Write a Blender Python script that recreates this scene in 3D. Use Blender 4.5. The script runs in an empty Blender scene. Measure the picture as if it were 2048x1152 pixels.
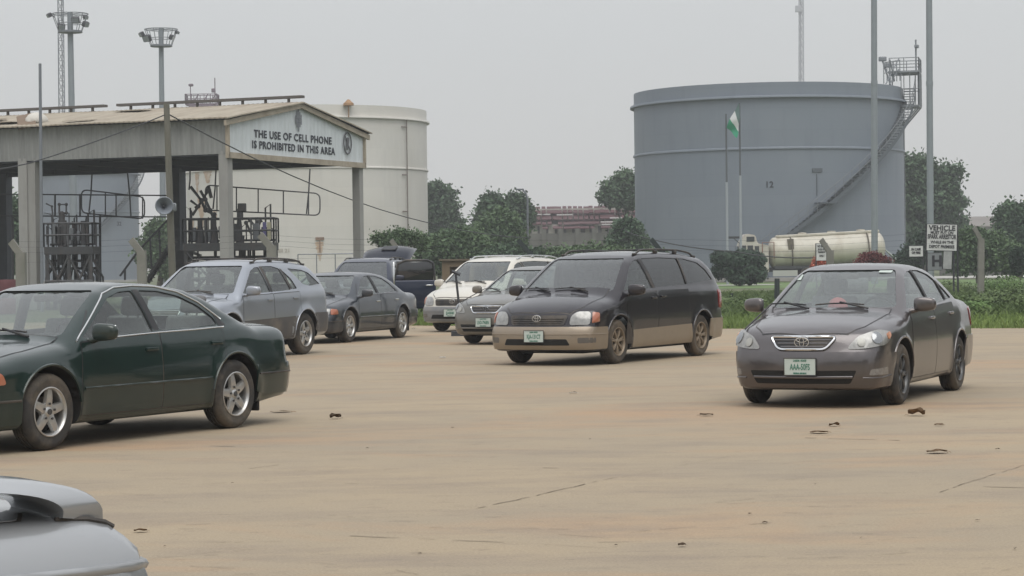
import bpy, bmesh, math, random
import numpy as np
from mathutils import Vector, Matrix, geometry
from mathutils.bvhtree import BVHTree

random.seed(7)
SC = bpy.context.scene
COL = SC.collection
R = math.radians

# ------------------------------------------------------------------ camera
F_PX, CAM_H, PITCH, ROLL = 4528.0, 1.51, 0.010336, math.radians(0.795)
cd = bpy.data.cameras.new('camera')
cam = bpy.data.objects.new('camera', cd)
COL.objects.link(cam)
cd.sensor_width = 36.0
cd.lens = F_PX / 2048 * 36.0
cd.clip_start = 0.1
cd.clip_end = 4000
cam.matrix_world = (Matrix.Translation((0, 0, CAM_H)) @ Matrix.Rotation(math.pi / 2 - PITCH, 4, 'X')
                    @ Matrix.Rotation(-ROLL, 4, 'Z'))
SC.camera = cam

# ------------------------------------------------------------------ overcast sky and a broad weak sun
SUN_EL, SUN_AZ = R(62), R(200)
w = bpy.data.worlds.new('World')
SC.world = w
w.use_nodes = True
nt = w.node_tree
nt.nodes.clear()
wo = nt.nodes.new('ShaderNodeOutputWorld')
bg = nt.nodes.new('ShaderNodeBackground')
bg2 = nt.nodes.new('ShaderNodeBackground')
add = nt.nodes.new('ShaderNodeAddShader')
sky = nt.nodes.new('ShaderNodeTexSky')
sky.sky_type = 'NISHITA'
sky.sun_disc = False
sky.sun_elevation = SUN_EL
sky.sun_rotation = SUN_AZ
sky.dust_density = 4.0
nt.links.new(sky.outputs[0], bg.inputs[0])
bg.inputs[1].default_value = 0.006
tc = nt.nodes.new('ShaderNodeTexCoord')
sp = nt.nodes.new('ShaderNodeSeparateXYZ')
nt.links.new(tc.outputs['Generated'], sp.inputs[0])
rp = nt.nodes.new('ShaderNodeValToRGB')
cr = rp.color_ramp
cr.elements[0].position = 0.0
cr.elements[0].color = (0.60, 0.595, 0.58, 1)
cr.elements[1].position = 0.9
cr.elements[1].color = (1.0, 1.02, 1.06, 1)
e = cr.elements.new(0.10); e.color = (0.63, 0.645, 0.645, 1)
e = cr.elements.new(0.35); e.color = (0.74, 0.76, 0.79, 1)
nt.links.new(sp.outputs[2], rp.inputs[0])
nz = nt.nodes.new('ShaderNodeTexNoise')
nz.inputs['Scale'].default_value = 2.2
nz.inputs['Detail'].default_value = 3
mp = nt.nodes.new('ShaderNodeMapRange')
mp.inputs[1].default_value = 0.3; mp.inputs[2].default_value = 0.7
mp.inputs[3].default_value = 0.97; mp.inputs[4].default_value = 1.06
nt.links.new(tc.outputs['Generated'], nz.inputs[0])
nt.links.new(nz.outputs[0], mp.inputs[0])
nt.links.new(rp.outputs[0], bg2.inputs[0])
nt.links.new(mp.outputs[0], bg2.inputs[1])
nt.links.new(bg.outputs[0], add.inputs[0])
nt.links.new(bg2.outputs[0], add.inputs[1])
nt.links.new(add.outputs[0], wo.inputs[0])

sl = bpy.data.lights.new('sun', 'SUN')
so = bpy.data.objects.new('sun', sl)
COL.objects.link(so)
sl.energy = 1.8
sl.angle = R(50)
sl.color = (1.0, 0.97, 0.92)
so.rotation_euler = (math.pi / 2 - SUN_EL, 0, R(12))
so.location = (0, -10, 60)

SC.view_settings.view_transform = 'Standard'
SC.view_settings.look = 'None'
SC.view_settings.exposure = 0.07
SC.view_settings.gamma = 1.0

# ------------------------------------------------------------------ pixel -> world helpers (2048 x 1152 photo)
_c, _s = math.cos(PITCH), math.sin(PITCH)
_cr, _sr = math.cos(ROLL), math.sin(ROLL)
def ray(px, py):
    sx, sy = px - 1024.0, 576.0 - py
    x = (_cr * sx + _sr * sy) / F_PX
    u = (-_sr * sx + _cr * sy) / F_PX
    return Vector((x, _c + _s * u, -_s + _c * u))
def at(px, py, Y):
    d = ray(px, py)
    k = Y / d.y
    return Vector((d.x * k, Y, CAM_H + d.z * k))
def gp(px, py, z=0.0):
    d = ray(px, py)
    k = (z - CAM_H) / d.z
    return Vector((d.x * k, d.y * k, z))

# ------------------------------------------------------------------ materials
MATS = {}
def sock(n, *names):
    for k in names:
        if k in n.inputs: return n.inputs[k]
def mat(name, col, rough=0.6, metal=0.0, coat=0.0, noise=0.0, scale=3.0, dirt=None, dirt_amt=0.0, dirt_scale=2.0,
        bump=0.0, bump_scale=30.0, spec=0.5, stretch=None, emit=None):
    if name in MATS: return MATS[name]
    m = bpy.data.materials.new(name)
    m.use_nodes = True
    n = m.node_tree
    b = n.nodes['Principled BSDF']
    b.inputs['Roughness'].default_value = rough
    b.inputs['Metallic'].default_value = metal
    b.inputs['Coat Weight'].default_value = coat
    b.inputs['Coat Roughness'].default_value = 0.06
    b.inputs['Specular IOR Level'].default_value = spec
    c4 = (*col, 1)
    b.inputs['Base Color'].default_value = c4
    tcn = n.nodes.new('ShaderNodeTexCoord')
    mapn = n.nodes.new('ShaderNodeMapping')
    n.links.new(tcn.outputs['Object'], mapn.inputs[0])
    if stretch: mapn.inputs['Scale'].default_value = stretch
    last = None
    if noise > 0:
        tn = n.nodes.new('ShaderNodeTexNoise')
        tn.inputs['Scale'].default_value = scale
        tn.inputs['Detail'].default_value = 6
        tn.inputs['Roughness'].default_value = 0.62
        n.links.new(mapn.outputs[0], tn.inputs[0])
        r1 = n.nodes.new('ShaderNodeMapRange')
        r1.inputs[1].default_value = 0.25; r1.inputs[2].default_value = 0.75
        r1.inputs[3].default_value = 1 - noise; r1.inputs[4].default_value = 1 + noise
        n.links.new(tn.outputs[0], r1.inputs[0])
        mx = n.nodes.new('ShaderNodeMix'); mx.data_type = 'RGBA'; mx.blend_type = 'MULTIPLY'
        mx.inputs[0].default_value = 1.0
        mx.inputs[6].default_value = c4
        n.links.new(r1.outputs[0], mx.inputs[7])
        last = mx.outputs[2]
    if dirt is not None:
        tn = n.nodes.new('ShaderNodeTexNoise')
        tn.inputs['Scale'].default_value = dirt_scale
        tn.inputs['Detail'].default_value = 8
        tn.inputs['Roughness'].default_value = 0.65
        n.links.new(mapn.outputs[0], tn.inputs[0])
        r1 = n.nodes.new('ShaderNodeMapRange')
        r1.inputs[1].default_value = 0.46; r1.inputs[2].default_value = 0.72
        r1.inputs[3].default_value = 0; r1.inputs[4].default_value = dirt_amt
        n.links.new(tn.outputs[0], r1.inputs[0])
        mx = n.nodes.new('ShaderNodeMix'); mx.data_type = 'RGBA'
        n.links.new(r1.outputs[0], mx.inputs[0])
        if last: n.links.new(last, mx.inputs[6])
        else: mx.inputs[6].default_value = c4
        mx.inputs[7].default_value = (*dirt, 1)
        last = mx.outputs[2]
    if last: n.links.new(last, b.inputs['Base Color'])
    if bump > 0:
        tn = n.nodes.new('ShaderNodeTexNoise')
        tn.inputs['Scale'].default_value = bump_scale
        tn.inputs['Detail'].default_value = 4
        n.links.new(mapn.outputs[0], tn.inputs[0])
        bp = n.nodes.new('ShaderNodeBump')
        bp.inputs['Strength'].default_value = bump
        bp.inputs['Distance'].default_value = 0.02
        n.links.new(tn.outputs[0], bp.inputs['Height'])
        n.links.new(bp.outputs[0], b.inputs['Normal'])
    if emit:
        b.inputs['Emission Color'].default_value = (*emit, 1)
        b.inputs['Emission Strength'].default_value = 1
    MATS[name] = m
    return m

def glass_mat(name, tint=(0.5, 0.56, 0.55), film=0.10, filmcol=(0.35, 0.38, 0.38), ior=1.62, dust=0.0):
    """thin pane: tinted transparent + sharp fresnel reflection + a trace of dust film"""
    if name in MATS: return MATS[name]
    m = bpy.data.materials.new(name); m.use_nodes = True
    n = m.node_tree; n.nodes.clear()
    o = n.nodes.new('ShaderNodeOutputMaterial')
    tr = n.nodes.new('ShaderNodeBsdfTransparent'); tr.inputs[0].default_value = (*tint, 1)
    gl = n.nodes.new('ShaderNodeBsdfGlossy'); gl.inputs['Roughness'].default_value = 0.02
    gl.inputs[0].default_value = (0.95, 0.97, 0.97, 1)
    df = n.nodes.new('ShaderNodeBsdfDiffuse'); df.inputs[0].default_value = (*filmcol, 1)
    tcn = n.nodes.new('ShaderNodeTexCoord')
    tn = n.nodes.new('ShaderNodeTexNoise'); tn.inputs['Scale'].default_value = 2.5; tn.inputs['Detail'].default_value = 5
    n.links.new(tcn.outputs['Object'], tn.inputs[0])
    r1 = n.nodes.new('ShaderNodeMapRange')
    r1.inputs[1].default_value = 0.3; r1.inputs[2].default_value = 0.7
    r1.inputs[3].default_value = film * 0.9; r1.inputs[4].default_value = film * 1.1 + dust
    n.links.new(tn.outputs[0], r1.inputs[0])
    m1 = n.nodes.new('ShaderNodeMixShader')
    n.links.new(r1.outputs[0], m1.inputs[0]); n.links.new(tr.outputs[0], m1.inputs[1]); n.links.new(df.outputs[0], m1.inputs[2])
    lw = n.nodes.new('ShaderNodeLayerWeight'); lw.inputs[0].default_value = .5
    pw = n.nodes.new('ShaderNodeMath'); pw.operation = 'POWER'; pw.inputs[1].default_value = 4.5; n.links.new(lw.outputs['Facing'], pw.inputs[0])
    F0 = ((ior - 1) / (ior + 1)) ** 2
    fr = n.nodes.new('ShaderNodeMath'); fr.operation = 'MULTIPLY_ADD'; fr.inputs[1].default_value = 1 - F0; fr.inputs[2].default_value = F0
    n.links.new(pw.outputs[0], fr.inputs[0])
    m2 = n.nodes.new('ShaderNodeMixShader')
    n.links.new(fr.outputs[0], m2.inputs[0]); n.links.new(m1.outputs[0], m2.inputs[1]); n.links.new(gl.outputs[0], m2.inputs[2])
    n.links.new(m2.outputs[0], o.inputs[0])
    MATS[name] = m
    return m

DUST = (0.33, 0.26, 0.18)
def paint(name, col, metal=0.35, rough=0.35, dust=0.25, zdirt=0.45, dusttop=0.1):
    """clear-coated car paint with road dust thicker towards the sills (dust has its own noise shape)"""
    if name in MATS: return MATS[name]
    m = bpy.data.materials.new(name); m.use_nodes = True
    n = m.node_tree; b = n.nodes['Principled BSDF']
    tcn = n.nodes.new('ShaderNodeTexCoord')
    sx = n.nodes.new('ShaderNodeSeparateXYZ'); n.links.new(tcn.outputs['Object'], sx.inputs[0])
    tn = n.nodes.new('ShaderNodeTexNoise'); tn.inputs['Scale'].default_value = 3.0; tn.inputs['Detail'].default_value = 7
    tn.inputs['Roughness'].default_value = 0.6
    n.links.new(tcn.outputs['Object'], tn.inputs[0])
    zr = n.nodes.new('ShaderNodeMapRange'); zr.inputs[1].default_value = 0.15; zr.inputs[2].default_value = zdirt + 0.25
    zr.inputs[3].default_value = dust; zr.inputs[4].default_value = dusttop
    n.links.new(sx.outputs[2], zr.inputs[0])
    nr = n.nodes.new('ShaderNodeMapRange'); nr.inputs[1].default_value = 0.3; nr.inputs[2].default_value = 0.7
    nr.inputs[3].default_value = 0.35; nr.inputs[4].default_value = 1.3
    n.links.new(tn.outputs[0], nr.inputs[0])
    mu = n.nodes.new('ShaderNodeMath'); mu.operation = 'MULTIPLY'
    n.links.new(zr.outputs[0], mu.inputs[0]); n.links.new(nr.outputs[0], mu.inputs[1])
    mx = n.nodes.new('ShaderNodeMix'); mx.data_type = 'RGBA'
    mx.inputs[6].default_value = (*col, 1); mx.inputs[7].default_value = (*DUST, 1)
    n.links.new(mu.outputs[0], mx.inputs[0])
    n.links.new(mx.outputs[2], b.inputs['Base Color'])
    mm = n.nodes.new('ShaderNodeMapRange'); mm.inputs[3].default_value = metal; mm.inputs[4].default_value = 0.0
    n.links.new(mu.outputs[0], mm.inputs[0]); n.links.new(mm.outputs[0], b.inputs['Metallic'])
    b.inputs['Roughness'].default_value = rough; b.inputs['Specular IOR Level'].default_value = .2
    cw = n.nodes.new('ShaderNodeMapRange'); cw.inputs[2].default_value = 0.6; cw.inputs[3].default_value = 0.9; cw.inputs[4].default_value = 0.1
    n.links.new(mu.outputs[0], cw.inputs[0]); n.links.new(cw.outputs[0], b.inputs['Coat Weight'])
    b.inputs['Coat Roughness'].default_value = 0.07
    MATS[name] = m
    return m

M_BLACK = mat('black_plastic', (0.018, 0.018, 0.02), 0.5, noise=0.2, dirt=DUST, dirt_amt=0.25)
M_INT = mat('dark_cabin_lining', (0.045, 0.045, 0.05), 0.9)
M_WELL = mat('wheel_well_black', (0.012, 0.011, 0.01), 0.95)
M_SEAT = mat('grey_seat_cloth', (0.16, 0.16, 0.165), 0.9, noise=0.2, scale=20)
M_SEATB = mat('beige_seat_cloth', (0.30, 0.27, 0.23), 0.9, noise=0.2, scale=20)
M_RUB = mat('tyre_rubber', (0.032, 0.030, 0.028), 0.85, noise=0.25, scale=9, dirt=DUST, dirt_amt=0.30, dirt_scale=3.5)
M_RUBD = mat('dusty_tyre_rubber', (0.05, 0.043, 0.035), 0.9, noise=0.25, scale=9, dirt=(0.24, 0.18, 0.12), dirt_amt=0.5, dirt_scale=3.5)
M_RIM = mat('silver_alloy', (0.50, 0.50, 0.49), 0.33, metal=0.75, noise=0.12, scale=6, dirt=DUST, dirt_amt=0.35, dirt_scale=5)
M_RIMD = mat('dusty_tan_alloy', (0.25, 0.20, 0.145), 0.5, metal=0.3, noise=0.2, scale=6, dirt=(0.17, 0.12, 0.08), dirt_amt=0.6, dirt_scale=5)
M_RIMK = mat('dark_grey_alloy', (0.10, 0.10, 0.10), 0.35, metal=0.6, noise=0.1)
M_CHROME = mat('chrome', (0.72, 0.73, 0.74), 0.14, metal=1.0)
M_TRIM = mat('bright_trim', (0.62, 0.63, 0.63), 0.25, metal=0.9)
M_LENS = mat('headlamp_reflector', (0.27, 0.27, 0.26), 0.28, metal=0.25, coat=1.0, noise=0.35, scale=16)
M_LENSW = mat('headlamp_hazy', (0.36, 0.36, 0.33), 0.3, metal=0.15, coat=0.6, noise=0.22, scale=9)
M_AMBER = mat('amber_lens', (0.38, 0.13, 0.07), 0.3, coat=1.0)
M_RED = mat('red_lens', (0.24, 0.03, 0.03), 0.2, coat=1.0)
M_PLATE = mat('plate_white', (0.47, 0.53, 0.49), 0.4)
M_PTEXT = mat('plate_green', (0.05, 0.17, 0.12), 0.5)
M_GLASS = glass_mat('window_glass', (0.70, 0.77, 0.73), 0.06, (0.42, 0.46, 0.46), ior=1.75)
M_WS = glass_mat('windscreen_glass', (0.68, 0.74, 0.71), 0.10, (0.36, 0.40, 0.40), ior=1.95)
M_TINT = glass_mat('privacy_glass', (0.10, 0.10, 0.11), 0.12, (0.14, 0.14, 0.15), ior=1.7)

# ------------------------------------------------------------------ object helpers
def obj(name, me, m=None, parent=None, smooth=None):
    if isinstance(me, bmesh.types.BMesh):
        b = me; me = bpy.data.meshes.new(name); b.to_mesh(me); b.free()
    if m is not None:
        if len(me.materials) == 0:
            for mm in (m if isinstance(m, (list, tuple)) else [m]): me.materials.append(mm)
    if smooth is not None:
        for p in me.polygons: p.use_smooth = True
        if smooth < 180: me.set_sharp_from_angle(angle=R(smooth))
    o = bpy.data.objects.new(name, me)
    COL.objects.link(o)
    if parent is not None: o.parent = parent
    return o
def thing(name, label, cat, loc=(0, 0, 0), rz=0.0, group=None):
    o = bpy.data.objects.new(name, None)
    o.empty_display_size = 0.2
    COL.objects.link(o)
    o.location = loc; o.rotation_euler = (0, 0, rz)
    o['label'] = label; o['category'] = cat
    if group: o['group'] = group
    return o
def tag(o, label, cat, group=None, kind=None):
    o['label'] = label; o['category'] = cat
    if group: o['group'] = group
    if kind: o['kind'] = kind
    return o
def struct(o):
    o['kind'] = 'structure'
    return o
def copy_tree(o, parent=None):
    c = o.copy(); COL.objects.link(c); c.parent = parent
    for ch in list(o.children): copy_tree(ch, c)
    return c

def bx(bm, x0, x1, y0, y1, z0, z1, M=None, mi=0):
    vs = [bm.verts.new(v) for v in ((x0,y0,z0),(x1,y0,z0),(x1,y1,z0),(x0,y1,z0),(x0,y0,z1),(x1,y0,z1),(x1,y1,z1),(x0,y1,z1))]
    for f in ((0,3,2,1),(4,5,6,7),(0,1,5,4),(1,2,6,5),(2,3,7,6),(3,0,4,7)):
        fc = bm.faces.new([vs[i] for i in f]); fc.material_index = mi
    if M is not None:
        for v in vs: v.co = M @ v.co
    return vs
def rbx(bm, x0, x1, y0, y1, z0, z1, r=0.02, seg=2, M=None, mi=0):
    vs = bx(bm, x0, x1, y0, y1, z0, z1, None, mi)
    es = set()
    for v in vs:
        for e_ in v.link_edges: es.add(e_)
    rr = bmesh.ops.bevel(bm, geom=list(es), offset=r, segments=seg, affect='EDGES', profile=0.6)
    al = set(rr['verts'])
    for f in rr['faces']: f.material_index = mi
    for v in vs:
        if v.is_valid: al.add(v)
    for f in list(al):
        pass
    if M is not None:
        for v in al: v.co = M @ v.co
    return al
def tube(bm, pts, r, seg=8, cap=True, mi=0, r1=None, closed=False):
    pts = [Vector(p) for p in pts]
    n = len(pts); rings = []
    up = Vector((0, 0, 1))
    prev = None
    for i, p in enumerate(pts):
        a = pts[i - 1] if (i > 0 or closed) else p
        b = pts[(i + 1) % n] if (i < n - 1 or closed) else p
        t = (b - a)
        if t.length < 1e-9: t = Vector((0, 0, 1))
        t.normalize()
        if prev is None:
            x = t.cross(up)
            if x.length < 1e-3: x = t.cross(Vector((1, 0, 0)))
        else:
            x = prev - t * prev.dot(t)
            if x.length < 1e-4: x = t.cross(up)
        x.normalize(); prev = x
        y = t.cross(x)
        rr = r if r1 is None else r + (r1 - r) * i / max(1, n - 1)
        rings.append([bm.verts.new(p + x * (rr * math.cos(2 * math.pi * k / seg)) + y * (rr * math.sin(2 * math.pi * k / seg))) for k in range(seg)])
    for i in range(n if closed else n - 1):
        A, B = rings[i], rings[(i + 1) % n]
        for k in range(seg):
            f = bm.faces.new((A[k], A[(k + 1) % seg], B[(k + 1) % seg], B[k])); f.material_index = mi
    if cap and not closed:
        for rg, fl in ((rings[0], True), (rings[-1], False)):
            f = bm.faces.new(rg if fl else rg[::-1]); f.material_index = mi
    return rings
def lathe(bm, prof, seg=48, axis='Z', M=None, mi=0, a0=0.0, a1=2 * math.pi):
    """prof: list of (radius, height)"""
    full = abs(a1 - a0 - 2 * math.pi) < 1e-6
    n = seg if full else seg + 1
    rings = []
    for k in range(n):
        a = a0 + (a1 - a0) * k / seg
        c, s = math.cos(a), math.sin(a)
        rg = []
        for r, h in prof:
            if axis == 'Z': v = Vector((r * c, r * s, h))
            else: v = Vector((r * c, h, r * s))
            if M is not None: v = M @ v
            rg.append(bm.verts.new(v))
        rings.append(rg)
    for k in range(seg):
        A, B = rings[k], rings[(k + 1) % n]
        for i in range(len(prof) - 1):
            vs = (A[i], B[i], B[i + 1], A[i + 1])
            try:
                f = bm.faces.new(vs); f.material_index = mi
            except ValueError: pass
    return rings
def clean(bm, d=1e-5):
    bmesh.ops.remove_doubles(bm, verts=bm.verts[:], dist=d)
    bmesh.ops.recalc_face_normals(bm, faces=bm.faces[:])
    return bm
def text_mesh(s, size, depth=0.002, offset=0.0, align='CENTER', sx=1.0, space=1.0):
    c = bpy.data.curves.new('lettering', 'FONT')
    c.body = s; c.size = size; c.extrude = depth; c.offset = offset
    c.align_x = align; c.align_y = 'CENTER'; c.space_character = space; c.resolution_u = 3
    o = bpy.data.objects.new('lettering', c)
    COL.objects.link(o)
    dg = bpy.context.evaluated_depsgraph_get()
    dg.update()
    me = bpy.data.meshes.new_from_object(o.evaluated_get(dg))
    bpy.data.objects.remove(o); bpy.data.curves.remove(c)
    if sx != 1.0:
        for v in me.vertices: v.co.x *= sx
    me.materials.clear()
    return me
# ================================================================== CARS
def sm(poly, step=0.01, k=9):
    """smoothed polyline sampler"""
    p = np.array(sorted(poly)); xs = np.arange(p[0, 0] - 0.3, p[-1, 0] + 0.3, step)
    ys = np.interp(xs, p[:, 0], p[:, 1])
    ker = np.ones(k) / k
    for _ in range(2):
        ys = np.convolve(np.pad(ys, k // 2, mode='edge'), ker, 'valid')
    return lambda x: np.interp(x, xs, ys)

class Shape:
    def __init__(s, d):
        s.d = d
        s.F, s.Rr = d['F'], d['R']
        s.low = sm(d['low']); s.cab = sm(d['cab'], k=7); s.belt = sm(d['belt']); s.plan = sm(d['plan'], k=15)
        s.nose = sm(d['nose'], k=5); s.tail = sm(d['tail'], k=5); s.bot = sm(d['bot'], k=9)
    def ybelt(s, x, z):
        d = s.d; zb = s.belt(x)
        w = s.plan(x)
        zc = np.minimum(z, zb)
        y = w - d.get('c1', .30) * (zc - d.get('zw', .60)) ** 2
        sh = d.get('shoulder', 0.0)      # crease just under the belt
        y = y + sh * np.exp(-((z - (zb - 0.10)) / 0.05) ** 2)
        dz = np.maximum(z - zb, 0)
        y = y - d.get('inset', .02) * np.clip(dz / 0.03, 0, 1) - d['t1'] * dz - d['t2'] * dz ** 2
        # wheel-arch flare
        for xw in (d['wb'] / 2, -d['wb'] / 2):
            rr = np.sqrt((x - xw) ** 2 + (z - d['r']) ** 2)
            y = y + d.get('flare', .018) * np.exp(-((rr - d['r'] - .05) / .055) ** 2) * (z < zb)
        return y
    def Fv(s, x, y, z, off=0.0):
        d = s.d; ay = np.abs(y)
        a = ay - s.ybelt(x, z)
        xm = d['xm']
        xs = (x - xm) * (1 + d.get('bow', .06) * y * y) + xm
        lowz = s.low(x) - d.get('crown', .05) * y * y - d.get('crown4', .06) * y ** 4
        cabz = s.cab(xs) - d.get('rcrown', .06) * y * y
        k0 = 0.02
        top = k0 * np.logaddexp(lowz / k0, cabz / k0)
        b = (z - top) * d.get('tsc', .8)
        c = s.bot(x) - z
        n = x - (s.nose(z) - d.get('bowf', .14) * (y / d['W']) ** 2 * 1.0 - d.get('bowf4', .10) * (ay / d['W']) ** 4)
        t = (s.tail(z) + d.get('bowr', .10) * (y / d['W']) ** 2 + d.get('bowr4', .08) * (ay / d['W']) ** 4) - x
        k = d.get('k', .030)
        m = np.stack([a, b, c, n, t]) / k
        mx = m.max(0)
        return k * (mx + np.log(np.exp(m - mx).sum(0))) + off
    def mesh(s, step=0.035, nring=132, off=0.0, zsk=None, x0=None, x1=None, zmin=None, ncap=26):
        d = s.d
        zsk = zsk or 0.62
        xa = (x0 if x0 is not None else s.Rr) + 0.5; xb = (x1 if x1 is not None else s.F) - 0.5
        def f(P):
            v = s.Fv(P[..., 0], P[..., 1], P[..., 2], off)
            if x0 is not None: v = np.maximum(v, x0 - P[..., 0])
            if x1 is not None: v = np.maximum(v, P[..., 0] - x1)
            if zmin is not None: v = np.maximum(v, zmin - P[..., 2])
            return v
        O, Dv = [], []
        ph = np.linspace(0, 2 * np.pi, nring, endpoint=False) + 0.0
        # slightly anisotropic ring
        ry, rz = np.cos(ph), np.sin(ph)
        n = int((xb - xa) / step)
        for t in np.linspace(0, 1, ncap)[1:-1][::-1]:
            th = t * np.pi / 2       # tail cap, th->0 is the axis
            pass
        rows = []
        for th in np.linspace(0, np.pi / 2, ncap)[1:-1]:
            rows.append((xa, np.stack([-np.cos(th) * np.ones(nring), np.sin(th) * ry, np.sin(th) * rz], 1)))
        for x in np.linspace(xa, xb, n):
            rows.append((x, np.stack([np.zeros(nring), ry, rz], 1)))
        for th in np.linspace(np.pi / 2, 0, ncap)[1:-1]:
            rows.append((xb, np.stack([np.cos(th) * np.ones(nring), np.sin(th) * ry, np.sin(th) * rz], 1)))
        O = np.array([[[x, 0, zsk]] * nring for x, _ in rows]); Dv = np.array([q for _, q in rows])
        Oe = np.array([[xa, 0, zsk], [xb, 0, zsk]], float); De = np.array([[-1, 0, 0], [1, 0, 0]], float)
        def solve(O, Dv):
            # march outwards to the first sign change, then bisect
            T = np.linspace(0.02, 2.6, 66)
            sh = Dv.shape[:-1]
            lo = np.zeros(sh); hi = np.full(sh, 2.6); done = np.zeros(sh, bool)
            for i in range(1, len(T)):
                v = f(O + Dv * T[i])
                hit = (v > 0) & ~done
                lo = np.where(hit, T[i - 1], lo); hi = np.where(hit, T[i], hi); done |= hit
            for _ in range(22):
                mid = (lo + hi) / 2
                v = f(O + Dv * mid[..., None])
                lo = np.where(v < 0, mid, lo); hi = np.where(v < 0, hi, mid)
            return O + Dv * ((lo + hi) / 2)[..., None]
        V = solve(O, Dv); E_ = solve(Oe, De)
        nr = len(rows)
        verts = [tuple(p) for p in V.reshape(-1, 3)] + [tuple(E_[0]), tuple(E_[1])]
        faces = []
        for i in range(nr - 1):
            for j in range(nring):
                a = i * nring + j; b = i * nring + (j + 1) % nring
                faces.append((a, b, b + nring, a + nring))
        t0 = nr * nring; t1 = t0 + 1
        for j in range(nring):
            faces.append((t0, (j + 1) % nring, j))
            q = (nr - 1) * nring
            faces.append((t1, q + j, q + (j + 1) % nring))
        me = bpy.data.meshes.new('hull')
        me.from_pydata(verts, [], faces)
        bm = bmesh.new(); bm.from_mesh(me)
        bmesh.ops.recalc_face_normals(bm, faces=bm.faces[:])
        bm.to_mesh(me); bm.free()
        return me

def round_poly(p, r=0.04, seg=4, closed=True):
    """round the corners of a 2-D polygon; entries may be (x, y) or (x, y, r)"""
    n = len(p); out = []
    for i in range(n):
        q = p[i]; rr = q[2] if len(q) > 2 else r
        a = Vector(p[i - 1][:2]); b = Vector(q[:2]); c = Vector(p[(i + 1) % n][:2])
        if rr <= 1e-5: out.append(tuple(b)); continue
        u = (a - b); v = (c - b)
        L = min(rr, u.length * .48, v.length * .48)
        if L < 1e-5: out.append(tuple(b)); continue
        s_ = b + u.normalized() * L; e_ = b + v.normalized() * L
        for k in range(seg + 1):
            t = k / seg
            out.append(tuple(s_ * (1 - t) ** 2 + b * 2 * t * (1 - t) + e_ * t * t))
    return out
def densify(p, st):
    out = []
    n = len(p)
    for i in range(n):
        a = Vector(p[i]); b = Vector(p[(i + 1) % n])
        k = max(1, int((b - a).length / st))
        for j in range(k): out.append(tuple(a.lerp(b, j / k)))
    return out
def inpoly(pt, poly):
    x, y = pt; c = False; n = len(poly); j = n - 1
    for i in range(n):
        xi, yi = poly[i]; xj, yj = poly[j]
        if (yi > y) != (yj > y) and x < (xj - xi) * (y - yi) / (yj - yi + 1e-12) + xi: c = not c
        j = i
    return c
def tri2d(poly, st=0.04, holes=()):
    B = densify(poly, st); vs = [Vector(p) for p in B]; es = [(i, (i + 1) % len(B)) for i in range(len(B))]
    for h in holes:
        H = densify(h, st); k = len(vs)
        vs += [Vector(p) for p in H]; es += [(k + i, k + (i + 1) % len(H)) for i in range(len(H))]
    xs = [p[0] for p in B]; ys = [p[1] for p in B]
    x = min(xs) + st * .5; row = 0
    def near(q): return min((q[0] - b.x) ** 2 + (q[1] - b.y) ** 2 for b in vs[:nb]) < (st * .45) ** 2
    nb = len(vs)
    while x < max(xs):
        y = min(ys) + st * (.5 if row % 2 else .75)
        while y < max(ys):
            if inpoly((x, y), poly) and not any(inpoly((x, y), h) for h in holes) and not near((x, y)): vs.append(Vector((x, y)))
            y += st
        x += st; row += 1
    rv, re, rf, *_ = geometry.delaunay_2d_cdt(vs, es, [], 1, 1e-6)
    out = []
    for f in rf:
        c = (sum(rv[i].x for i in f) / len(f), sum(rv[i].y for i in f) / len(f))
        if inpoly(c, poly) and not any(inpoly(c, h) for h in holes): out.append(tuple(f))
    return rv, out

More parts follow.
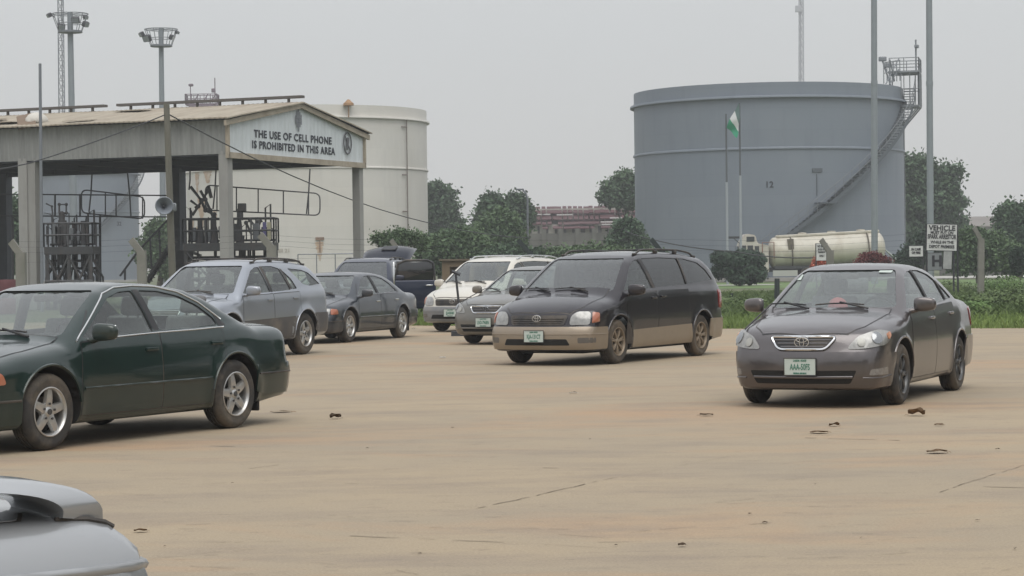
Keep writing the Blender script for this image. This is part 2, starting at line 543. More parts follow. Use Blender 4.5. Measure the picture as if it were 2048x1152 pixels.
class Proj:
    """lays 2-D outlines on the finished body surface"""
    def __init__(s, me, sh):
        s.bvh = BVHTree.FromPolygons([v.co for v in me.vertices], [tuple(p.vertices) for p in me.polygons])
        s.sh = sh
    def pt(s, mode, u, v, off=0.0):
        if mode == 'L': o, dr = Vector((u, 3, v)), Vector((0, -1, 0))
        elif mode == 'R': o, dr = Vector((u, -3, v)), Vector((0, 1, 0))
        elif mode == 'T': o, dr = Vector((u, v, 4)), Vector((0, 0, -1))
        elif mode == 'F': o, dr = Vector((5, u, v)), Vector((-1, 0, 0))
        elif mode == 'B': o, dr = Vector((-5, u, v)), Vector((1, 0, 0))
        elif mode == 'CF':
            a = u / 1.3; xc = s.sh.F - 1.3
            dr = Vector((-math.cos(a), -math.sin(a), 0)); o = Vector((xc, 0, v)) - dr * 4
        else:
            a = u / 1.3; xc = s.sh.Rr + 1.3
            dr = Vector((math.cos(a), -math.sin(a), 0)); o = Vector((xc, 0, v)) - dr * 4
        h, n, i, _ = s.bvh.ray_cast(o, dr)
        if h is None:
            h, n, i, _ = s.bvh.find_nearest(o + dr * 3.0)
        e = 2e-3
        p = np.array([h.x, h.y, h.z])
        for it in range(3):
            Q = np.array([p, p + (e, 0, 0), p - (e, 0, 0), p + (0, e, 0), p - (0, e, 0), p + (0, 0, e), p - (0, 0, e)])
            fv = s.sh.Fv(Q[:, 0], Q[:, 1], Q[:, 2])
            g = np.array([fv[1] - fv[2], fv[3] - fv[4], fv[5] - fv[6]]) / (2 * e)
            gg = g @ g
            if gg < 1e-6: break
            step = g * fv[0] / gg
            if it == 2 or np.linalg.norm(step) > .03: break
            p = p - step
        g = Vector(g)
        if g.length < 1e-6: g = n.copy()
        g.normalize()
        if g.dot(n) < 0.3: return h + n * off, n
        return Vector(p) + g * off, g
    def patch(s, mode, poly, off=0.004, st=0.045, thick=0.012, holes=(), bm=None, mi=0, r=0.03, dome=0.0, rounded=True):
        if rounded: poly = round_poly(poly, r)
        rv, rf = tri2d(poly, st, holes)
        own = bm is None
        if own: bm = bmesh.new()
        P = [s.pt(mode, v.x, v.y, off) for v in rv]
        if dome:
            cx = sum(p[0] for p in poly) / len(poly); cy = sum(p[1] for p in poly) / len(poly)
            R_ = max(math.hypot(p[0] - cx, p[1] - cy) for p in poly)
            P = [(p + n * dome * max(0, 1 - (math.hypot(v.x - cx, v.y - cy) / R_) ** 2), n) for (p, n), v in zip(P, rv)]
        vs = [bm.verts.new(p) for p, n in P]
        fs = []
        for f in rf:
            try: fc = bm.faces.new([vs[i] for i in f])
            except ValueError: continue
            fc.material_index = mi; fs.append(fc)
        # orient outwards
        if fs:
            fs_n = sum(((f.calc_center_median() - f.calc_center_median()) .length for f in fs[:1]))
            tot = 0
            for f in fs[:40]:
                f.normal_update()
                c = f.calc_center_median()
                k = bm_index(vs, f)
                tot += f.normal.dot(P[k][1])
            if tot < 0:
                for f in fs: f.normal_flip()
        if thick:
            bnd = {}
            for f in fs:
                for e_ in f.edges:
                    bnd[e_] = bnd.get(e_, 0) + 1
            lut = {v: i for i, v in enumerate(vs)}
            inner = {}
            for e_, c in bnd.items():
                if c != 1: continue
                f = [q for q in e_.link_faces if q in set(e_.link_faces)][0]
                a, b = e_.verts
                # winding as in the face
                lv = list(f.verts); ia = lv.index(a)
                if lv[(ia + 1) % len(lv)] is b: a, b = b, a
                for q in (a, b):
                    if q not in inner: inner[q] = bm.verts.new(P[lut[q]][0] - P[lut[q]][1] * thick)
                try:
                    fc = bm.faces.new((a, b, inner[b], inner[a])); fc.material_index = mi
                except ValueError: pass
        for v in vs:
            if not v.link_faces: bm.verts.remove(v)
        return bm
    def ribbon(s, mode, pts, width=0.009, off=0.0012, bm=None, mi=0, st=0.05, closed=False):
        own = bm is None
        if own: bm = bmesh.new()
        P = []
        n = len(pts)
        for i in range(n if closed else n - 1):
            a = Vector(pts[i]); b = Vector(pts[(i + 1) % n]); k = max(1, int((b - a).length / st))
            for j in range(k): P.append(a.lerp(b, j / k))
        if not closed: P.append(Vector(pts[-1]))
        prev = None; m = len(P)
        for i, p in enumerate(P):
            t = (P[min(i + 1, m - 1)] - P[max(i - 1, 0)])
            if t.length < 1e-9: continue
            t.normalize(); nn = Vector((-t.y, t.x)) * width / 2
            A = bm.verts.new(s.pt(mode, p.x + nn.x, p.y + nn.y, off)[0]); B = bm.verts.new(s.pt(mode, p.x - nn.x, p.y - nn.y, off)[0])
            if prev:
                f = bm.faces.new((prev[0], prev[1], B, A)); f.material_index = mi
            prev = (A, B)
        return bm
    def cord(s, mode, pts, r=0.008, off=0.004, bm=None, mi=0, st=0.05, seg=6, closed=False):
        own = bm is None
        if own: bm = bmesh.new()
        P = []
        n = len(pts)
        for i in range(n if closed else n - 1):
            a = Vector(pts[i][:2]); b = Vector(pts[(i + 1) % n][:2]); k = max(1, int((b - a).length / st))
            for j in range(k): P.append(a.lerp(b, j / k))
        if not closed: P.append(Vector(pts[-1][:2]))
        tube(bm, [s.pt(mode, p.x, p.y, off)[0] for p in P], r, seg, mi=mi, closed=closed)
        return bm
def bm_index(vs, f):
    v0 = f.verts[0]
    if not hasattr(bm_index, 'c') or bm_index.k is not vs:
        bm_index.k = vs; bm_index.c = {v: i for i, v in enumerate(vs)}
    return bm_index.c[v0]

def prism(poly, axis, a, b):
    """closed prism through a 2-D outline; axis 'Y': poly is (x,z); axis 'X': poly is (y,z)"""
    bm = bmesh.new(); n = len(poly)
    def P(p, t): return (p[0], t, p[1]) if axis == 'Y' else (t, p[0], p[1])
    A = [bm.verts.new(P(p, a)) for p in poly]; B = [bm.verts.new(P(p, b)) for p in poly]
    bm.faces.new(A); bm.faces.new(B[::-1])
    for i in range(n): bm.faces.new((A[i], A[(i + 1) % n], B[(i + 1) % n], B[i]))
    bmesh.ops.recalc_face_normals(bm, faces=bm.faces[:])
    return bm
def cyl_y(x, z, r, y0, y1, seg=40):
    return prism([(x + r * math.cos(2 * math.pi * k / seg), z + r * math.sin(2 * math.pi * k / seg)) for k in range(seg)], 'Y', y0, y1)
def boolean(o, cutter_bm, material):
    me = bpy.data.meshes.new('cut'); cutter_bm.to_mesh(me); cutter_bm.free()
    me.materials.append(material)
    c = bpy.data.objects.new('cut', me); COL.objects.link(c)
    md = o.modifiers.new('b', 'BOOLEAN'); md.object = c; md.operation = 'DIFFERENCE'; md.solver = SOLVER
    try: md.material_mode = 'TRANSFER'
    except Exception: pass
    dg = bpy.context.evaluated_depsgraph_get(); dg.update()
    nm = bpy.data.meshes.new_from_object(o.evaluated_get(dg))
    n0 = len(o.data.polygons)
    o.modifiers.clear(); bpy.data.objects.remove(c)
    if len(nm.polygons) < n0 * .3:
        print('BOOLEAN FAILED', o.name, len(nm.polygons), n0); return
    old = o.data; o.data = nm; bpy.data.meshes.remove(old)
SOLVER = 'MANIFOLD'

# ---------------------------------------------------------------- wheels
def wheel_meshes(kind, r, wd, rimr, rub, rimm):
    h = wd / 2
    t = bmesh.new()
    pr = [(rimr * .98, -h * .75), (rimr * 1.02, -h * .92), (rimr + (r - rimr) * .45, -h * 1.02), (r - .028, -h * .93), (r - .008, -h * .74),
          (r, -h * .5)]
    for gz in (-.33, 0, .33):      # tread grooves
        pr += [(r, h * (gz - .07)), (r - .009, h * (gz - .05)), (r - .009, h * (gz + .05)), (r, h * (gz + .07))]
    pr += [(r, h * .5), (r - .008, h * .74), (r - .028, h * .93), (rimr + (r - rimr) * .6, h * 1.02), (rimr + (r - rimr) * .45, h * 1.0), (rimr * 1.03, h * .93), (rimr * .98, h * .75)]
    lathe(t, pr, 56, 'Y')
    clean(t); me_t = bpy.data.meshes.new('tyre'); t.to_mesh(me_t); t.free()
    b = bmesh.new()
    lathe(b, [(0.001, -h * .2), (rimr * .97, -h * .2), (rimr * .97, -h * .9), (rimr * .5, -h * .92)], 32, 'Y')
    lathe(b, [(0.001, h * .05), (rimr * .62, h * .05), (rimr * .62, -h * .15)], 32, 'Y', mi=1)    # brake disc
    clean(b); me_b = bpy.data.meshes.new('wheel'); b.to_mesh(me_b); b.free()
    g = bmesh.new()
    lathe(g, [(rimr * .995, h * .62), (rimr * 1.03, h * .97), (rimr * .99, h * 1.0), (rimr * .95, h * .93), (rimr * .91, h * .68), (rimr * .90, -h * .1)], 56, 'Y')
    hy = h * .80
    lathe(g, [(0.001, hy + .006), (rimr * .15, hy + .004), (rimr * .2, hy - .004), (rimr * .26, hy - .012), (rimr * .27, h * .3)], 32, 'Y')
    def spoke(a, w0, w1, y0=0.0, y1=0.0, th=.03, ri=.18, ro=.93):
        ca, sa = math.cos(a), math.sin(a)
        def P(rad, tt, y): return (rad * ca - tt * sa, y, rad * sa + tt * ca)
        st = []
        for k in range(5):
            q = k / 4; rad = rimr * (ri + (ro - ri) * q); ww = w0 + (w1 - w0) * q
            yy = hy - .012 + .012 * math.sin(q * 2.6) + (y0 + (y1 - y0) * q)
            st.append([g.verts.new(P(rad, -ww, yy - th)), g.verts.new(P(rad, -ww * .8, yy)), g.verts.new(P(rad, 0, yy + .005)),
                       g.verts.new(P(rad, ww * .8, yy)), g.verts.new(P(rad, ww, yy - th))])
        for i in range(4):
            for j in range(4): g.faces.new((st[i][j], st[i][j + 1], st[i + 1][j + 1], st[i + 1][j]))
    if kind == 'star5':
        for k in range(5): spoke(math.pi / 2 + k * 2 * math.pi / 5 + .1, .052, .036, ri=.12)
        for k in range(5):
            a = math.pi / 2 + k * 2 * math.pi / 5 + .1
            q = bmesh.ops.create_cone(g, cap_ends=True, segments=10, radius1=.011, radius2=.009, depth=.012,
                matrix=Matrix.Translation((rimr * .33 * math.cos(a), hy + .004, rimr * .33 * math.sin(a))) @ Matrix.Rotation(math.pi / 2, 4, 'X'))
            for v in q['verts']:
                for f in v.link_faces: f.material_index = 1
        # web between spokes near hub
        lathe(g, [(rimr * .15, hy - .004), (rimr * .42, hy - .014), (rimr * .43, hy - .04)], 32, 'Y')
    elif kind == 'spoke5':
        for k in range(5): spoke(math.pi / 2 + k * 2 * math.pi / 5, .036, .050)
    elif kind == 'spoke6':
        for k in range(6): spoke(.3 + k * 2 * math.pi / 6, .030, .040)
    elif kind == 'spoke9':
        for k in range(9): spoke(.2 + k * 2 * math.pi / 9, .020, .028)
    elif kind == 'split7':
        for k in range(7):
            spoke(.2 + k * 2 * math.pi / 7 - .09, .013, .014); spoke(.2 + k * 2 * math.pi / 7 + .09, .013, .014)
    q = bmesh.ops.create_cone(g, cap_ends=True, segments=16, radius1=rimr * .13, radius2=rimr * .12, depth=.012,
        matrix=Matrix.Translation((0, hy + .006, 0)) @ Matrix.Rotation(math.pi / 2, 4, 'X'))
    for v in q['verts']:
        for f in v.link_faces: f.material_index = 1 if kind == 'star5' else 0
    me_g = bpy.data.meshes.new('rim'); bmesh.ops.recalc_face_normals(g, faces=g.faces[:]); g.to_mesh(me_g); g.free()
    me_t.materials.append(rub); me_b.materials.append(M_WELL); me_b.materials.append(mat('brake_steel', (.16, .15, .14), .5, metal=.6))
    me_g.materials.append(rimm); me_g.materials.append(mat('lug_dark', (.05, .05, .05), .5))
    for me in (me_t, me_b, me_g):
        for p in me.polygons: p.use_smooth = True
        me.set_sharp_from_angle(angle=R(35))
    return me_t, me_b, me_g
def put_wheel(root, ms, x, y, r, steer=0.0):
    w_ = bpy.data.objects.new('wheel', ms[1]); COL.objects.link(w_); w_.parent = root
    w_.location = (x, y, r); w_.rotation_euler = (0, random.uniform(0, 6.28) if False else (x * 1.3 + y), (0 if y > 0 else math.pi) + steer)
    w_.rotation_mode = 'ZYX' if False else 'XYZ'
    for nm, me in (('tyre', ms[0]), ('rim', ms[2])):
        o = bpy.data.objects.new(nm, me); COL.objects.link(o); o.parent = w_
    return w_

def seat_mesh(back=.62, w_=.26):
    bm = bmesh.new()
    rbx(bm, -.26, .26, -w_, w_, .0, .16, .05, 3)
    M = Matrix.Translation((-.24, 0, .1)) @ Matrix.Rotation(R(-14), 4, 'Y')
    rbx(bm, -.07, .07, -w_, w_, 0, back, .05, 3, M)
    rbx(bm, -.05, .05, -.13, .13, back + .03, back + .2, .04, 3, M)
    tube(bm, [M @ Vector((0, -.06, back - .02)), M @ Vector((0, -.06, back + .06))], .008, 6)
    tube(bm, [M @ Vector((0, .06, back - .02)), M @ Vector((0, .06, back + .06))], .008, 6)
    me = bpy.data.meshes.new('seat'); bm.to_mesh(me); bm.free()
    for p in me.polygons: p.use_smooth = True
    me.set_sharp_from_angle(angle=R(40))
    return me

# ---------------------------------------------------------------- car builder
def arc(cx, cz, r, a0, a1, n=12):
    return [(cx + r * math.cos(R(a0 + (a1 - a0) * k / n)), cz + r * math.sin(R(a0 + (a1 - a0) * k / n))) for k in range(n + 1)]

def mirror_bm(d, side, black):
    """door mirror housing, built at the left side; side=-1 flips"""
    bm = bmesh.new()
    hw, hh, hd = d.get('mir', (.115, .075, .06))
    u = bmesh.ops.create_uvsphere(bm, u_segments=20, v_segments=12, radius=1)
    for v in u['verts']:
        x, y, z = v.co
        sq = lambda t: math.copysign(abs(t) ** .6, t)
        x = sq(x); y = sq(y); z = sq(z)
        if x < 0: x *= .35
        v.co = (x * hd - y * .02, y * hw, z * hh * (1 - .12 * y))
    M = Matrix.Translation((0, .115, .03))
    for v in bm.verts: v.co = M @ v.co
    # foot
    for p0, p1, r_ in (((.0, -.05, -.055), (-.01, .06, -.02), .022),):
        tube(bm, [p0, p1], r_, 8)
    tube(bm, [(.03, -.07, -.05), (-.0, .03, -.03)], .025, 8)
    if side < 0:
        for v in bm.verts: v.co.y *= -1
    bmesh.ops.recalc_face_normals(bm, faces=bm.faces[:])
    return bm

def make_car(d, name, label, cat, X, Y, yaw, group='cars and vans parked on the lot'):
    S = Shape(d); root = thing(name, label, cat, (0, 0, 0))
    hb = d['wb'] / 2; r = d['r']; W = d['W']
    hull = S.mesh()
    P = Proj(hull, S)
    pm = d['paint']
    me = hull; me.materials.append(pm); me.materials.append(M_INT); me.materials.append(M_WELL); me.materials.append(M_BLACK)
    body = obj('body', me, None, root)
    # wheel wells
    for xw in (hb, -hb):
        for s_ in (1, -1):
            boolean(body, cyl_y(xw, r + .01, r + d.get('gap', .055), s_ * (d['ty'] - .26), s_ * (W + .3)), M_WELL)
    # hollow cabin
    cx0, cx1 = d['cabx']
    inner = S.mesh(step=.07, nring=56, off=.045, zsk=(d['belt'][0][1] + .95) / 2 if False else d.get('zcab', 1.0), x0=cx0, x1=cx1, zmin=.55, ncap=14)
    ib = bmesh.new(); ib.from_mesh(inner)
    boolean(body, ib, M_INT)
    for wn in d['wins']:
        p = round_poly(wn, .03)
        boolean(body, prism(p, 'Y', -1.3, -.42), M_BLACK); boolean(body, prism(p, 'Y', .42, 1.3), M_BLACK)
    wp = round_poly(d['ws'], .05); boolean(body, prism(wp, 'X', d['wsx'], S.F + .3), M_BLACK)
    rp_ = round_poly(d['rw'], .05); boolean(body, prism(rp_, 'X', S.Rr - .3, d['rwx']), M_BLACK)
    for p in body.data.polygons: p.use_smooth = True
    body.data.set_sharp_from_angle(angle=R(48))
    G = d.get('glass', M_GLASS)
    # ---- glazing
    def grow(poly, k):
        cx = sum(p[0] for p in poly) / len(poly); cy = sum(p[1] for p in poly) / len(poly)
        return [(cx + (p[0] - cx) * (1 + k / max(.05, abs(p[0] - cx))), cy + (p[1] - cy) * (1 + k / max(.05, abs(p[1] - cy)))) for p in poly]
    for side in 'LR':
        for i, wn in enumerate(d['wins']):
            g_ = d['wglass'][i] if 'wglass' in d else G
            obj('side_window', P.patch(side, grow(wn, .012), off=-.010, thick=0, st=.07), g_, root, 180)
    wsm = P.patch('F', grow(d['ws'], .015), off=-.010, thick=0, st=.08)
    obj('windscreen', wsm, d.get('wsglass', M_WS), root, 180)
    obj('rear_window', P.patch('B', grow(d['rw'], .015), off=-.010, thick=0, st=.08), d.get('rwglass', G), root, 180)
    # ---- panels
    seam = bmesh.new()
    for side in 'LR':
        for dr in d['doors']:
            dp = obj('door', P.patch(side, dr['poly'], off=.0035, st=.06, thick=.006, r=.02), pm, root, 40)
            P.ribbon(side, round_poly(dr['poly'], .02), .020, .0016, seam, closed=True)
            for (hx, hz) in [dr['handle']]:
                hbm = bmesh.new()
                p0, n0 = P.pt(side, hx, hz, .0); sg = 1 if side == 'L' else -1
                M = Matrix.Translation(p0)
                rbx(hbm, -.085, .085, -.004 if sg > 0 else -.026, .026 if sg > 0 else .004, -.016, .016, .009, 2, M)
                ho = obj('handle', hbm, d.get('handlem', pm), dp, 40)
                rc = bmesh.new()
                lathe(rc, [(.001, 0), (.04, .0)], 16, 'Z')
                rc.free()
            if 'handlecup' in d:
                P.ribbon(side, [(hx - .07, hz - .012), (hx + .07, hz - .012)], .045, .0052, seam)
        # window surround
        if 'wtrim' in d:
            for tr in d['wtrim']:
                obj('window_trim', P.cord(side, round_poly(tr, .04) if False else tr, .0085, .002), M_TRIM, root, 180)
        if 'pillar' in d:
            for pl in d['pillar']:
                obj('pillar_cover', P.patch(side, pl, off=.003, st=.05, thick=.006, r=.01), M_BLACK, root, 40)
        if 'molding' in d:
            for ml in d['molding']:
                obj('side_moulding', P.cord(side, ml['pts'], ml.get('r', .012), .002), ml['m'], root, 60)
        if 'clad' in d:
            for cl in d['clad']:
                obj('side_cladding', P.patch(side, cl['poly'], off=.006, st=.05, thick=.01, r=.015), cl['m'], root, 40)
        for ln in d.get('lines', []):
            P.ribbon(side, ln, .007, .0012, seam)
        # arch lips
        for xw in (hb, -hb):
            a = arc(xw, r + .01, r + d.get('gap', .055) + .012, *d.get('lipa', (8, 172)), 20)
            bl = P.cord(side, a, .014, -.004)
            obj('wheel_arch_lip', bl, d.get('lipm', pm), root, 60)
    # bonnet and boot
    P.ribbon('T', d['bonnet'], .012, .0012, seam)
    obj('bonnet', P.patch('T', [(x - (.006 if x > 1 else -.006), y * .992) for x, y in d['bonnet']], off=.003, st=.07, thick=.005, r=.02), pm, root, 40)
    if 'boot' in d:
        P.ribbon('T', d['boot'], .010, .0012, seam)
        obj('boot_lid', P.patch('T', [(x, y * .99) for x, y in d['boot']], off=.003, st=.07, thick=.005, r=.02), pm, root, 40)
    obj('panel_seam', seam, M_BLACK, root, 180)
    # bumpers
    fb = obj('front_bumper', P.patch('CF', d['fbump'], off=.012, st=.06, thick=.02, r=.03), d.get('bumpm', pm), root, 40)
    rb = obj('rear_bumper', P.patch('CB', d['rbump'], off=.014, st=.06, thick=.02, r=.03), d.get('bumpm', pm), root, 40)
    for sl_ in d.get('bslots', []):
        obj('air_intake', P.patch('CF', sl_['poly'], off=.0135, st=.05, thick=.004, r=.02), sl_.get('m', M_WELL), fb, 60)
    for cdn in d.get('bcords', []):
        obj('bumper_strip', P.cord(cdn.get('mode', 'CF'), cdn['pts'], cdn['r'], cdn.get('off', .012)), cdn['m'], fb if cdn.get('mode', 'CF') == 'CF' else rb, 60)
    # grille
    g = d['grille']
    gb = P.patch('CF', g['poly'], off=.008, st=.05, thick=.012, r=g.get('r', .03))
    go = obj('grille', gb, g.get('m', M_BLACK), root, 60)
    sb = bmesh.new()
    for z in g['bars']:
        P.cord('CF', [(-z[1], z[0]), (z[1], z[0])], .0075, .011, sb)
    obj('grille_bar', sb, g.get('barm', M_BLACK), go, 60)
    if g.get('frame'):
        obj('grille_frame', P.cord('CF', round_poly(g['poly'], g.get('r', .03)), g.get('fr', .012), .010, closed=True), g['frame'], go, 60)
    # oval badge: three interlocking ovals
    bz = g['badge']; eb = bmesh.new(); s0 = g.get('bs', 1.0)
    c0, n0 = P.pt('CF', 0, bz, .022)
    def oval(cy, cz, ry, rz, rr):
        tube(eb, [c0 + Vector((.0, (cy + ry * math.cos(2 * math.pi * k / 24)) * s0, (cz + rz * math.sin(2 * math.pi * k / 24)) * s0)) for k in range(24)], rr * s0, 6, closed=True)
    oval(0, 0, .070, .047, .007); oval(0, .0, .022, .045, .006); oval(0, .022, .052, .020, .006)
    obj('badge', eb, M_CHROME, root, 60)
    # lamps
    for sgn in (1, -1):
        for lp in d['lamps']:
            pf = [(u * sgn, v) for u, v in lp['poly']]
            if sgn < 0: pf = pf[::-1]
            par = obj(lp['name'], P.patch(lp['mode'], pf, off=lp.get('off', .007), st=.05, thick=.012, r=lp.get('r', .03), dome=lp.get('dome', .01)), lp['m'], root, 60)
            for sbp in lp.get('sub', []):
                if 'circ' in sbp:
                    cu, cv, cr_ = sbp['circ']
                    pts = [(sgn * cu + cr_ * math.cos(2 * math.pi * k / 18), cv + cr_ * math.sin(2 * math.pi * k / 18)) for k in range(18)]
                    obj(sbp['name'], P.patch(lp['mode'], pts, off=sbp.get('off', .019), st=.03, thick=.003, dome=.004, rounded=False), sbp['m'], par, 60)
                else:
                    q = [(u * sgn, v) for u, v in sbp['poly']]
                    if sgn < 0: q = q[::-1]
                    obj(sbp['name'], P.patch(lp['mode'], q, off=sbp.get('off', .019), st=.04, thick=.006, r=.02), sbp['m'], par, 60)
    # number plates
    pz = d['platez']
    for mode, z_, want in (('CF', pz, d.get('platetext', 'AAA 505 ES')), ('CB', d.get('rplatez', .8), d.get('platetext', 'AAA 505 ES'))):
        c0, n0 = P.pt(mode, 0, z_, .03)
        sx = 1 if mode == 'CF' else -1
        pb = bmesh.new(); rbx(pb, -.005, .005, -.165, .165, -.085, .085, .004, 1)
        po = obj('number_plate', pb, M_PLATE, root, 40); po.location = c0
        fr_ = bmesh.new(); tube(fr_, [(sx * .004, -.167, -.087), (sx * .004, .167, -.087), (sx * .004, .167, .087), (sx * .004, -.167, .087)], .006, 6, closed=True)
        obj('plate_frame', fr_, M_BLACK, po, 40)
        for s_, sz, dz in ((want, .088, -.005), ('LAGOS  STATE', .026, .062), ('FEDERAL REPUBLIC', .020, -.067)):
            tm = text_mesh(s_, sz, .001, .0018, sx=.56 if sz > .05 else .8)
            to = obj('plate_lettering', tm, M_PTEXT, po)
            to.rotation_euler = (math.pi / 2, 0, math.pi / 2 if sx > 0 else -math.pi / 2); to.location = (sx * .0065, 0, dz)
    # mirrors
    mx, mz = d['mirror']
    for sgn in (1, -1):
        p0, n0 = P.pt('L' if sgn > 0 else 'R', mx, mz, 0)
        mo = obj('door_mirror', mirror_bm(d, sgn, True), d.get('mirm', pm), root, 50)
        mo.location = p0 + Vector((0, sgn * .03, .045))
        mg = bmesh.new(); hw, hh, hd = d.get('mir', (.115, .075, .06))
        rbx(mg, -.026, -.020, .115 - hw * .82, .115 + hw * .82, .03 - hh * .8, .03 + hh * .8, .002, 1)
        if sgn < 0:
            for v in mg.verts: v.co.y *= -1
            bmesh.ops.reverse_faces(mg, faces=mg.faces[:])
        obj('mirror_glass', mg, M_CHROME, mo, 40)
    # wipers
    for yb in d.get('wipery', (.35, -.28)):
        zb = d['ws'][0][1]
        p = []
        for k in range(6):
            t = k / 5
            p.append(P.pt('F', yb + d.get('wdir', -.52) * t, zb + .012 + .03 * t * (1 - t) * 2, .022)[0])
        wb_ = bmesh.new(); tube(wb_, p, .009, 6)
        tube(wb_, [P.pt('F', yb + .06, zb - .025, .02)[0], P.pt('F', yb + d.get('wdir', -.52) * .5, zb + .03, .035)[0]], .011, 6)
        obj('wiper', wb_, M_BLACK, root, 60)
    # cabin: floor/dash, seats, wheel
    db = bmesh.new(); zb = d['ws'][0][1]; dx = d['dashx']
    rbx(db, dx - .28, dx + .10, -W + .20, W - .20, zb - .45, zb - .05, .05, 3)
    rbx(db, dx - .34, dx - .1, .18, .56, zb - .12, zb + .01, .04, 3)
    obj('dashboard', db, M_INT if not d.get('dashm') else d['dashm'], root, 40)
    st = bmesh.new()
    M = Matrix.Translation((dx - .45, .37, zb - .06)) @ Matrix.Rotation(R(-62), 4, 'Y')
    tube(st, [M @ Vector((.185 * math.cos(a), .185 * math.sin(a), 0)) for a in np.linspace(0, 2 * math.pi, 24, endpoint=False)], .016, 8, closed=True)
    tube(st, [M @ Vector((0, -.17, 0)), M @ Vector((0, .17, 0))], .02, 6); tube(st, [M @ Vector((0, 0, 0)), M @ Vector((-.17, 0, 0))], .02, 6)
    tube(st, [M @ Vector((0, 0, .02)), M @ Vector((0, 0, -.4))], .03, 6)
    obj('steering_wheel', st, M_BLACK, root, 60)
    sm_ = seat_mesh(); zs = d.get('zseat', .42)
    for sx_, ys_ in [(d['seatx'], (.36, -.36))] + [(q, (.36, -.36)) for q in d['rearx']]:
        for y in ys_:
            o = bpy.data.objects.new('seat', sm_); COL.objects.link(o); o.parent = root; o.location = (sx_, y, zs)
    if not sm_.materials: sm_.materials.append(d.get('seatm', M_SEAT))
    # interior mirror
    im = bmesh.new(); zt = d['ws'][2][1]
    rbx(im, d['wsx'] + .12, d['wsx'] + .15, -.12, .12, zt - .1, zt - .04, .012, 2)
    obj('rear_view_mirror', im, M_BLACK, root, 40)
    for (mode, poly, m_) in d.get('stickers', []):
        obj('windscreen_sticker', P.patch(mode, poly, off=-.004, st=.05, thick=0, r=.01), m_, root, 180)
    # underside
    ub = bmesh.new(); rbx(ub, S.Rr + .5, S.F - .5, -.55, .55, .17, .30, .03, 1)
    tube(ub, [(-hb, -d['ty'] + .1, r), (-hb, d['ty'] - .1, r)], .05, 8); tube(ub, [(hb, -d['ty'] + .1, r * .9), (hb, d['ty'] - .1, r * .9)], .04, 8)
    tube(ub, [(-.3, -.25, .22), (S.Rr + .3, -.35, .26), (S.Rr + .02, -.45, .26)], .03, 8)
    obj('underbody', ub, M_WELL, root, 40)
    if 'rack' in d:
        rk = d['rack']
        for sgn, side in ((1, 'L'), (-1, 'R')):
            b_ = bmesh.new(); zz = []
            n = 14
            for k in range(n + 1):
                t = k / n; x = rk['x0'] + (rk['x1'] - rk['x0']) * t
                h_ = rk['h'] * min(1, min(t, 1 - t) / .10) ** .5
                p0, n0 = P.pt('T', x, sgn * rk['y'], .0); zz.append(p0 + Vector((0, 0, h_)))
            tube(b_, zz, .016, 8)
            for t in (.0, .33, .66, 1.0):
                x = rk['x0'] + (rk['x1'] - rk['x0']) * t
                p0, n0 = P.pt('T', x, sgn * rk['y'], .0)
                rbx(b_, -.06, .06, -.02, .02, -.01, rk['h'] * (.5 if t in (0, 1) else .95), .01, 1, Matrix.Translation(p0))
            obj('roof_rail', b_, rk.get('m', M_BLACK), root, 60)
        for t in rk.get('cross', ()):
            x = rk['x0'] + (rk['x1'] - rk['x0']) * t
            b_ = bmesh.new(); a = P.pt('T', x, rk['y'], 0)[0]; c = P.pt('T', x, -rk['y'], 0)[0]
            z_ = a.z + rk['h']
            tube(b_, [(x, a.y, z_), (x, a.y * .5, z_ + .012), (x, 0, z_ + .015), (x, c.y * .5, z_ + .012), (x, c.y, z_)], .014, 8)
            obj('roof_crossbar', b_, rk.get('m', M_BLACK), root, 60)
    if 'flaps' in d:
        for sgn in (1, -1):
            b_ = bmesh.new(); x = -hb - r - .07
            rbx(b_, x - .03, x, sgn * (d['ty']) - .13, sgn * (d['ty']) + .07, .14, .45, .01, 1)
            obj('mud_flap', b_, M_BLACK, root, 40)
    # wheels
    ms = wheel_meshes(d['rim'], r, d.get('tw', .20), d['rimr'], d.get('rub', M_RUB), d.get('rimm', M_RIM))
    for x in (hb, -hb):
        for y in (d['ty'], -d['ty']):
            put_wheel(root, ms, x, y, r, d.get('steer', 0) if x > 0 else 0)
    root.location = (X, Y, 0); root.rotation_euler = (0, 0, R(yaw))
    return root, P, S, body
# ---------------------------------------------------------------- body designs
def archcut(hb, r, gap, side, z0):
    pass
def door_front(xf, xr, z0, zf, zr): return [(xf + .02, z0), (xf, zf * .6 + z0 * .4), (xf - .02, zf), (xr, zr), (xr, z0)]
def door_rear(xf, xr, z0, zf, zr, xw, r):
    """rear door whose tail edge follows the wheel arch"""
    p = [(xf, z0), (xf, zf), (xr, zr), (xr + .0, xr and (r + .36))]
    a0 = math.degrees(math.acos(max(-1, min(1, (xr - xw) / (r + .085))))) if abs(xr - xw) < r + .085 else 90
    a1 = math.degrees(math.asin(max(-1, min(1, (z0 - r) / (r + .085)))))
    a = arc(xw, r, r + .085, min(a0, 80), a1, 8)
    p = [(xf, z0), (xf, zf), (xr, zr)] + [(x, z) for x, z in a]
    return p[::-1]

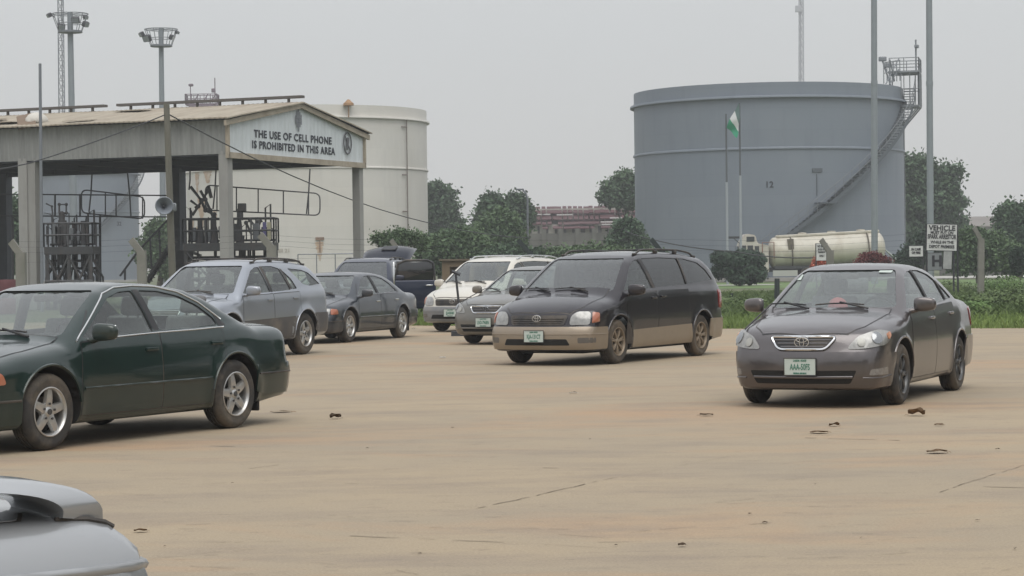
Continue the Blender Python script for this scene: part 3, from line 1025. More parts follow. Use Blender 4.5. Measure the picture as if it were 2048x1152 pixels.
def camry():
    hb, r = 1.335, .325
    return dict(wb=2.67, r=r, W=.885, F=2.305, R=-2.48, ty=.775, tw=.205, rimr=.205,
        low=[(-2.5,.90),(-2.40,.955),(-2.2,.98),(-1.9,.985),(-1.6,.985),(-1.2,.9),(0,.85),(.9,.90),(1.1,.925),(1.6,.865),(2.0,.785),(2.2,.72),(2.31,.66)],
        cab=[(-2.3,.70),(-1.80,.985),(-1.45,1.13),(-1.15,1.27),(-.9,1.345),(-.5,1.395),(-.1,1.41),(.15,1.395),(.38,1.34),(.7,1.17),(1.0,.99),(1.12,.90),(1.4,.70)],
        belt=[(-2.5,.87),(-2.1,.925),(-1.5,.95),(-.8,.955),(0,.93),(.9,.895),(1.4,.83),(2.0,.75),(2.35,.66)],
        plan=[(-2.5,.80),(-2.0,.855),(-1.4,.885),(0,.89),(1.3,.885),(1.9,.855),(2.35,.79)],
        nose=[(.15,2.22),(.24,2.27),(.30,2.305),(.50,2.305),(.54,2.26),(.70,2.215),(.9,2.1)],
        tail=[(.15,-2.38),(.3,-2.45),(.55,-2.48),(.60,-2.44),(.85,-2.42),(1.0,-2.36),(1.2,-2.2)],
        bot=[(-2.5,.27),(-2.1,.24),(-1.7,.20),(1.6,.19),(2.1,.19),(2.35,.22)],
        xm=-.3, bow=.09, crown=.05, crown4=.07, rcrown=.07, t1=.42, t2=.18, inset=.02, c1=.30, zw=.55, shoulder=.006, zcab=1.0,
        cabx=(-1.55, .95), rwx=-1.0, wsx=.22,
        wins=[[(.84,.925),(.55,1.11),(.30,1.262),(.10,1.315),(-.08,1.325),(-.15,.955)], [(-.25,.96),(-.18,1.325),(-.45,1.315),(-.72,1.265),(-.95,1.17),(-1.12,1.05),(-1.14,.985)]],
        ws=[(-.68,.955),(.68,.955),(.53,1.335),(-.53,1.335)], rw=[(-.62,1.06),(.62,1.06),(.50,1.31),(-.50,1.31)],
        doors=[dict(poly=door_front(.92,-.19,.27,.885,.935), handle=(-.04,.80)), dict(poly=door_rear(-.205,-1.16,.27,.935,.95,-hb,r), handle=(-1.03,.82))],
        wtrim=[[(.93,.90),(.58,1.13),(.32,1.30),(.12,1.352),(-.14,1.365),(-.45,1.352),(-.74,1.30),(-.98,1.20),(-1.22,1.035)], [(.80,.912),(-.2,.938),(-1.2,.962)]],
        pillar=[[(-.158,.96),(-.24,.965),(-.172,1.33),(-.09,1.33)], [(-1.15,.975),(-1.27,.98),(-1.20,1.03),(-1.13,1.09)]],
        bonnet=[(.98,-.66),(1.06,0),(.98,.66),(1.5,.70),(2.05,.66),(2.20,.50),(2.24,0),(2.20,-.50),(2.05,-.66),(1.5,-.70)],
        boot=[(-1.86,-.60),(-1.80,0),(-1.86,.60),(-2.25,.68),(-2.38,.60),(-2.40,0),(-2.38,-.60),(-2.25,-.68)],
        fbump=[(-1.16,.24),(1.16,.24),(1.18,.52),(-1.18,.52)], rbump=[(-1.38,.33),(-1.2,.30),(1.2,.30),(1.38,.33),(1.40,.59),(-1.40,.59)],
        bslots=[dict(poly=[(-.5,.27),(.5,.27),(.55,.36),(-.55,.36)])],
        bcords=[dict(pts=[(-1.16,.44),(0,.44),(1.16,.44)], r=.012, m=M_BLACK), dict(mode='CB', pts=[(-1.36,.50),(0,.50),(1.36,.50)], r=.010, m=M_BLACK)],
        grille=dict(poly=[(-.36,.60),(.36,.60),(.40,.69),(-.40,.69)], bars=[(.625,.33),(.65,.35),(.675,.36)], barm=M_TRIM, badge=.655, frame=M_TRIM, bs=.8),
        lamps=[dict(name='headlight', mode='CF', poly=[(.44,.58),(.80,.57),(.82,.68),(.44,.695)], m=M_LENS),
               dict(name='turn_signal', mode='CF', poly=[(.82,.57),(1.02,.58),(.98,.67),(.83,.685)], m=M_AMBER),
               dict(name='tail_light', mode='CB', poly=[(.42,.66),(.74,.67),(.74,.86),(.42,.87)], m=M_RED)],
        platez=.37, rplatez=.76, mirror=(.74,.90), dashx=.85, seatx=-.05, rearx=[-.95], zseat=.36, rim='star5', gap=.05,
        molding=[dict(pts=[(.90,.50),(-.2,.50),(-.93,.50)], r=.012, m=None)],
        lines=[[(.60,1.16),(.92,.90)]], flaps=1)

def corolla():
    hb, r = 1.30, .318
    return dict(wb=2.60, r=r, W=.85, F=2.20, R=-2.33, ty=.74, tw=.195, rimr=.205,
        low=[(-2.35,1.0),(-2.2,1.065),(-1.95,1.085),(-1.6,1.07),(-1.2,.95),(0,.9),(.9,.93),(1.15,.98),(1.5,.935),(1.85,.86),(2.05,.79),(2.2,.70)],
        cab=[(-2.2,.78),(-1.75,1.03),(-1.4,1.20),(-1.1,1.34),(-.8,1.425),(-.4,1.465),(-.1,1.475),(.15,1.455),(.38,1.39),(.7,1.22),(1.05,1.02),(1.2,.93),(1.4,.80)],
        belt=[(-2.35,.97),(-2.0,1.01),(-1.5,1.02),(-.8,1.005),(0,.975),(.9,.945),(1.3,.90),(1.8,.82),(2.2,.70)],
        plan=[(-2.35,.77),(-2.0,.82),(-1.4,.845),(0,.85),(1.3,.842),(1.8,.795),(2.25,.715)],
        nose=[(.15,2.12),(.24,2.17),(.34,2.20),(.52,2.20),(.60,2.165),(.72,2.12),(.8,2.06),(.95,1.9)],
        tail=[(.15,-2.25),(.3,-2.30),(.58,-2.33),(.63,-2.29),(.9,-2.26),(1.05,-2.21),(1.2,-2.1)],
        bot=[(-2.35,.26),(-2.0,.23),(-1.6,.19),(1.6,.18),(2.0,.18),(2.25,.20)],
        xm=-.3, bow=.10, crown=.07, crown4=.10, rcrown=.08, t1=.40, t2=.22, inset=.018, c1=.28, zw=.58, shoulder=.006, bowf=.17, bowf4=.10, zcab=1.05,
        cabx=(-1.5, 1.0), rwx=-1.0, wsx=.24,
        wins=[[(.86,.99),(.55,1.19),(.32,1.325),(.12,1.375),(-.03,1.385),(-.09,1.005)], [(-.18,1.01),(-.12,1.39),(-.40,1.385),(-.68,1.34),(-.86,1.275),(-.92,1.04)],
              [(-.98,1.05),(-.93,1.245),(-1.12,1.14),(-1.24,1.065)]],
        ws=[(-.68,1.005),(.68,1.005),(.51,1.40),(-.51,1.40)], rw=[(-.60,1.12),(.60,1.12),(.48,1.37),(-.48,1.37)],
        doors=[dict(poly=door_front(.90,-.13,.26,.94,.98), handle=(.02,.87)), dict(poly=door_rear(-.145,-1.12,.26,.98,1.01,-hb,r), handle=(-.92,.90))],
        pillar=[[(-.095,1.005),(-.175,1.01),(-.115,1.39),(-.04,1.39)], [(-.925,1.045),(-.975,1.05),(-.925,1.25),(-.875,1.27)]],
        wtrim=[],
        bonnet=[(1.0,-.64),(1.10,0),(1.0,.64),(1.5,.63),(1.85,.58),(2.03,.45),(2.10,0),(2.03,-.45),(1.85,-.58),(1.5,-.63)],
        boot=[(-1.78,-.55),(-1.72,0),(-1.78,.55),(-2.1,.62),(-2.2,.55),(-2.22,0),(-2.2,-.55),(-2.1,-.62)],
        fbump=[(-1.13,.22),(1.13,.22),(1.14,.56),(.8,.575),(-.8,.575),(-1.14,.56)], rbump=[(-1.34,.30),(-1.2,.28),(1.2,.28),(1.34,.30),(1.36,.62),(-1.36,.62)],
        bslots=[dict(poly=[(-.50,.26),(.50,.26),(.56,.39),(-.56,.39)]), dict(poly=[(.68,.34),(.96,.345),(.94,.42),(.70,.40)], m=mat('fog_lamp_grey', (.19,.18,.17), .25, coat=.6, noise=.3, scale=20)), dict(poly=[(-.96,.345),(-.68,.34),(-.70,.40),(-.94,.42)], m=mat('fog_lamp_grey', (.19,.18,.17), .25))],
        bcords=[dict(pts=[(-.52,.325),(0,.325),(.52,.325)], r=.014, m=None, off=.015), dict(pts=[(.62,.315),(.84,.31),(1.02,.33)], r=.010, m=None), dict(pts=[(-1.02,.33),(-.84,.31),(-.62,.315)], r=.010, m=None)],
        grille=dict(poly=[(-.25,.60),(.25,.60),(.37,.725),(-.37,.725)], bars=[(.628,.23),(.662,.27),(.695,.31)], barm=mat('grille_grey', (.14,.14,.15), .4), badge=.668, frame=M_CHROME, fr=.016, bs=1.05, r=.05),
        lamps=[dict(name='headlight', mode='CF', poly=[(.46,.60),(.66,.605),(.90,.645),(1.03,.71),(1.03,.77),(.82,.785),(.58,.725)], m=M_LENS, r=.06, dome=.012, off=.006,
                    sub=[dict(name='lamp_projector', circ=(.79,.706,.055), m=mat('projector_glass', (.25,.26,.27), .1, metal=.6, coat=1), off=.026),
                         dict(name='lamp_beam', circ=(.62,.665,.042), m=M_LENSW, off=.026),
                         dict(name='turn_signal', poly=[(.95,.69),(1.02,.73),(1.0,.77),(.92,.745)], m=mat('pale_amber', (.55,.25,.14), .25, coat=1), off=.02)]),
               dict(name='tail_light', mode='CB', poly=[(.56,.72),(.90,.72),(.92,.93),(.60,.97)], m=M_RED)],
        platez=.43, rplatez=.80, mirror=(.77,.955), dashx=.9, seatx=0.0, rearx=[-.9], zseat=.40, rim='split7', gap=.048,
        molding=[], handlecup=1)

def van():
    hb, r = 1.45, .334
    return dict(wb=2.90, r=r, W=.93, F=2.42, R=-2.50, ty=.80, tw=.205, rimr=.21,
        low=[(-2.5,.95),(-2,.95),(0,.95),(1.2,1.0),(1.5,1.055),(1.8,1.01),(2.05,.93),(2.25,.845),(2.42,.74)],
        cab=[(-2.6,1.40),(-2.3,1.51),(-1.9,1.61),(-1.2,1.68),(-.3,1.70),(.25,1.685),(.55,1.64),(.78,1.56),(1.1,1.36),(1.45,1.13),(1.65,.99),(1.9,.8)],
        belt=[(-2.5,1.09),(-1,1.085),(0,1.075),(1.2,1.04),(1.6,.98),(2.0,.88),(2.45,.74)],
        plan=[(-2.5,.86),(-2.0,.915),(-1.4,.93),(1.2,.93),(1.8,.905),(2.2,.87),(2.45,.84)],
        nose=[(.15,2.35),(.24,2.40),(.34,2.42),(.52,2.42),(.58,2.37),(.72,2.33),(.82,2.27),(.95,2.1)],
        tail=[(.2,-2.42),(.3,-2.47),(.58,-2.50),(.63,-2.45),(.95,-2.44),(1.1,-2.42),(1.35,-2.27),(1.58,-1.98),(1.8,-1.65)],
        bot=[(-2.5,.27),(-2.1,.25),(-1.8,.22),(1.8,.20),(2.2,.21),(2.45,.24)],
        xm=-.3, bow=.09, crown=.08, crown4=.06, rcrown=.06, t1=.22, t2=.26, inset=.02, c1=.16, zw=.65, shoulder=.006, bowf=.17, bowf4=.08, bowr=.10, bowr4=.05, zcab=1.15,
        cabx=(-2.12, 1.4), rwx=-1.75, wsx=.62,
        wins=[[(1.20,1.10),(.92,1.34),(.70,1.50),(.52,1.555),(.42,1.56),(.25,1.115)], [(.13,1.13),(.30,1.575),(-.3,1.59),(-1.2,1.565),(-1.66,1.50),(-1.88,1.38),(-2.04,1.22),(-1.0,1.16)]],
        ws=[(-.77,1.10),(.77,1.10),(.60,1.585),(-.60,1.585)], rw=[(-.66,1.16),(.66,1.16),(.58,1.44),(-.58,1.44)],
        doors=[dict(poly=door_front(1.22,.17,.30,1.04,1.075), handle=(.30,.97)), dict(poly=[(.155,.30),(.155,1.075),(-.97,1.085),(-.97,.55),(-1.0,.30)], handle=(-.02,.985))],
        pillar=[[(.235,1.115),(.145,1.13),(.31,1.575),(.41,1.57)], [(-.98,1.165),(-1.03,1.167),(-1.0,1.58),(-.95,1.58)]],
        wtrim=[],
        bonnet=[(1.34,-.70),(1.46,0),(1.34,.70),(1.8,.70),(2.1,.64),(2.24,.50),(2.29,0),(2.24,-.50),(2.1,-.64),(1.8,-.70)],
        fbump=[(-1.17,.25),(1.17,.25),(1.19,.575),(-1.19,.575)], rbump=[(-1.36,.32),(-1.2,.29),(1.2,.29),(1.36,.32),(1.38,.60),(-1.38,.60)],
        bslots=[dict(poly=[(-.55,.31),(.55,.31),(.50,.40),(-.50,.40)]), dict(poly=[(.66,.34),(.92,.345),(.92,.42),(.66,.42)], m=mat('fog_lamp_dark', (.10,.09,.08), .3, coat=.5)),
                dict(poly=[(-.92,.345),(-.66,.34),(-.66,.42),(-.92,.42)], m=mat('fog_lamp_dark', (.10,.09,.08), .3, coat=.5))],
        bcords=[dict(pts=[(-1.15,.47),(0,.47),(1.15,.47)], r=.009, m=None)],
        grille=dict(poly=[(-.46,.60),(.46,.60),(.52,.745),(-.52,.745)], bars=[(.63,.42),(.662,.44),(.695,.46)], badge=.695, frame=None, bs=1.0, r=.04),
        lamps=[dict(name='headlight', mode='CF', poly=[(.54,.60),(.84,.605),(.87,.80),(.66,.79),(.56,.72)], m=M_LENS, r=.05, dome=.015),
               dict(name='turn_signal', mode='CF', poly=[(.87,.63),(1.00,.65),(1.00,.78),(.895,.79)], m=M_AMBER, r=.02),
               dict(name='tail_light', mode='CB', poly=[(.76,.76),(1.00,.76),(1.00,1.06),(.82,1.06)], m=M_RED)],
        platez=.44, rplatez=.80, mirror=(1.12,1.03), mir=(.13,.085,.07), dashx=1.25, seatx=.35, rearx=[-.55,-1.4], zseat=.50, rim='split7', gap=.055,
        lines=[[(-1.0,1.0),(-2.3,1.03)]])

def rx():
    hb, r = 1.31, .362
    return dict(wb=2.62, r=r, W=.907, F=2.17, R=-2.41, ty=.785, tw=.225, rimr=.22,
        low=[(-2.4,1.0),(-2,1.0),(0,.95),(.9,1.02),(1.1,1.065),(1.5,1.03),(1.85,.94),(2.05,.86),(2.17,.78)],
        cab=[(-2.55,1.40),(-2.2,1.50),(-1.8,1.585),(-1.3,1.635),(-.6,1.665),(-.15,1.66),(.12,1.635),(.35,1.56),(.65,1.36),(.95,1.15),(1.10,1.02),(1.3,.85)],
        belt=[(-2.4,1.13),(-1,1.10),(0,1.075),(.9,1.05),(1.3,.99),(1.8,.90),(2.2,.78)],
        plan=[(-2.4,.84),(-2.0,.885),(-1.4,.905),(1.2,.905),(1.7,.88),(2.2,.81)],
        nose=[(.2,2.08),(.3,2.14),(.42,2.17),(.62,2.17),(.68,2.13),(.82,2.08),(.95,1.95)],
        tail=[(.25,-2.32),(.35,-2.38),(.65,-2.41),(.70,-2.37),(1.0,-2.36),(1.14,-2.33),(1.3,-2.22),(1.55,-1.93),(1.7,-1.75)],
        bot=[(-2.4,.35),(-2.1,.32),(-1.7,.28),(1.6,.26),(2.0,.28),(2.25,.32)],
        xm=-.3, bow=.09, crown=.07, crown4=.07, rcrown=.06, t1=.30, t2=.26, inset=.02, c1=.18, zw=.7, shoulder=.007, flare=.03, zcab=1.15,
        cabx=(-1.95, 1.0), rwx=-1.6, wsx=.20,
        wins=[[(.80,1.09),(.52,1.30),(.28,1.465),(.10,1.52),(-.04,1.53),(-.13,1.10)], [(-.22,1.105),(-.15,1.54),(-.5,1.54),(-.72,1.50),(-.86,1.13)],
              [(-.92,1.135),(-.80,1.47),(-1.0,1.32),(-1.10,1.15)], [(-1.02,1.50),(-1.5,1.47),(-1.72,1.42),(-2.02,1.22),(-1.62,1.19),(-1.36,1.22)]],
        ws=[(-.73,1.10),(.73,1.10),(.57,1.555),(-.57,1.555)], rw=[(-.64,1.16),(.64,1.16),(.55,1.44),(-.55,1.44)],
        doors=[dict(poly=door_front(.88,-.17,.36,1.045,1.07), handle=(-.02,.975)), dict(poly=door_rear(-.185,-1.12,.36,1.07,1.09,-hb,r), handle=(-.93,.99))],
        pillar=[[(-.135,1.10),(-.215,1.105),(-.155,1.54),(-.06,1.535)], [(-.865,1.13),(-.915,1.135),(-.80,1.48),(-.735,1.50)]],
        wtrim=[],
        bonnet=[(.95,-.66),(1.06,0),(.95,.66),(1.4,.66),(1.8,.62),(1.98,.46),(2.04,0),(1.98,-.46),(1.8,-.62),(1.4,-.66)],
        fbump=[(-1.08,.32),(1.08,.32),(1.10,.66),(-1.10,.66)], rbump=[(-1.32,.41),(-1.2,.38),(1.2,.38),(1.32,.41),(1.34,.72),(-1.34,.72)],
        bslots=[dict(poly=[(-.45,.38),(.45,.38),(.42,.48),(-.42,.48)])], bcords=[],
        grille=dict(poly=[(-.36,.70),(.36,.70),(.42,.83),(-.42,.83)], bars=[(.73,.33),(.765,.36),(.80,.38)], barm=M_TRIM, badge=.77, frame=M_CHROME, bs=.9, r=.04),
        lamps=[dict(name='headlight', mode='CF', poly=[(.48,.70),(.92,.70),(.96,.83),(.50,.85)], m=M_LENS, r=.04),
               dict(name='tail_light', mode='CB', poly=[(.52,.80),(.76,.80),(.76,1.06),(.56,1.06)], m=M_RED)],
        platez=.53, rplatez=.95, mirror=(.74,1.06), mir=(.12,.08,.065), dashx=.85, seatx=-.05, rearx=[-.95], zseat=.52, rim='star5', gap=.05,
        lipm=None, lines=[])

def fixm(d):
    for ml in d.get('molding', []):
        if ml['m'] is None: ml['m'] = d['paint']
    for k in ('bslots', 'bcords'):
        for q in d.get(k, []):
            if 'm' in q and q['m'] is None: q['m'] = d.get('bumpm', d['paint'])
    if d.get('lipm', 1) is None: d['lipm'] = d['paint']
    return d

def build_camry(pm, **kw):
    d = camry(); d['paint'] = pm; d.update(kw); return fixm(d)
def build_corolla(pm, **kw):
    d = corolla(); d['paint'] = pm; d.update(kw); return fixm(d)
def build_van(pm, **kw):
    d = van(); d['paint'] = pm; d.update(kw)
    if 'cladm' in kw:
        m = kw['cladm']; hb, r = 1.45, .334
        d['bumpm'] = m
        d['clad'] = [dict(poly=[(1.0,.25),(1.0,.50),(.2,.52),(-.99,.54),(-.99,.25)], m=m)]
        a = arc(-hb, r, r + .085, 22, 158, 10)
        d['clad'] = [dict(poly=[(1.02,.24),(1.03,.50),(.2,.515),(-1.03,.535),(-1.06,.24)][::-1], m=m),
                     dict(poly=[(-1.87,.30),(-1.86,.56),(-2.2,.58),(-2.2,.30)], m=m)]
    return fixm(d)
def build_rx(pm, **kw):
    d = rx(); d['paint'] = pm; d.update(kw)
    if 'cladm' in kw:
        m = kw['cladm']
        d['bumpm'] = m
        d['clad'] = [dict(poly=([(.86,.30),(.855,.60),(.87,.64),(0,.66),(-.996,.68)] + arc(-1.31, .362, .447, 44, -6, 8))[::-1], m=m)]
    return fixm(d)

P_GREEN = paint('dark_green_paint', (.007, .022, .020), .15, .28, .05, .45, .006)
P_BLACKV = paint('black_plum_paint', (.013, .012, .018), .3, .32, .06, .5, .02)
P_GREY = paint('graphite_paint', (.108, .100, .104), .75, .30, .08, .5, .03)
P_GREY2 = paint('dusty_grey_paint', (.13, .135, .13), .5, .38, .30, .5, .14)
P_SILVERB = paint('blue_silver_paint', (.29, .315, .355), .6, .32, .10, .5, .03)
P_DGREY = paint('dark_slate_paint', (.028, .037, .050), .35, .32, .10, .5, .03)
P_WHITE = paint('cream_white_paint', (.58, .56, .50), .05, .38, .20, .5, .08)
P_NAVY = paint('navy_paint', (.007, .014, .038), .3, .32, .06, .5, .01)
P_SILVER = paint('silver_paint', (.33, .34, .35), .45, .30, .04, .4, .01)
P_BEIGE = paint('beige_lower_paint', (.26, .215, .165), .45, .42, .35, .55, .2)
P_CLAD = mat('dark_cladding', (.075, .073, .072), .55, noise=.15, dirt=DUST, dirt_amt=.3)
P_GCLAD = mat('grey_lower_cladding', (.17, .175, .18), .5, noise=.12, dirt=DUST, dirt_amt=.3)
# ================================================================== GROUND
def sheet(name, pts, z, m, parent=None):
    bm = bmesh.new(); bm.faces.new([bm.verts.new((x, y, z)) for x, y in pts])
    bmesh.ops.recalc_face_normals(bm, faces=bm.faces[:])
    for f in bm.faces:
        if f.normal.z < 0: f.normal_flip()
    return obj(name, bm, m, parent)

def ground_mat():
    m = bpy.data.materials.new('dusty_concrete'); m.use_nodes = True
    n = m.node_tree; b = n.nodes['Principled BSDF']; b.inputs['Roughness'].default_value = .88
    b.inputs['Specular IOR Level'].default_value = .3
    tcn = n.nodes.new('ShaderNodeTexCoord')
    def noise(scale, det, rough=.6, stretch=None, dist=0):
        t = n.nodes.new('ShaderNodeTexNoise'); t.inputs['Scale'].default_value = scale; t.inputs['Detail'].default_value = det
        t.inputs['Roughness'].default_value = rough; t.inputs['Distortion'].default_value = dist
        if stretch:
            mp_ = n.nodes.new('ShaderNodeMapping'); mp_.inputs['Scale'].default_value = stretch
            n.links.new(tcn.outputs['Object'], mp_.inputs[0]); n.links.new(mp_.outputs[0], t.inputs[0])
        else: n.links.new(tcn.outputs['Object'], t.inputs[0])
        return t.outputs[0]
    def ramp(src, a, b_, lo=0., hi=1.):
        r_ = n.nodes.new('ShaderNodeMapRange'); r_.inputs[1].default_value = a; r_.inputs[2].default_value = b_
        r_.inputs[3].default_value = lo; r_.inputs[4].default_value = hi; n.links.new(src, r_.inputs[0]); return r_.outputs[0]
    def mix(fac, A, B, bt='MIX'):
        x = n.nodes.new('ShaderNodeMix'); x.data_type = 'RGBA'; x.blend_type = bt
        if isinstance(fac, float): x.inputs[0].default_value = fac
        else: n.links.new(fac, x.inputs[0])
        for i, q in ((6, A), (7, B)):
            if isinstance(q, tuple): x.inputs[i].default_value = (*q, 1)
            else: n.links.new(q, x.inputs[i])
        return x.outputs[2]
    c = mix(ramp(noise(.35, 5), .35, .65), (.335, .270, .186), (.292, .243, .178))
    c = mix(ramp(noise(.22, 6, .65, (.7, 1.6, 1), .6), .52, .66, 0, .7), c, (.37, .243, .148))      # laterite wash
    c = mix(ramp(noise(.9, 8, .7, (.6, 1.5, 1)), .48, .70, 0, .75), c, (.23, .188, .148))              # grey scuffs
    c = mix(ramp(noise(4.5, 8, .75, (.8, 1.3, 1), .4), .56, .70, 0, .55), c, (.20, .16, .12))         # small stains
    c = mix(ramp(noise(14, 6, .8), .60, .72, 0, .6), c, (.15, .115, .08))                            # specks
    g = ramp(noise(60, 4, .8), .3, .7, .80, 1.20)
    c = mix(1.0, c, g, 'MULTIPLY')
    n.links.new(c, b.inputs['Base Color'])
    bp = n.nodes.new('ShaderNodeBump'); bp.inputs['Strength'].default_value = .5; bp.inputs['Distance'].default_value = .01
    n.links.new(noise(25, 8, .75), bp.inputs['Height']); n.links.new(bp.outputs[0], b.inputs['Normal'])
    return m
M_LOT = ground_mat()
M_JOINT = mat('joint_dark', (.175, .14, .10), .95, noise=.4, scale=3)
M_EARTH = mat('earth_grass', (.085, .105, .045), .95, noise=.35, scale=.5, dirt=(.16, .13, .075), dirt_amt=.5, dirt_scale=.3)
struct(sheet('ground', [(-1500, -200), (1500, -200), (1500, 3000), (-1500, 3000)], -.012, M_EARTH))
E0, E1, E2 = gp(2048, 656), gp(1430, 657), gp(850, 651)
lot = sheet('concrete_lot', [(-60, -60), (60, -60), (60, E0.y - 3), (E0.x, E0.y), (E1.x, E1.y), (E2.x, E2.y), (-12, 66), (-60, 78)], 0, M_LOT)
struct(lot)
# joints and cracks in the slabs, fine wavering strips
rnd = random.Random(3)
def wiggle(a, b, st=.25, amp=.02):
    a, b = Vector(a), Vector(b); n = max(2, int((b - a).length / st)); out = []
    t = (b - a).normalized(); nn = Vector((-t.y, t.x)); o = 0
    for i in range(n + 1):
        o = o * .8 + rnd.uniform(-amp, amp)
        out.append(a.lerp(b, i / n) + nn * o)
    return out
jb = bmesh.new()
def strip(pts, w0):
    prev = None
    for i, p in enumerate(pts):
        t = (pts[min(i + 1, len(pts) - 1)] - pts[max(i - 1, 0)]).normalized(); nn = Vector((-t.y, t.x)) * w0 * rnd.uniform(.25, 1)
        A = jb.verts.new((p.x + nn.x, p.y + nn.y, .004)); B = jb.verts.new((p.x - nn.x, p.y - nn.y, .004))
        if prev and rnd.random() > .2: jb.faces.new((prev[0], prev[1], B, A))
        prev = (A, B)
for (a, b, w0) in (((940, 1020), (1185, 966), .008), ((1185, 966), (1240, 955), .005), ((700, 1072), (1010, 1085), .008), ((1880, 985), (2048, 930), .006), ((1610, 876), (1800, 881), .018),
                   ((1965, 974), (2060, 977), .014), ((600, 775), (800, 757), .010), ((915, 731), (1010, 728), .02), ((560, 905), (720, 900), .006), ((420, 892), (470, 893), .012),
                   ((1085, 936), (1120, 937), .012), ((690, 968), (725, 967), .008), ((1240, 770), (1480, 762), .008), ((1500, 1050), (1545, 1046), .006), ((500, 938), (560, 930), .006)):
    p, q = gp(*a), gp(*b)
    strip(wiggle((p.x, p.y), (q.x, q.y), .1, .012), w0 * .9)
for i in range(150):      # short hairline streaks and scuffs
    px, py = rnd.uniform(0, 2048), 700 + 450 * rnd.random() ** .8
    p = gp(px, py); L = rnd.uniform(.05, .35) * (1.6 if rnd.random() < .2 else 1); a_ = rnd.gauss(0, .35)
    strip(wiggle((p.x, p.y), (p.x + L * math.cos(a_), p.y + L * math.sin(a_)), .05, .006), rnd.uniform(.0015, .0045))
for (a, b) in (((640, 1046), (940, 1020)), ((1240, 955), (1500, 905)), ((1010, 1085), (1300, 1100)), ((1180, 880), (1500, 868)), ((300, 905), (560, 905))):
    p, q = gp(*a), gp(*b); strip(wiggle((p.x, p.y), (q.x, q.y), .12, .012), .0022)
struct(obj('slab_joint', jb, M_JOINT))

# ------------------------------------------------------------------ dry leaves and litter on the slab
M_LEAF = mat('dry_leaf_brown', (.20, .125, .065), .85, noise=.4, scale=12)
M_LEAFD = mat('dry_leaf_dark', (.11, .075, .045), .9, noise=.4, scale=12)
M_PAPER = mat('white_paper', (.62, .60, .56), .8)
def leaf(px, py, size, label, m, curl=.5, rz=None, group='dry leaves scattered on the lot', cat='leaf', name='dry_leaf'):
    size *= .85; bm = bmesh.new(); n = 8; rows = []
    for i in range(n + 1):
        t = i / n; wd = size * .36 * math.sin(math.pi * min(1, t * .92 + .04)) ** .8
        x = (t - .5) * size; zc = size * curl * (.12 * math.sin(t * 3.0) + .05 * math.sin(t * 9 + px))
        rows.append([bm.verts.new((x, s_ * wd, abs(zc) + abs(s_) * size * curl * (.16 + .14 * math.sin(px + s_ * 2)) + .008 + .01 * size * (1 + math.sin(7 * t + s_ * 3)))) for s_ in (-1, -.5, 0, .5, 1)])
    for i in range(n):
        for j in range(4): bm.faces.new((rows[i][j], rows[i][j + 1], rows[i + 1][j + 1], rows[i + 1][j]))
    r_ = bmesh.ops.solidify(bm, geom=bm.faces[:], thickness=.0015)
    tube(bm, [(size * .48, 0, .006), (size * .62, size * .05, .012), (size * .7, size * .04, .004)], size * .012, 5)
    bmesh.ops.recalc_face_normals(bm, faces=bm.faces[:])
    o = obj(name, bm, m, None, 60)
    o.location = gp(px, py); o.rotation_euler = (0, 0, rz if rz is not None else (px * 7.3) % 6.28)
    tag(o, label, cat, group)
leaf(1833, 832, .20, 'largest curled brown leaf, lying in front of the grey saloon front wheel', M_LEAF, 1.1, 2.6)
leaf(671, 838, .15, 'dark curled leaf alone on the slab right of the green saloon rear wheel', M_LEAFD, 1.0, .6)
leaf(1874, 907, .20, 'flat brown leaf at the right, nearer than the largest leaf', M_LEAF, .5, .2)
leaf(281, 1065, .09, 'reddish brown leaf beside the silver car spoiler', M_LEAF, .5, .1)
leaf(1668, 853, .13, 'small twisted leaf below the grey saloon number plate', M_LEAF, .7, .4)
leaf(1638, 867, .20, 'long flat twig-like leaf left of the slab crack below the grey saloon', M_LEAF, .25, .3)
leaf(1413, 832, .16, 'thin leaf lying between the black minivan and the grey saloon', M_LEAFD, .35, 2.8)
leaf(1364, 1094, .055, 'tiny dark leaf near the bottom edge right of centre', M_LEAFD, .8, .4)
leaf(1878, 852, .10, 'faint small leaf just right of and below the largest leaf', M_LEAF, .4, .1)
leaf(562, 825, .26, 'long dry stalk lying behind the green saloon rear wheel', M_LEAF, .12, .1)
for i, (x, y, s_) in enumerate(((840, 1110, .022), (465, 968, .02), (735, 898, .03), (1232, 1093, .022), (1500, 1030, .03), (1722, 1078, .02),
                                (1955, 1043, .03), (2030, 1100, .03), (1630, 970, .025), (330, 1095, .015),
                                (905, 857, .03), (1530, 1048, .035), (1180, 880, .025), (1995, 900, .04))):
    leaf(x, y, s_, 'tiny crumb of dead leaf on the bare slab', M_LEAFD, .6, group='tiny leaf crumbs strewn over the slab')
leaf(885, 717, .12, 'white paper scrap left of the black minivan', M_PAPER, .5, .1, 'white litter scraps on the lot', 'litter', 'paper_scrap')
leaf(1146, 787, .11, 'white paper scrap lying in front of the black minivan', M_PAPER, .5, .1, 'white litter scraps on the lot', 'litter', 'paper_scrap')
leaf(827, 658, .12, 'white litter scrap by the rear wheel of the slate saloon', M_PAPER, .5, .1, 'white litter scraps on the lot', 'litter', 'paper_scrap')

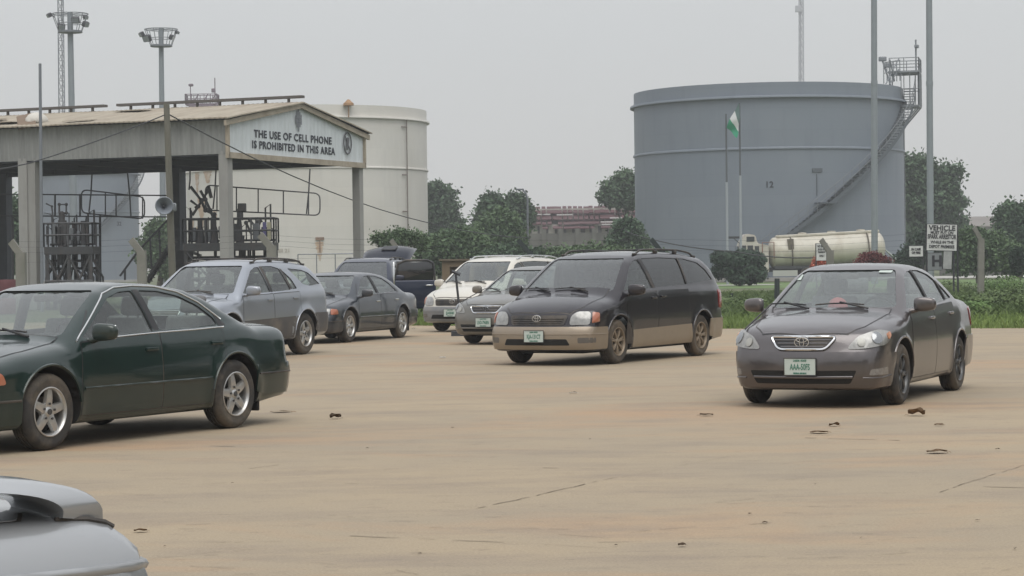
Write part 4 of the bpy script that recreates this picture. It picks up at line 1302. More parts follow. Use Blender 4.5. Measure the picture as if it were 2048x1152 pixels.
# ================================================================== VEGETATION
def leaf_mat(name, dark, light, noise_scale=.35, rough=.65):
    m = bpy.data.materials.new(name); m.use_nodes = True
    n = m.node_tree; b = n.nodes['Principled BSDF']; b.inputs['Roughness'].default_value = rough; b.inputs['Specular IOR Level'].default_value = .25
    g = n.nodes.new('ShaderNodeNewGeometry'); tcn = n.nodes.new('ShaderNodeTexCoord')
    t = n.nodes.new('ShaderNodeTexNoise'); t.inputs['Scale'].default_value = noise_scale; t.inputs['Detail'].default_value = 3
    n.links.new(tcn.outputs['Object'], t.inputs[0])
    a = n.nodes.new('ShaderNodeMath'); a.operation = 'MULTIPLY_ADD'; a.inputs[1].default_value = .45; n.links.new(g.outputs['Random Per Island'], a.inputs[0])
    r1 = n.nodes.new('ShaderNodeMapRange'); r1.inputs[1].default_value = .3; r1.inputs[2].default_value = .7; r1.inputs[3].default_value = 0; r1.inputs[4].default_value = .6
    n.links.new(t.outputs[0], r1.inputs[0]); n.links.new(r1.outputs[0], a.inputs[2])
    x = n.nodes.new('ShaderNodeMix'); x.data_type = 'RGBA'; n.links.new(a.outputs[0], x.inputs[0])
    x.inputs[6].default_value = (*dark, 1); x.inputs[7].default_value = (*light, 1)
    n.links.new(x.outputs[2], b.inputs['Base Color'])
    return m
LM_DEEP = leaf_mat('deep_green_leaves', (.034, .066, .040), (.092, .145, .075))
LM_MID = leaf_mat('mid_green_leaves', (.054, .096, .048), (.115, .17, .078))
LM_DARK = leaf_mat('dark_hedge_leaves', (.016, .036, .022), (.036, .066, .036), 1.0)
LM_LIGHT = leaf_mat('bright_weed_leaves', (.06, .11, .035), (.13, .21, .06), .6)
LM_GRASS = leaf_mat('grass_blades', (.12, .18, .05), (.24, .32, .10), .25)
LM_WEED = leaf_mat('weed_leaves', (.055, .09, .035), (.14, .19, .07), .5)
LM_ORANGE = leaf_mat('orange_red_petals', (.38, .08, .05), (.60, .22, .15), 2)
LM_MAROON = leaf_mat('maroon_leaves', (.09, .025, .03), (.17, .05, .045), 2)
M_BARK = mat('bark', (.11, .09, .07), .95, noise=.3, scale=4)

def leafcloud(name, blobs, n, size, m, parent=None, seed=1, shell=.35, flat=1.0, aspect=1.6, clump=0):
    """blobs: (centre, (rx, ry, rz)); many small leaf faces spread through their volume"""
    rg = np.random.default_rng(seed)
    vol = np.array([b[1][0] * b[1][1] * b[1][2] for b in blobs]) ** .75; pr = vol / vol.sum()
    idx = rg.choice(len(blobs), n, p=pr)
    C = np.array([b[0] for b in blobs], float)[idx]; Rr = np.array([b[1] for b in blobs], float)[idx]
    d = rg.normal(size=(n, 3)); d /= np.linalg.norm(d, axis=1)[:, None]
    rad = (shell + (1 - shell) * rg.random(n)) ** .6
    # uneven outline: lumps by direction
    lump = 1 + .22 * np.sin(d[:, 0] * 5 + idx * 1.7 + seed) * np.cos(d[:, 2] * 6 + idx) + .12 * np.sin(d[:, 1] * 11 + d[:, 2] * 9 + idx)
    P = C + d * Rr * (rad * lump)[:, None]
    if clump:
        k = max(1, n // clump); cc = P[:k]
        P = cc[rg.integers(0, k, n)] + rg.normal(size=(n, 3)) * size * 1.5
    nrm = d + rg.normal(size=(n, 3)) * .42; nrm[:, 2] += .45; nrm /= np.linalg.norm(nrm, axis=1)[:, None]
    a = np.cross(nrm, rg.normal(size=(n, 3))); a /= np.linalg.norm(a, axis=1)[:, None]
    b = np.cross(nrm, a)
    s_ = size * (.6 + .8 * rg.random(n))[:, None]
    v0 = P - a * s_ * aspect * .5; v1 = P + b * s_ * .5 * flat; v2 = P + a * s_ * aspect * .5; v3 = P - b * s_ * .5 * flat
    V = np.stack([v0, v1, v2, v3], 1).reshape(-1, 3)
    V[:, 2] = np.maximum(V[:, 2], .02)
    me = bpy.data.meshes.new(name)
    me.vertices.add(len(V)); me.vertices.foreach_set('co', V.ravel())
    me.loops.add(4 * n); me.loops.foreach_set('vertex_index', np.arange(4 * n))
    me.polygons.add(n); me.polygons.foreach_set('loop_start', np.arange(0, 4 * n, 4)); me.polygons.foreach_set('loop_total', np.full(n, 4))
    me.update(); me.validate()
    me.materials.append(m)
    return obj(name, me, None, parent)

def trunk(bm, base, top, r, limbs, seed):
    rg = random.Random(seed)
    base, top = Vector(base), Vector(top)
    mid = base.lerp(top, .5) + Vector((rg.uniform(-.3, .3), 0, 0))
    tube(bm, [base, base.lerp(mid, .5), mid, top], r, 8, r1=r * .45)
    for l in limbs:
        s_ = base.lerp(top, rg.uniform(.45, .9)); e_ = Vector(l)
        tube(bm, [s_, s_.lerp(e_, .5) + Vector((0, 0, .2)), e_], r * .4, 6, r1=r * .12)

def ptree(name, label, Y, blobs_px, n, size, m, group='trees beyond the fence', seed=1, depth=.7, basepx=None, cat='tree', clump=7, r=.25, shell=.35):
    """crown outlined by blobs measured in the photo (px, py, rx, ry) and set at their real distance"""
    k = Y / F_PX; B = []
    rg = random.Random(seed); n = int(n * 2.7); size *= .52; clump = clump + 5
    for (x, y, rx_, ry_) in blobs_px:
        c = at(x, y, Y); B.append((Vector((c.x, Y + rg.uniform(-.3, .3) * rx_ * k, c.z)), (rx_ * k * .86, rx_ * k * depth, ry_ * k * .86)))
    bx_ = basepx if basepx else sum(b[0] for b in blobs_px) / len(blobs_px)
    base = gp(bx_, 600); base = at(bx_, 540, Y); base.z = 0
    root = thing(name, label, cat, (base.x, base.y, 0), 0, group)
    inv = Vector((base.x, base.y, 0))
    BL = [(tuple(c - inv), rr) for c, rr in B]
    leafcloud('crown', BL, n, size, m, root, seed, clump=clump, shell=shell)
    tb = bmesh.new(); top = max(BL, key=lambda q: q[0][2])
    trunk(tb, (0, 0, 0), (top[0][0] * .6, 0, top[0][2]), r, [q[0] for q in BL], seed)
    obj('trunk', tb, M_BARK, root, 180)
    return root
TG = 'trees and bushes beyond the fence'
ptree('tree', 'tall broadleaf tree rising right of the grey storage tank', 215, [(1830,335,34,20),(1862,352,44,14),(1905,345,22,7),(1835,375,46,22),(1885,378,36,14),(1850,410,70,20),(1900,408,34,12),(1835,440,52,24),(1885,445,46,16),(1840,475,56,24),(1900,480,44,24)], 16000, .50, LM_DEEP, TG, 1, basepx=1850)
ptree('tree', 'rounded dark tree at the far right edge of the view', 165, [(2030,440,36,32),(2052,470,48,50),(2015,475,30,32)], 9000, .36, LM_DEEP, TG, 2, basepx=2035)
ptree('tree', 'spreading tree directly right of the white storage tank', 220, [(872,385,34,12),(880,408,34,16),(870,430,44,30),(890,458,46,30),(880,485,60,34)], 11000, .45, LM_DEEP, TG, 3, basepx=880)
ptree('tree', 'pointed dark tree left of the red-roofed sheds', 190, [(986,408,18,17),(982,430,30,20),(994,452,42,24),(964,464,20,14)], 6000, .42, LM_DEEP, TG, 4, basepx=980)
ptree('tree', 'small round tree touching the left end of the red-roofed sheds', 195, [(1032,412,20,18),(1038,432,24,18),(1018,430,16,16)], 5000, .42, LM_DEEP, TG, 5, basepx=1034)
ptree('tree', 'airy tree beside the left wall of the grey storage tank', 215, [(1255,362,26,14),(1235,378,30,16),(1265,385,30,20),(1222,395,24,10),(1255,402,30,10)], 5500, .42, LM_DEEP, TG, 6, basepx=1250)
ptree('tree', 'lighter green bushy tree in front of the pointed dark tree', 150, [(1000,455,40,32),(985,480,50,30),(1015,485,40,28)], 9000, .30, LM_MID, TG, 7, basepx=1000)
ptree('bush', 'low tree left of the grey storage tank foot', 150, [(1255,462,26,20),(1262,485,36,24),(1240,490,26,18)], 6000, .28, LM_DEEP, TG, 8, basepx=1255, cat='bush')
ptree('bush', 'wide mid green thicket right of the white storage tank foot', 128, [(900,500,56,34),(870,515,40,34),(945,512,50,34),(930,480,40,20)], 11000, .26, LM_MID, TG, 9, basepx=905, cat='bush')
ptree('bush', 'low thicket behind the dusty grey saloon roof', 125, [(1010,518,48,22),(1060,522,44,20),(1030,506,26,12)], 7000, .24, LM_DEEP, TG, 10, basepx=1035, cat='bush')
ptree('bush', 'low thicket behind the black minivan roof', 125, [(1115,518,46,18),(1175,514,50,18),(1235,518,50,18),(1300,521,46,14)], 9000, .24, LM_MID, TG, 11, basepx=1190, cat='bush')
ptree('bush', 'dark thicket between the warning sign and the far right tree', 135, [(1945,490,46,34),(1985,505,50,38),(1925,520,40,26),(2030,520,46,24)], 12000, .26, LM_MID, TG, 12, basepx=1960, cat='bush')
ptree('bush', 'dark growth behind the small white board at the tank foot', 150, [(1835,505,26,26),(1860,490,30,26),(1815,520,18,16)], 5000, .26, LM_DARK, TG, 13, basepx=1840, cat='bush')
ptree('tree', 'dark tree seen under the canopy at the left edge', 140, [(12,430,32,34),(30,470,36,40),(-20,450,40,50),(8,510,50,40)], 8000, .34, LM_DEEP, TG, 14, basepx=10)
ptree('tree', 'green tree seen between the grey tank and the dark canopy column', 170, [(315,470,26,28),(305,505,32,34),(335,500,26,40),(350,540,30,26)], 8000, .30, LM_MID, TG, 15, basepx=318)
ptree('small_tree', 'thin spreading tree with sparse leaves in front of the white tank', 110, [(765,478,26,10),(800,470,26,9),(832,478,22,11),(790,482,40,8),(842,492,12,10)], 1900, .17, LM_MID, TG, 16, basepx=787, clump=4, r=.22)
ptree('creeper', 'thin creeper climbing the right wall of the white tank', 190, [(852,478,4,10),(850,500,5,12),(847,514,8,10)], 260, .28, LM_DEEP, TG, 17, basepx=850, cat='plant', r=.05)
# clipped hedge bush
def clipped(px0, px1, py0, py1, Y, label, m, n=42000, seed=3):
    c = at((px0 + px1) / 2, (py0 + py1) / 2, Y); k = Y / F_PX; w_ = (px1 - px0) / 2 * k; h_ = (py1 - py0) / 2 * k
    root = thing('clipped_bush', label, 'bush', (c.x, Y, 0))
    rg = np.random.default_rng(seed); B = []
    for i in range(90):
        u = rg.uniform(-.78, .78); v = rg.uniform(-.72, .72); q = rg.uniform(-.6, .6)
        B.append(((u * w_, q * w_, c.z + v * h_), (w_ * .30, w_ * .34, h_ * .36)))
    leafcloud('crown', B, n, .11, m, root, seed, shell=.3)
    tb = bmesh.new(); trunk(tb, (0, 0, 0), (0, 0, c.z), .12, [B[i][0] for i in range(5)], 2); obj('trunk', tb, M_BARK, root, 180)
clipped(1424, 1532, 496, 568, 138, 'dense dark bush clipped into a rounded block, in front of the tanker cab', LM_DARK)
ptree('flowering_shrub', 'orange-red flowering shrub at the foot of the small white notice board', 100, [(1640,526,16,9),(1632,533,10,6),(1650,532,10,7)], 1500, .09, LM_ORANGE, 'garden shrubs in front of the tanker truck', 21, basepx=1640, cat='shrub', r=.03)
ptree('flowering_shrub', 'maroon-leaved shrub in front of the tanker rear end', 110, [(1745,516,26,10),(1765,524,18,10),(1725,524,16,9)], 2600, .11, LM_MAROON, 'garden shrubs in front of the tanker truck', 22, basepx=1745, cat='shrub', r=.03)
ptree('bush', 'dark lone bush standing on the verge at the far right', 120, [(2036,515,16,22),(2036,535,12,16)], 2200, .14, LM_DARK, TG, 23, basepx=2036, cat='bush', r=.05)

# grass and weeds: uncountable cover
def blades(name, n, fn, hmin, hmax, wd, m, seed, lean=.35):
    rg = np.random.default_rng(seed)
    x, y = fn(rg, n); n = len(x)
    h = hmin + (hmax - hmin) * rg.random(n) ** 1.5
    a = rg.random(n) * 6.283; dx, dy = np.cos(a), np.sin(a)
    lx, ly = rg.normal(size=n) * lean * h, rg.normal(size=n) * lean * h
    w_ = wd * (.6 + .8 * rg.random(n))
    z0 = np.zeros(n)
    V = np.stack([np.stack([x - dx * w_, y - dy * w_, z0], 1), np.stack([x + dx * w_, y + dy * w_, z0], 1),
                  np.stack([x + lx * .4 + dx * w_ * .8, y + ly * .4 + dy * w_ * .8, h * .6], 1), np.stack([x + lx, y + ly, h], 1)], 1).reshape(-1, 3)
    me = bpy.data.meshes.new(name)
    me.vertices.add(len(V)); me.vertices.foreach_set('co', V.ravel())
    me.loops.add(4 * n); me.loops.foreach_set('vertex_index', np.arange(4 * n))
    me.polygons.add(n); me.polygons.foreach_set('loop_start', np.arange(0, 4 * n, 4)); me.polygons.foreach_set('loop_total', np.full(n, 4))
    me.update(); me.validate(); me.materials.append(m)
    return obj(name, me)
def edgeY(x):
    xs = [-60, -12, E2.x, E1.x, E0.x, 60]; ys = [78, 66, E2.y, E1.y, E0.y, E0.y - 3]
    return np.interp(x, xs, ys)
def f_grass(rg, n):
    x = rg.uniform(-6, 17, n); t = rg.random(n) ** 1.6
    y = edgeY(x) - .12 + t * 55 + rg.normal(size=n) * .12
    keep = np.sin(x * 1.3) * np.sin(y * .8) + rg.random(n) > -.3
    return x[keep], y[keep]
g_ = blades('grass', 150000, f_grass, .05, .24, .010, LM_GRASS, 5)
tag(g_, 'short green grass verge between the lot and the weeds', 'grass', kind='stuff')
def f_weed(rg, n):
    x = rg.uniform(-5, 22, n); t = rg.random(n)
    y = edgeY(x) + 7 + t * 38
    k = (np.sin(x * .9 + 1) * np.cos(y * .35 + x * .3) + .6 * np.sin(x * 2.3 + y) + rg.normal(size=n) * .35) > -.15
    return x[k], y[k]
w_ = blades('weeds', 90000, f_weed, .10, .40, .014, LM_WEED, 6, .7)
tag(w_, 'taller ragged weeds growing behind the grass verge', 'weeds', kind='stuff')
# leafy weed clumps
for i, (px, py, Y, rx_, rz_, m_, lab) in enumerate((
    (1985, 598, 64, 1.0, .55, LM_WEED, 'leafy weed clump on the verge right of the grey saloon'),
    (2040, 590, 62, .8, .70, LM_WEED, 'tall leafy weed clump at the right picture edge'),
    (1950, 610, 60, .6, .35, LM_LIGHT, 'low bright weed clump just behind the grey saloon boot'),
    (1500, 608, 68, .9, .40, LM_WEED, 'dark weed clump between the black minivan and the grey saloon'),
    (1455, 600, 70, .6, .35, LM_WEED, 'weed clump behind the black minivan tail'),
    (2010, 560, 90, 1.2, .60, LM_LIGHT, 'bright leafy clump behind the leaning fence post'),
    (1905, 570, 88, .9, .55, LM_WEED, 'weed clump growing around the warning sign posts'))):
    c = at(px, py, Y); z = max(.15, c.z)
    rt = thing('weed_clump', lab, 'weeds', (c.x, Y, 0), 0, 'leafy weed clumps on the verge')
    leafcloud('foliage', [((0, 0, z * .6), (rx_, rx_, rz_ * .7)), ((rx_ * .6, .2, z * .4), (rx_ * .6, rx_ * .6, rz_ * .5)), ((-rx_ * .6, -.1, z * .4), (rx_ * .6, rx_ * .5, rz_ * .45))], 4500, .05, m_, rt, 40 + i, shell=.2)
# trees standing round the lot outside the frame (seen as reflections in paint and glass)
for i, (x, y, h) in enumerate(((-14, -22, 9), (-4, -26, 11), (7, -24, 8), (17, -20, 10), (30, 22, 9), (33, 33, 10), (35, 44, 9), (37, 56, 10), (39, 69, 9), (30, 10, 9))):
    rt = thing('tree', ('broad tree standing outside the picture, mirrored in the car paint'), 'tree', (x, y, 0), 0, 'trees around the lot outside the picture')
    leafcloud('crown', [((0, 0, h * .68), (4.2, 4.2, h * .24)), ((2.4, 1.5, h * .5), (3, 3.6, h * .24)), ((-2.6, -1.5, h * .42), (3, 3.6, h * .26)), ((0, 2.5, h * .25), (3.5, 3.5, h * .2)), ((0, -2.5, h * .25), (3.5, 3.5, h * .2))], 2600, .7, LM_DEEP, rt, 60 + i)
    tb = bmesh.new(); trunk(tb, (0, 0, 0), (0, 0, h * .7), .3, [(2.4, 0, h * .55), (-2.6, 0, h * .5)], i); obj('trunk', tb, M_BARK, rt, 180)
# ================================================================== STORAGE TANKS
M_TGREY_OLD = mat('tank_grey_paint', (.165, .190, .225), .55, noise=.10, scale=.25, dirt=(.22, .235, .25), dirt_amt=.5, dirt_scale=.4, stretch=(1, 1, .35))
M_TWHITE_OLD = mat('tank_white_paint', (.56, .54, .49), .6, noise=.05, scale=.3, dirt=(.42, .38, .31), dirt_amt=.55, dirt_scale=.5, stretch=(1, 1, .3))
def tank_mat(name, col, dirt, seam, rad):
    m = bpy.data.materials.new(name); m.use_nodes = True
    n = m.node_tree; b = n.nodes['Principled BSDF']; b.inputs['Roughness'].default_value = .55
    tcn = n.nodes.new('ShaderNodeTexCoord'); sx = n.nodes.new('ShaderNodeSeparateXYZ'); n.links.new(tcn.outputs['Object'], sx.inputs[0])
    at_ = n.nodes.new('ShaderNodeMath'); at_.operation = 'ARCTAN2'; n.links.new(sx.outputs[0], at_.inputs[0])
    ng = n.nodes.new('ShaderNodeMath'); ng.operation = 'MULTIPLY'; ng.inputs[1].default_value = -1; n.links.new(sx.outputs[1], ng.inputs[0]); n.links.new(ng.outputs[0], at_.inputs[1])
    ar = n.nodes.new('ShaderNodeMath'); ar.operation = 'MULTIPLY'; ar.inputs[1].default_value = rad; n.links.new(at_.outputs[0], ar.inputs[0])
    cb = n.nodes.new('ShaderNodeCombineXYZ'); n.links.new(ar.outputs[0], cb.inputs[0]); n.links.new(sx.outputs[2], cb.inputs[1])
    br = n.nodes.new('ShaderNodeTexBrick'); n.links.new(cb.outputs[0], br.inputs[0]); br.inputs['Scale'].default_value = 1
    br.inputs['Brick Width'].default_value = 5.2; br.inputs['Row Height'].default_value = 1.62; br.inputs['Mortar Size'].default_value = .022; br.inputs['Mortar Smooth'].default_value = .6
    br.inputs['Color1'].default_value = (1, 1, 1, 1); br.inputs['Color2'].default_value = (.955, .96, .965, 1); br.inputs['Mortar'].default_value = (seam, seam, seam, 1)
    def noise(sc, stretch):
        mp_ = n.nodes.new('ShaderNodeMapping'); mp_.inputs['Scale'].default_value = stretch; n.links.new(cb.outputs[0], mp_.inputs[0])
        t = n.nodes.new('ShaderNodeTexNoise'); t.inputs['Scale'].default_value = sc; t.inputs['Detail'].default_value = 7; t.inputs['Roughness'].default_value = .62; n.links.new(mp_.outputs[0], t.inputs[0]); return t.outputs[0]
    def mr(s_, a, b_, lo, hi):
        r_ = n.nodes.new('ShaderNodeMapRange'); r_.inputs[1].default_value = a; r_.inputs[2].default_value = b_; r_.inputs[3].default_value = lo; r_.inputs[4].default_value = hi; n.links.new(s_, r_.inputs[0]); return r_.outputs[0]
    def mix(bt, f, A, B):
        x = n.nodes.new('ShaderNodeMix'); x.data_type = 'RGBA'; x.blend_type = bt
        if isinstance(f, float): x.inputs[0].default_value = f
        else: n.links.new(f, x.inputs[0])
        for i, q in ((6, A), (7, B)):
            if isinstance(q, tuple): x.inputs[i].default_value = (*q, 1)
            else: n.links.new(q, x.inputs[i])
        return x.outputs[2]
    c = mix('MIX', mr(noise(.16, (1, 1, 1)), .35, .68, 0., .55), col, dirt)
    c = mix('MIX', mr(noise(.7, (1.6, .22, 1)), .52, .78, 0., .55), c, tuple(q * .80 for q in col))
    c = mix('MULTIPLY', 1.0, c, br.outputs[0])
    n.links.new(c, b.inputs['Base Color'])
    return m
M_TGREY = tank_mat('tank_grey_paint', (.172, .200, .238), (.205, .228, .255), .90, 10.5)
M_TWHITE = tank_mat('tank_white_paint', (.64, .62, .575), (.52, .49, .43), .93, 10.4)
M_RUST = mat('rust_stain', (.44, .33, .24), .9, noise=.2, scale=1.5, dirt=(.55, .51, .45), dirt_amt=1.0, dirt_scale=2.2)
M_STEEL = mat('galvanised_steel', (.20, .215, .23), .5, metal=.3, noise=.15)
M_STEELD = mat('dark_steel', (.045, .047, .052), .6, metal=.2, noise=.2, scale=6)
M_STAIR = mat('stair_grey', (.085, .10, .115), .6)
M_INK = mat('black_lettering', (.025, .028, .04), .7)

def bend_text(s, size, Rt, ang, z, off=.02, sx=1.0, depth=.01, bold=.01):
    me = text_mesh(s, size, depth, bold, sx=sx)
    for v in me.vertices:
        x, y, zz = v.co; a = ang + x / Rt
        v.co = ((Rt + off + zz) * math.sin(a), -(Rt + off + zz) * math.cos(a), z + y)
    return me
def tank(name, label, pcx, Rpx, Y, ztop, m, rings, stair=None, ring_r=.28, text=None, extra=None, lip=.0):
    c = at(pcx, 520, Y); Rt = Rpx * Y / F_PX
    root = thing(name, label, 'storage tank', (c.x, Y, 0), 0, 'storage tanks')
    bm = bmesh.new(); SEG = 160
    n = 9
    prof = [(Rt, ztop * i / n) for i in range(n)]
    prof += [(Rt, ztop), (Rt - .06, ztop)]
    lathe(bm, prof, SEG); clean(bm)
    obj('shell', bm, m, root, 40)
    bm = bmesh.new(); lathe(bm, [(Rt - .05, ztop - .08), (Rt * .5, ztop + Rt * .03), (.01, ztop + Rt * .05)], 80); obj('roof', bm, m, root, 60)
    for z, w_, h_ in rings:
        bm = bmesh.new(); lathe(bm, [(Rt + .004, z - h_), (Rt + w_, z - h_), (Rt + w_, z), (Rt + w_ - .02, z + .03), (Rt + .004, z + .05)], SEG); clean(bm)
        obj('stiffening_ring', bm, m, root, 40)
    bm = bmesh.new(); lathe(bm, [(Rt + .3, -.0), (Rt + .3, .25), (Rt, .27)], 96); obj('foundation_kerb', bm, mat('pale_concrete', (.33, .32, .30), .9, noise=.15, scale=1), root)
    if text:
        for s_, size, ang, z in text: obj('tank_lettering', bend_text(s_, size, Rt, ang, z), M_INK, root)
    if stair:
        a0, a1, z0, z1, land = stair; w_ = .95
        tr = bmesh.new(); N = int((z1 - z0) / .22)
        def PT(a, rad, z): return Vector((rad * math.sin(a), -rad * math.cos(a), z))
        for i in range(N):
            t = (i + .5) / N; a = a0 + (a1 - a0) * t; z = z0 + (z1 - z0) * t
            da = (a1 - a0) / N * .42
            q = [PT(a - da, Rt + .05, z), PT(a + da, Rt + .05, z), PT(a + da, Rt + w_, z), PT(a - da, Rt + w_, z)]
            A = [tr.verts.new(p) for p in q]; B = [tr.verts.new(p + Vector((0, 0, .05))) for p in q]
            tr.faces.new(A); tr.faces.new(B)
            for k in range(4): tr.faces.new((A[k], A[(k + 1) % 4], B[(k + 1) % 4], B[k]))
        so_ = obj('staircase', tr, M_STAIR, root)
        st = bmesh.new()
        for rad in (Rt + .06, Rt + w_):
            prev = None
            for i in range(61):
                t = i / 60; a = a0 + (a1 - a0) * t; z = z0 + (z1 - z0) * t
                r_ = [st.verts.new(PT(a, rad, z - .26)), st.verts.new(PT(a, rad, z + .1)), st.verts.new(PT(a, rad + .03, z + .1)), st.verts.new(PT(a, rad + .03, z - .26))]
                if prev:
                    for k in range(4): st.faces.new((prev[k], prev[(k + 1) % 4], r_[(k + 1) % 4], r_[k]))
                prev = r_
        obj('stringer', st, M_STAIR, so_)
        hr = bmesh.new()
        for hz in (1.1, .6):
            tube(hr, [PT(a0 + (a1 - a0) * i / 60, Rt + w_, z0 + (z1 - z0) * i / 60 + hz) for i in range(61)], .028, 5)
        for i in range(0, 61, 2):
            a = a0 + (a1 - a0) * i / 60; z = z0 + (z1 - z0) * i / 60
            tube(hr, [PT(a, Rt + w_, z), PT(a, Rt + w_, z + 1.1)], .022, 5)
        obj('handrail', hr, M_STEEL, so_)
        if land is not None:
            t = (land - z0) / (z1 - z0); a = a0 + (a1 - a0) * t
            lb = bmesh.new(); M = Matrix.Rotation(a, 4, 'Z') @ Matrix.Translation((0, -Rt - .6, land))
            bx(lb, -.7, .7, -.6, .5, .12, .22, M); obj('landing', lb, M_STAIR, so_)
        for i in range(7):
            t = (i + .5) / 7; a = a0 + (a1 - a0) * t; z = z0 + (z1 - z0) * t
    return root, Rt
def railing(bm, pts, h=1.05, r=.025, step=1.2, closed=False):
    P = [Vector(p) for p in pts]
    if closed: P.append(P[0])
    for a, b in zip(P[:-1], P[1:]):
        for k in (1, .5): tube(bm, [a + Vector((0, 0, h * k)), b + Vector((0, 0, h * k))], r, 5)
        n = max(1, int((b - a).length / step))
        for i in range(n + 1):
            p = a.lerp(b, i / n); tube(bm, [p, p + Vector((0, 0, h))], r, 5)

YT = 180; kT = YT / F_PX
def zt(px, py, Y): return at(px, py, Y).z
z12 = zt(1539, 185, YT)
R12 = 267 * kT
gt, Rt = tank('storage_tank', 'blue-grey storage tank numbered 12 with a spiral staircase, at the right', 1539, 267, YT, z12, M_TGREY,
    [(z12 - 1.02, .30, .14), (zt(1539, 308, YT), .10, .12)],
    stair=(R(-28), R(80), zt(1539, 578, YT), z12 + .05, zt(1600, 418, YT)),
    text=[('12', .66, R(-6.2), zt(1512, 379, YT))])
# name plate above the number
b_ = bmesh.new(); bx(b_, -.40, .40, -.05, 0, -.14, .14, Matrix.Rotation(R(13.5), 4, 'Z') @ Matrix.Translation((0, -Rt - .02, zt(1602, 351, YT)))); tube(b_, [Matrix.Rotation(R(13.5), 4, 'Z') @ Vector((-.05, -Rt - .05, zt(1602, 358, YT))), Matrix.Rotation(R(13.5), 4, 'Z') @ Vector((-.05, -Rt - .05, zt(1602, 400, YT)))], .03, 5)
obj('gauge_plate', b_, M_STAIR, gt)
# roof platform with guard rails at the right edge of tank 12
M = Matrix.Rotation(R(76), 4, 'Z') @ Matrix.Translation((0, -Rt, 0))
pf = bmesh.new(); z_ = z12 + 1.25
bx(pf, -1.5, 1.5, -1.35, 1.0, z_ - .16, z_, M)
for p in ((-1.4, -1.3), (1.4, -1.3), (-1.4, .9), (1.4, .9), (0, -1.3)): tube(pf, [M @ Vector((p[0], p[1], z_)), M @ Vector((p[0], p[1], z12 - 1.4 if p[1] < 0 else z12 - .2))], .05, 6)
bx(pf, -1.5, 1.5, -1.35, .0, z12 - 1.55, z12 - 1.42, M)
for s_ in (-1.4, 0, 1.4): tube(pf, [M @ Vector((s_, -1.3, z12 - 1.5)), M @ Vector((s_, -.02, z12 - 3.0))], .06, 6)
po = obj('roof_platform', pf, M_STEEL, gt)
rl = bmesh.new(); railing(rl, [M @ Vector(p) for p in ((-1.5, .9, z_), (-1.5, -1.35, z_), (1.5, -1.35, z_), (1.5, .9, z_))], 1.0, .035, .8)
railing(rl, [M @ Vector(p) for p in ((-1.5, 0, z12 - 1.45), (-1.5, -1.35, z12 - 1.45), (1.5, -1.35, z12 - 1.45), (1.5, 0, z12 - 1.45))], 2.6, .035, .45)
M2 = Matrix.Rotation(R(60), 4, 'Z') @ Matrix.Translation((0, -Rt, 0))
railing(rl, [M2 @ Vector((-1.2, .4, z12 + .1)), M2 @ Vector((1.8, .2, z12 + .5))], 1.6, .04, .6)
for a, b in (((-1.0, .3, .1), (1.6, .2, 2.2)), ((-.2, .3, .1), (1.8, .3, 1.4)), ((.6, .2, .4), (-.4, .2, 2.0))): tube(rl, [M2 @ Vector((a[0], a[1], z12 + a[2])), M2 @ Vector((b[0], b[1], z12 + b[2]))], .05, 5)
obj('guard_rail', rl, M_STEEL, po)
lp = bmesh.new(); tube(lp, [M @ Vector((.9, -1.0, z_)), M @ Vector((.9, -1.0, zt(1832, 84, YT)))], .07, 8)
rbx(lp, .5, 1.0, -1.25, -.9, zt(1832, 96, YT) - .2, zt(1832, 96, YT) + .05, .05, 1, M)
obj('platform_lamp', lp, M_STEEL, po); lp = bmesh.new()
lm = bmesh.new(); pp = at(1768, 150, YT - 3) - gt.location
tube(lp, [pp + Vector((.5, 0, -.8)), pp + Vector((-.1, 0, 1.1))], .07, 6)
for p_ in ((-.1, 0, 1.25), (.25, 0, .75)): rbx(lp, p_[0] - .3, p_[0] + .3, -.2, .2, p_[2] - .18, p_[2] + .18, .08, 2, Matrix.Translation(pp))
obj('platform_lamp', lp, M_STEEL, po)
# vertical pipe at right edge
vp = bmesh.new(); a = R(87)
tube(vp, [Vector(((Rt + .12) * math.sin(a), -(Rt + .12) * math.cos(a), 0)), Vector(((Rt + .12) * math.sin(a), -(Rt + .12) * math.cos(a), z12 - 1.5))], .05, 6); obj('drain_pipe', vp, M_STEEL, gt)

YW = 196; zw = zt(617, 226, YW)
wt, Rw = tank('storage_tank', 'white storage tank behind the loading canopy, stained with rust', 617, 240, YW, zw, M_TWHITE,
    [(zw - .95, .26, .12), (zt(617, 344, YW), .10, .10)])
a = math.asin((820 - 617) / 240)
vp = bmesh.new()
def PW(a, off, z): return Vector(((Rw + off) * math.sin(a), -(Rw + off) * math.cos(a), z))
tube(vp, [PW(a, .15, 0), PW(a, .15, zw - 1.0)], .05, 6)
for py in (262, 355, 426): tube(vp, [PW(a - .06, .1, zt(820, py, YW)), PW(a, .18, zt(820, py, YW))], .05, 5)
obj('drain_pipe', vp, mat('brown_pipe', (.16, .13, .11), .7), wt)
sg = bmesh.new(); a2 = math.asin((660 - 617) / 240)
bx(sg, -.35, .35, -.08, 0, -.12, .12, Matrix.Rotation(a2, 4, 'Z') @ Matrix.Translation((0, -Rw - .02, zt(660, 480, YW))))
bx(sg, -.05, .05, -.08, 0, -1.1, -.1, Matrix.Rotation(a2, 4, 'Z') @ Matrix.Translation((0, -Rw - .02, zt(660, 480, YW)))); obj('gauge_plate', sg, mat('rusty_plate', (.25, .17, .12), .8, noise=.2), wt)
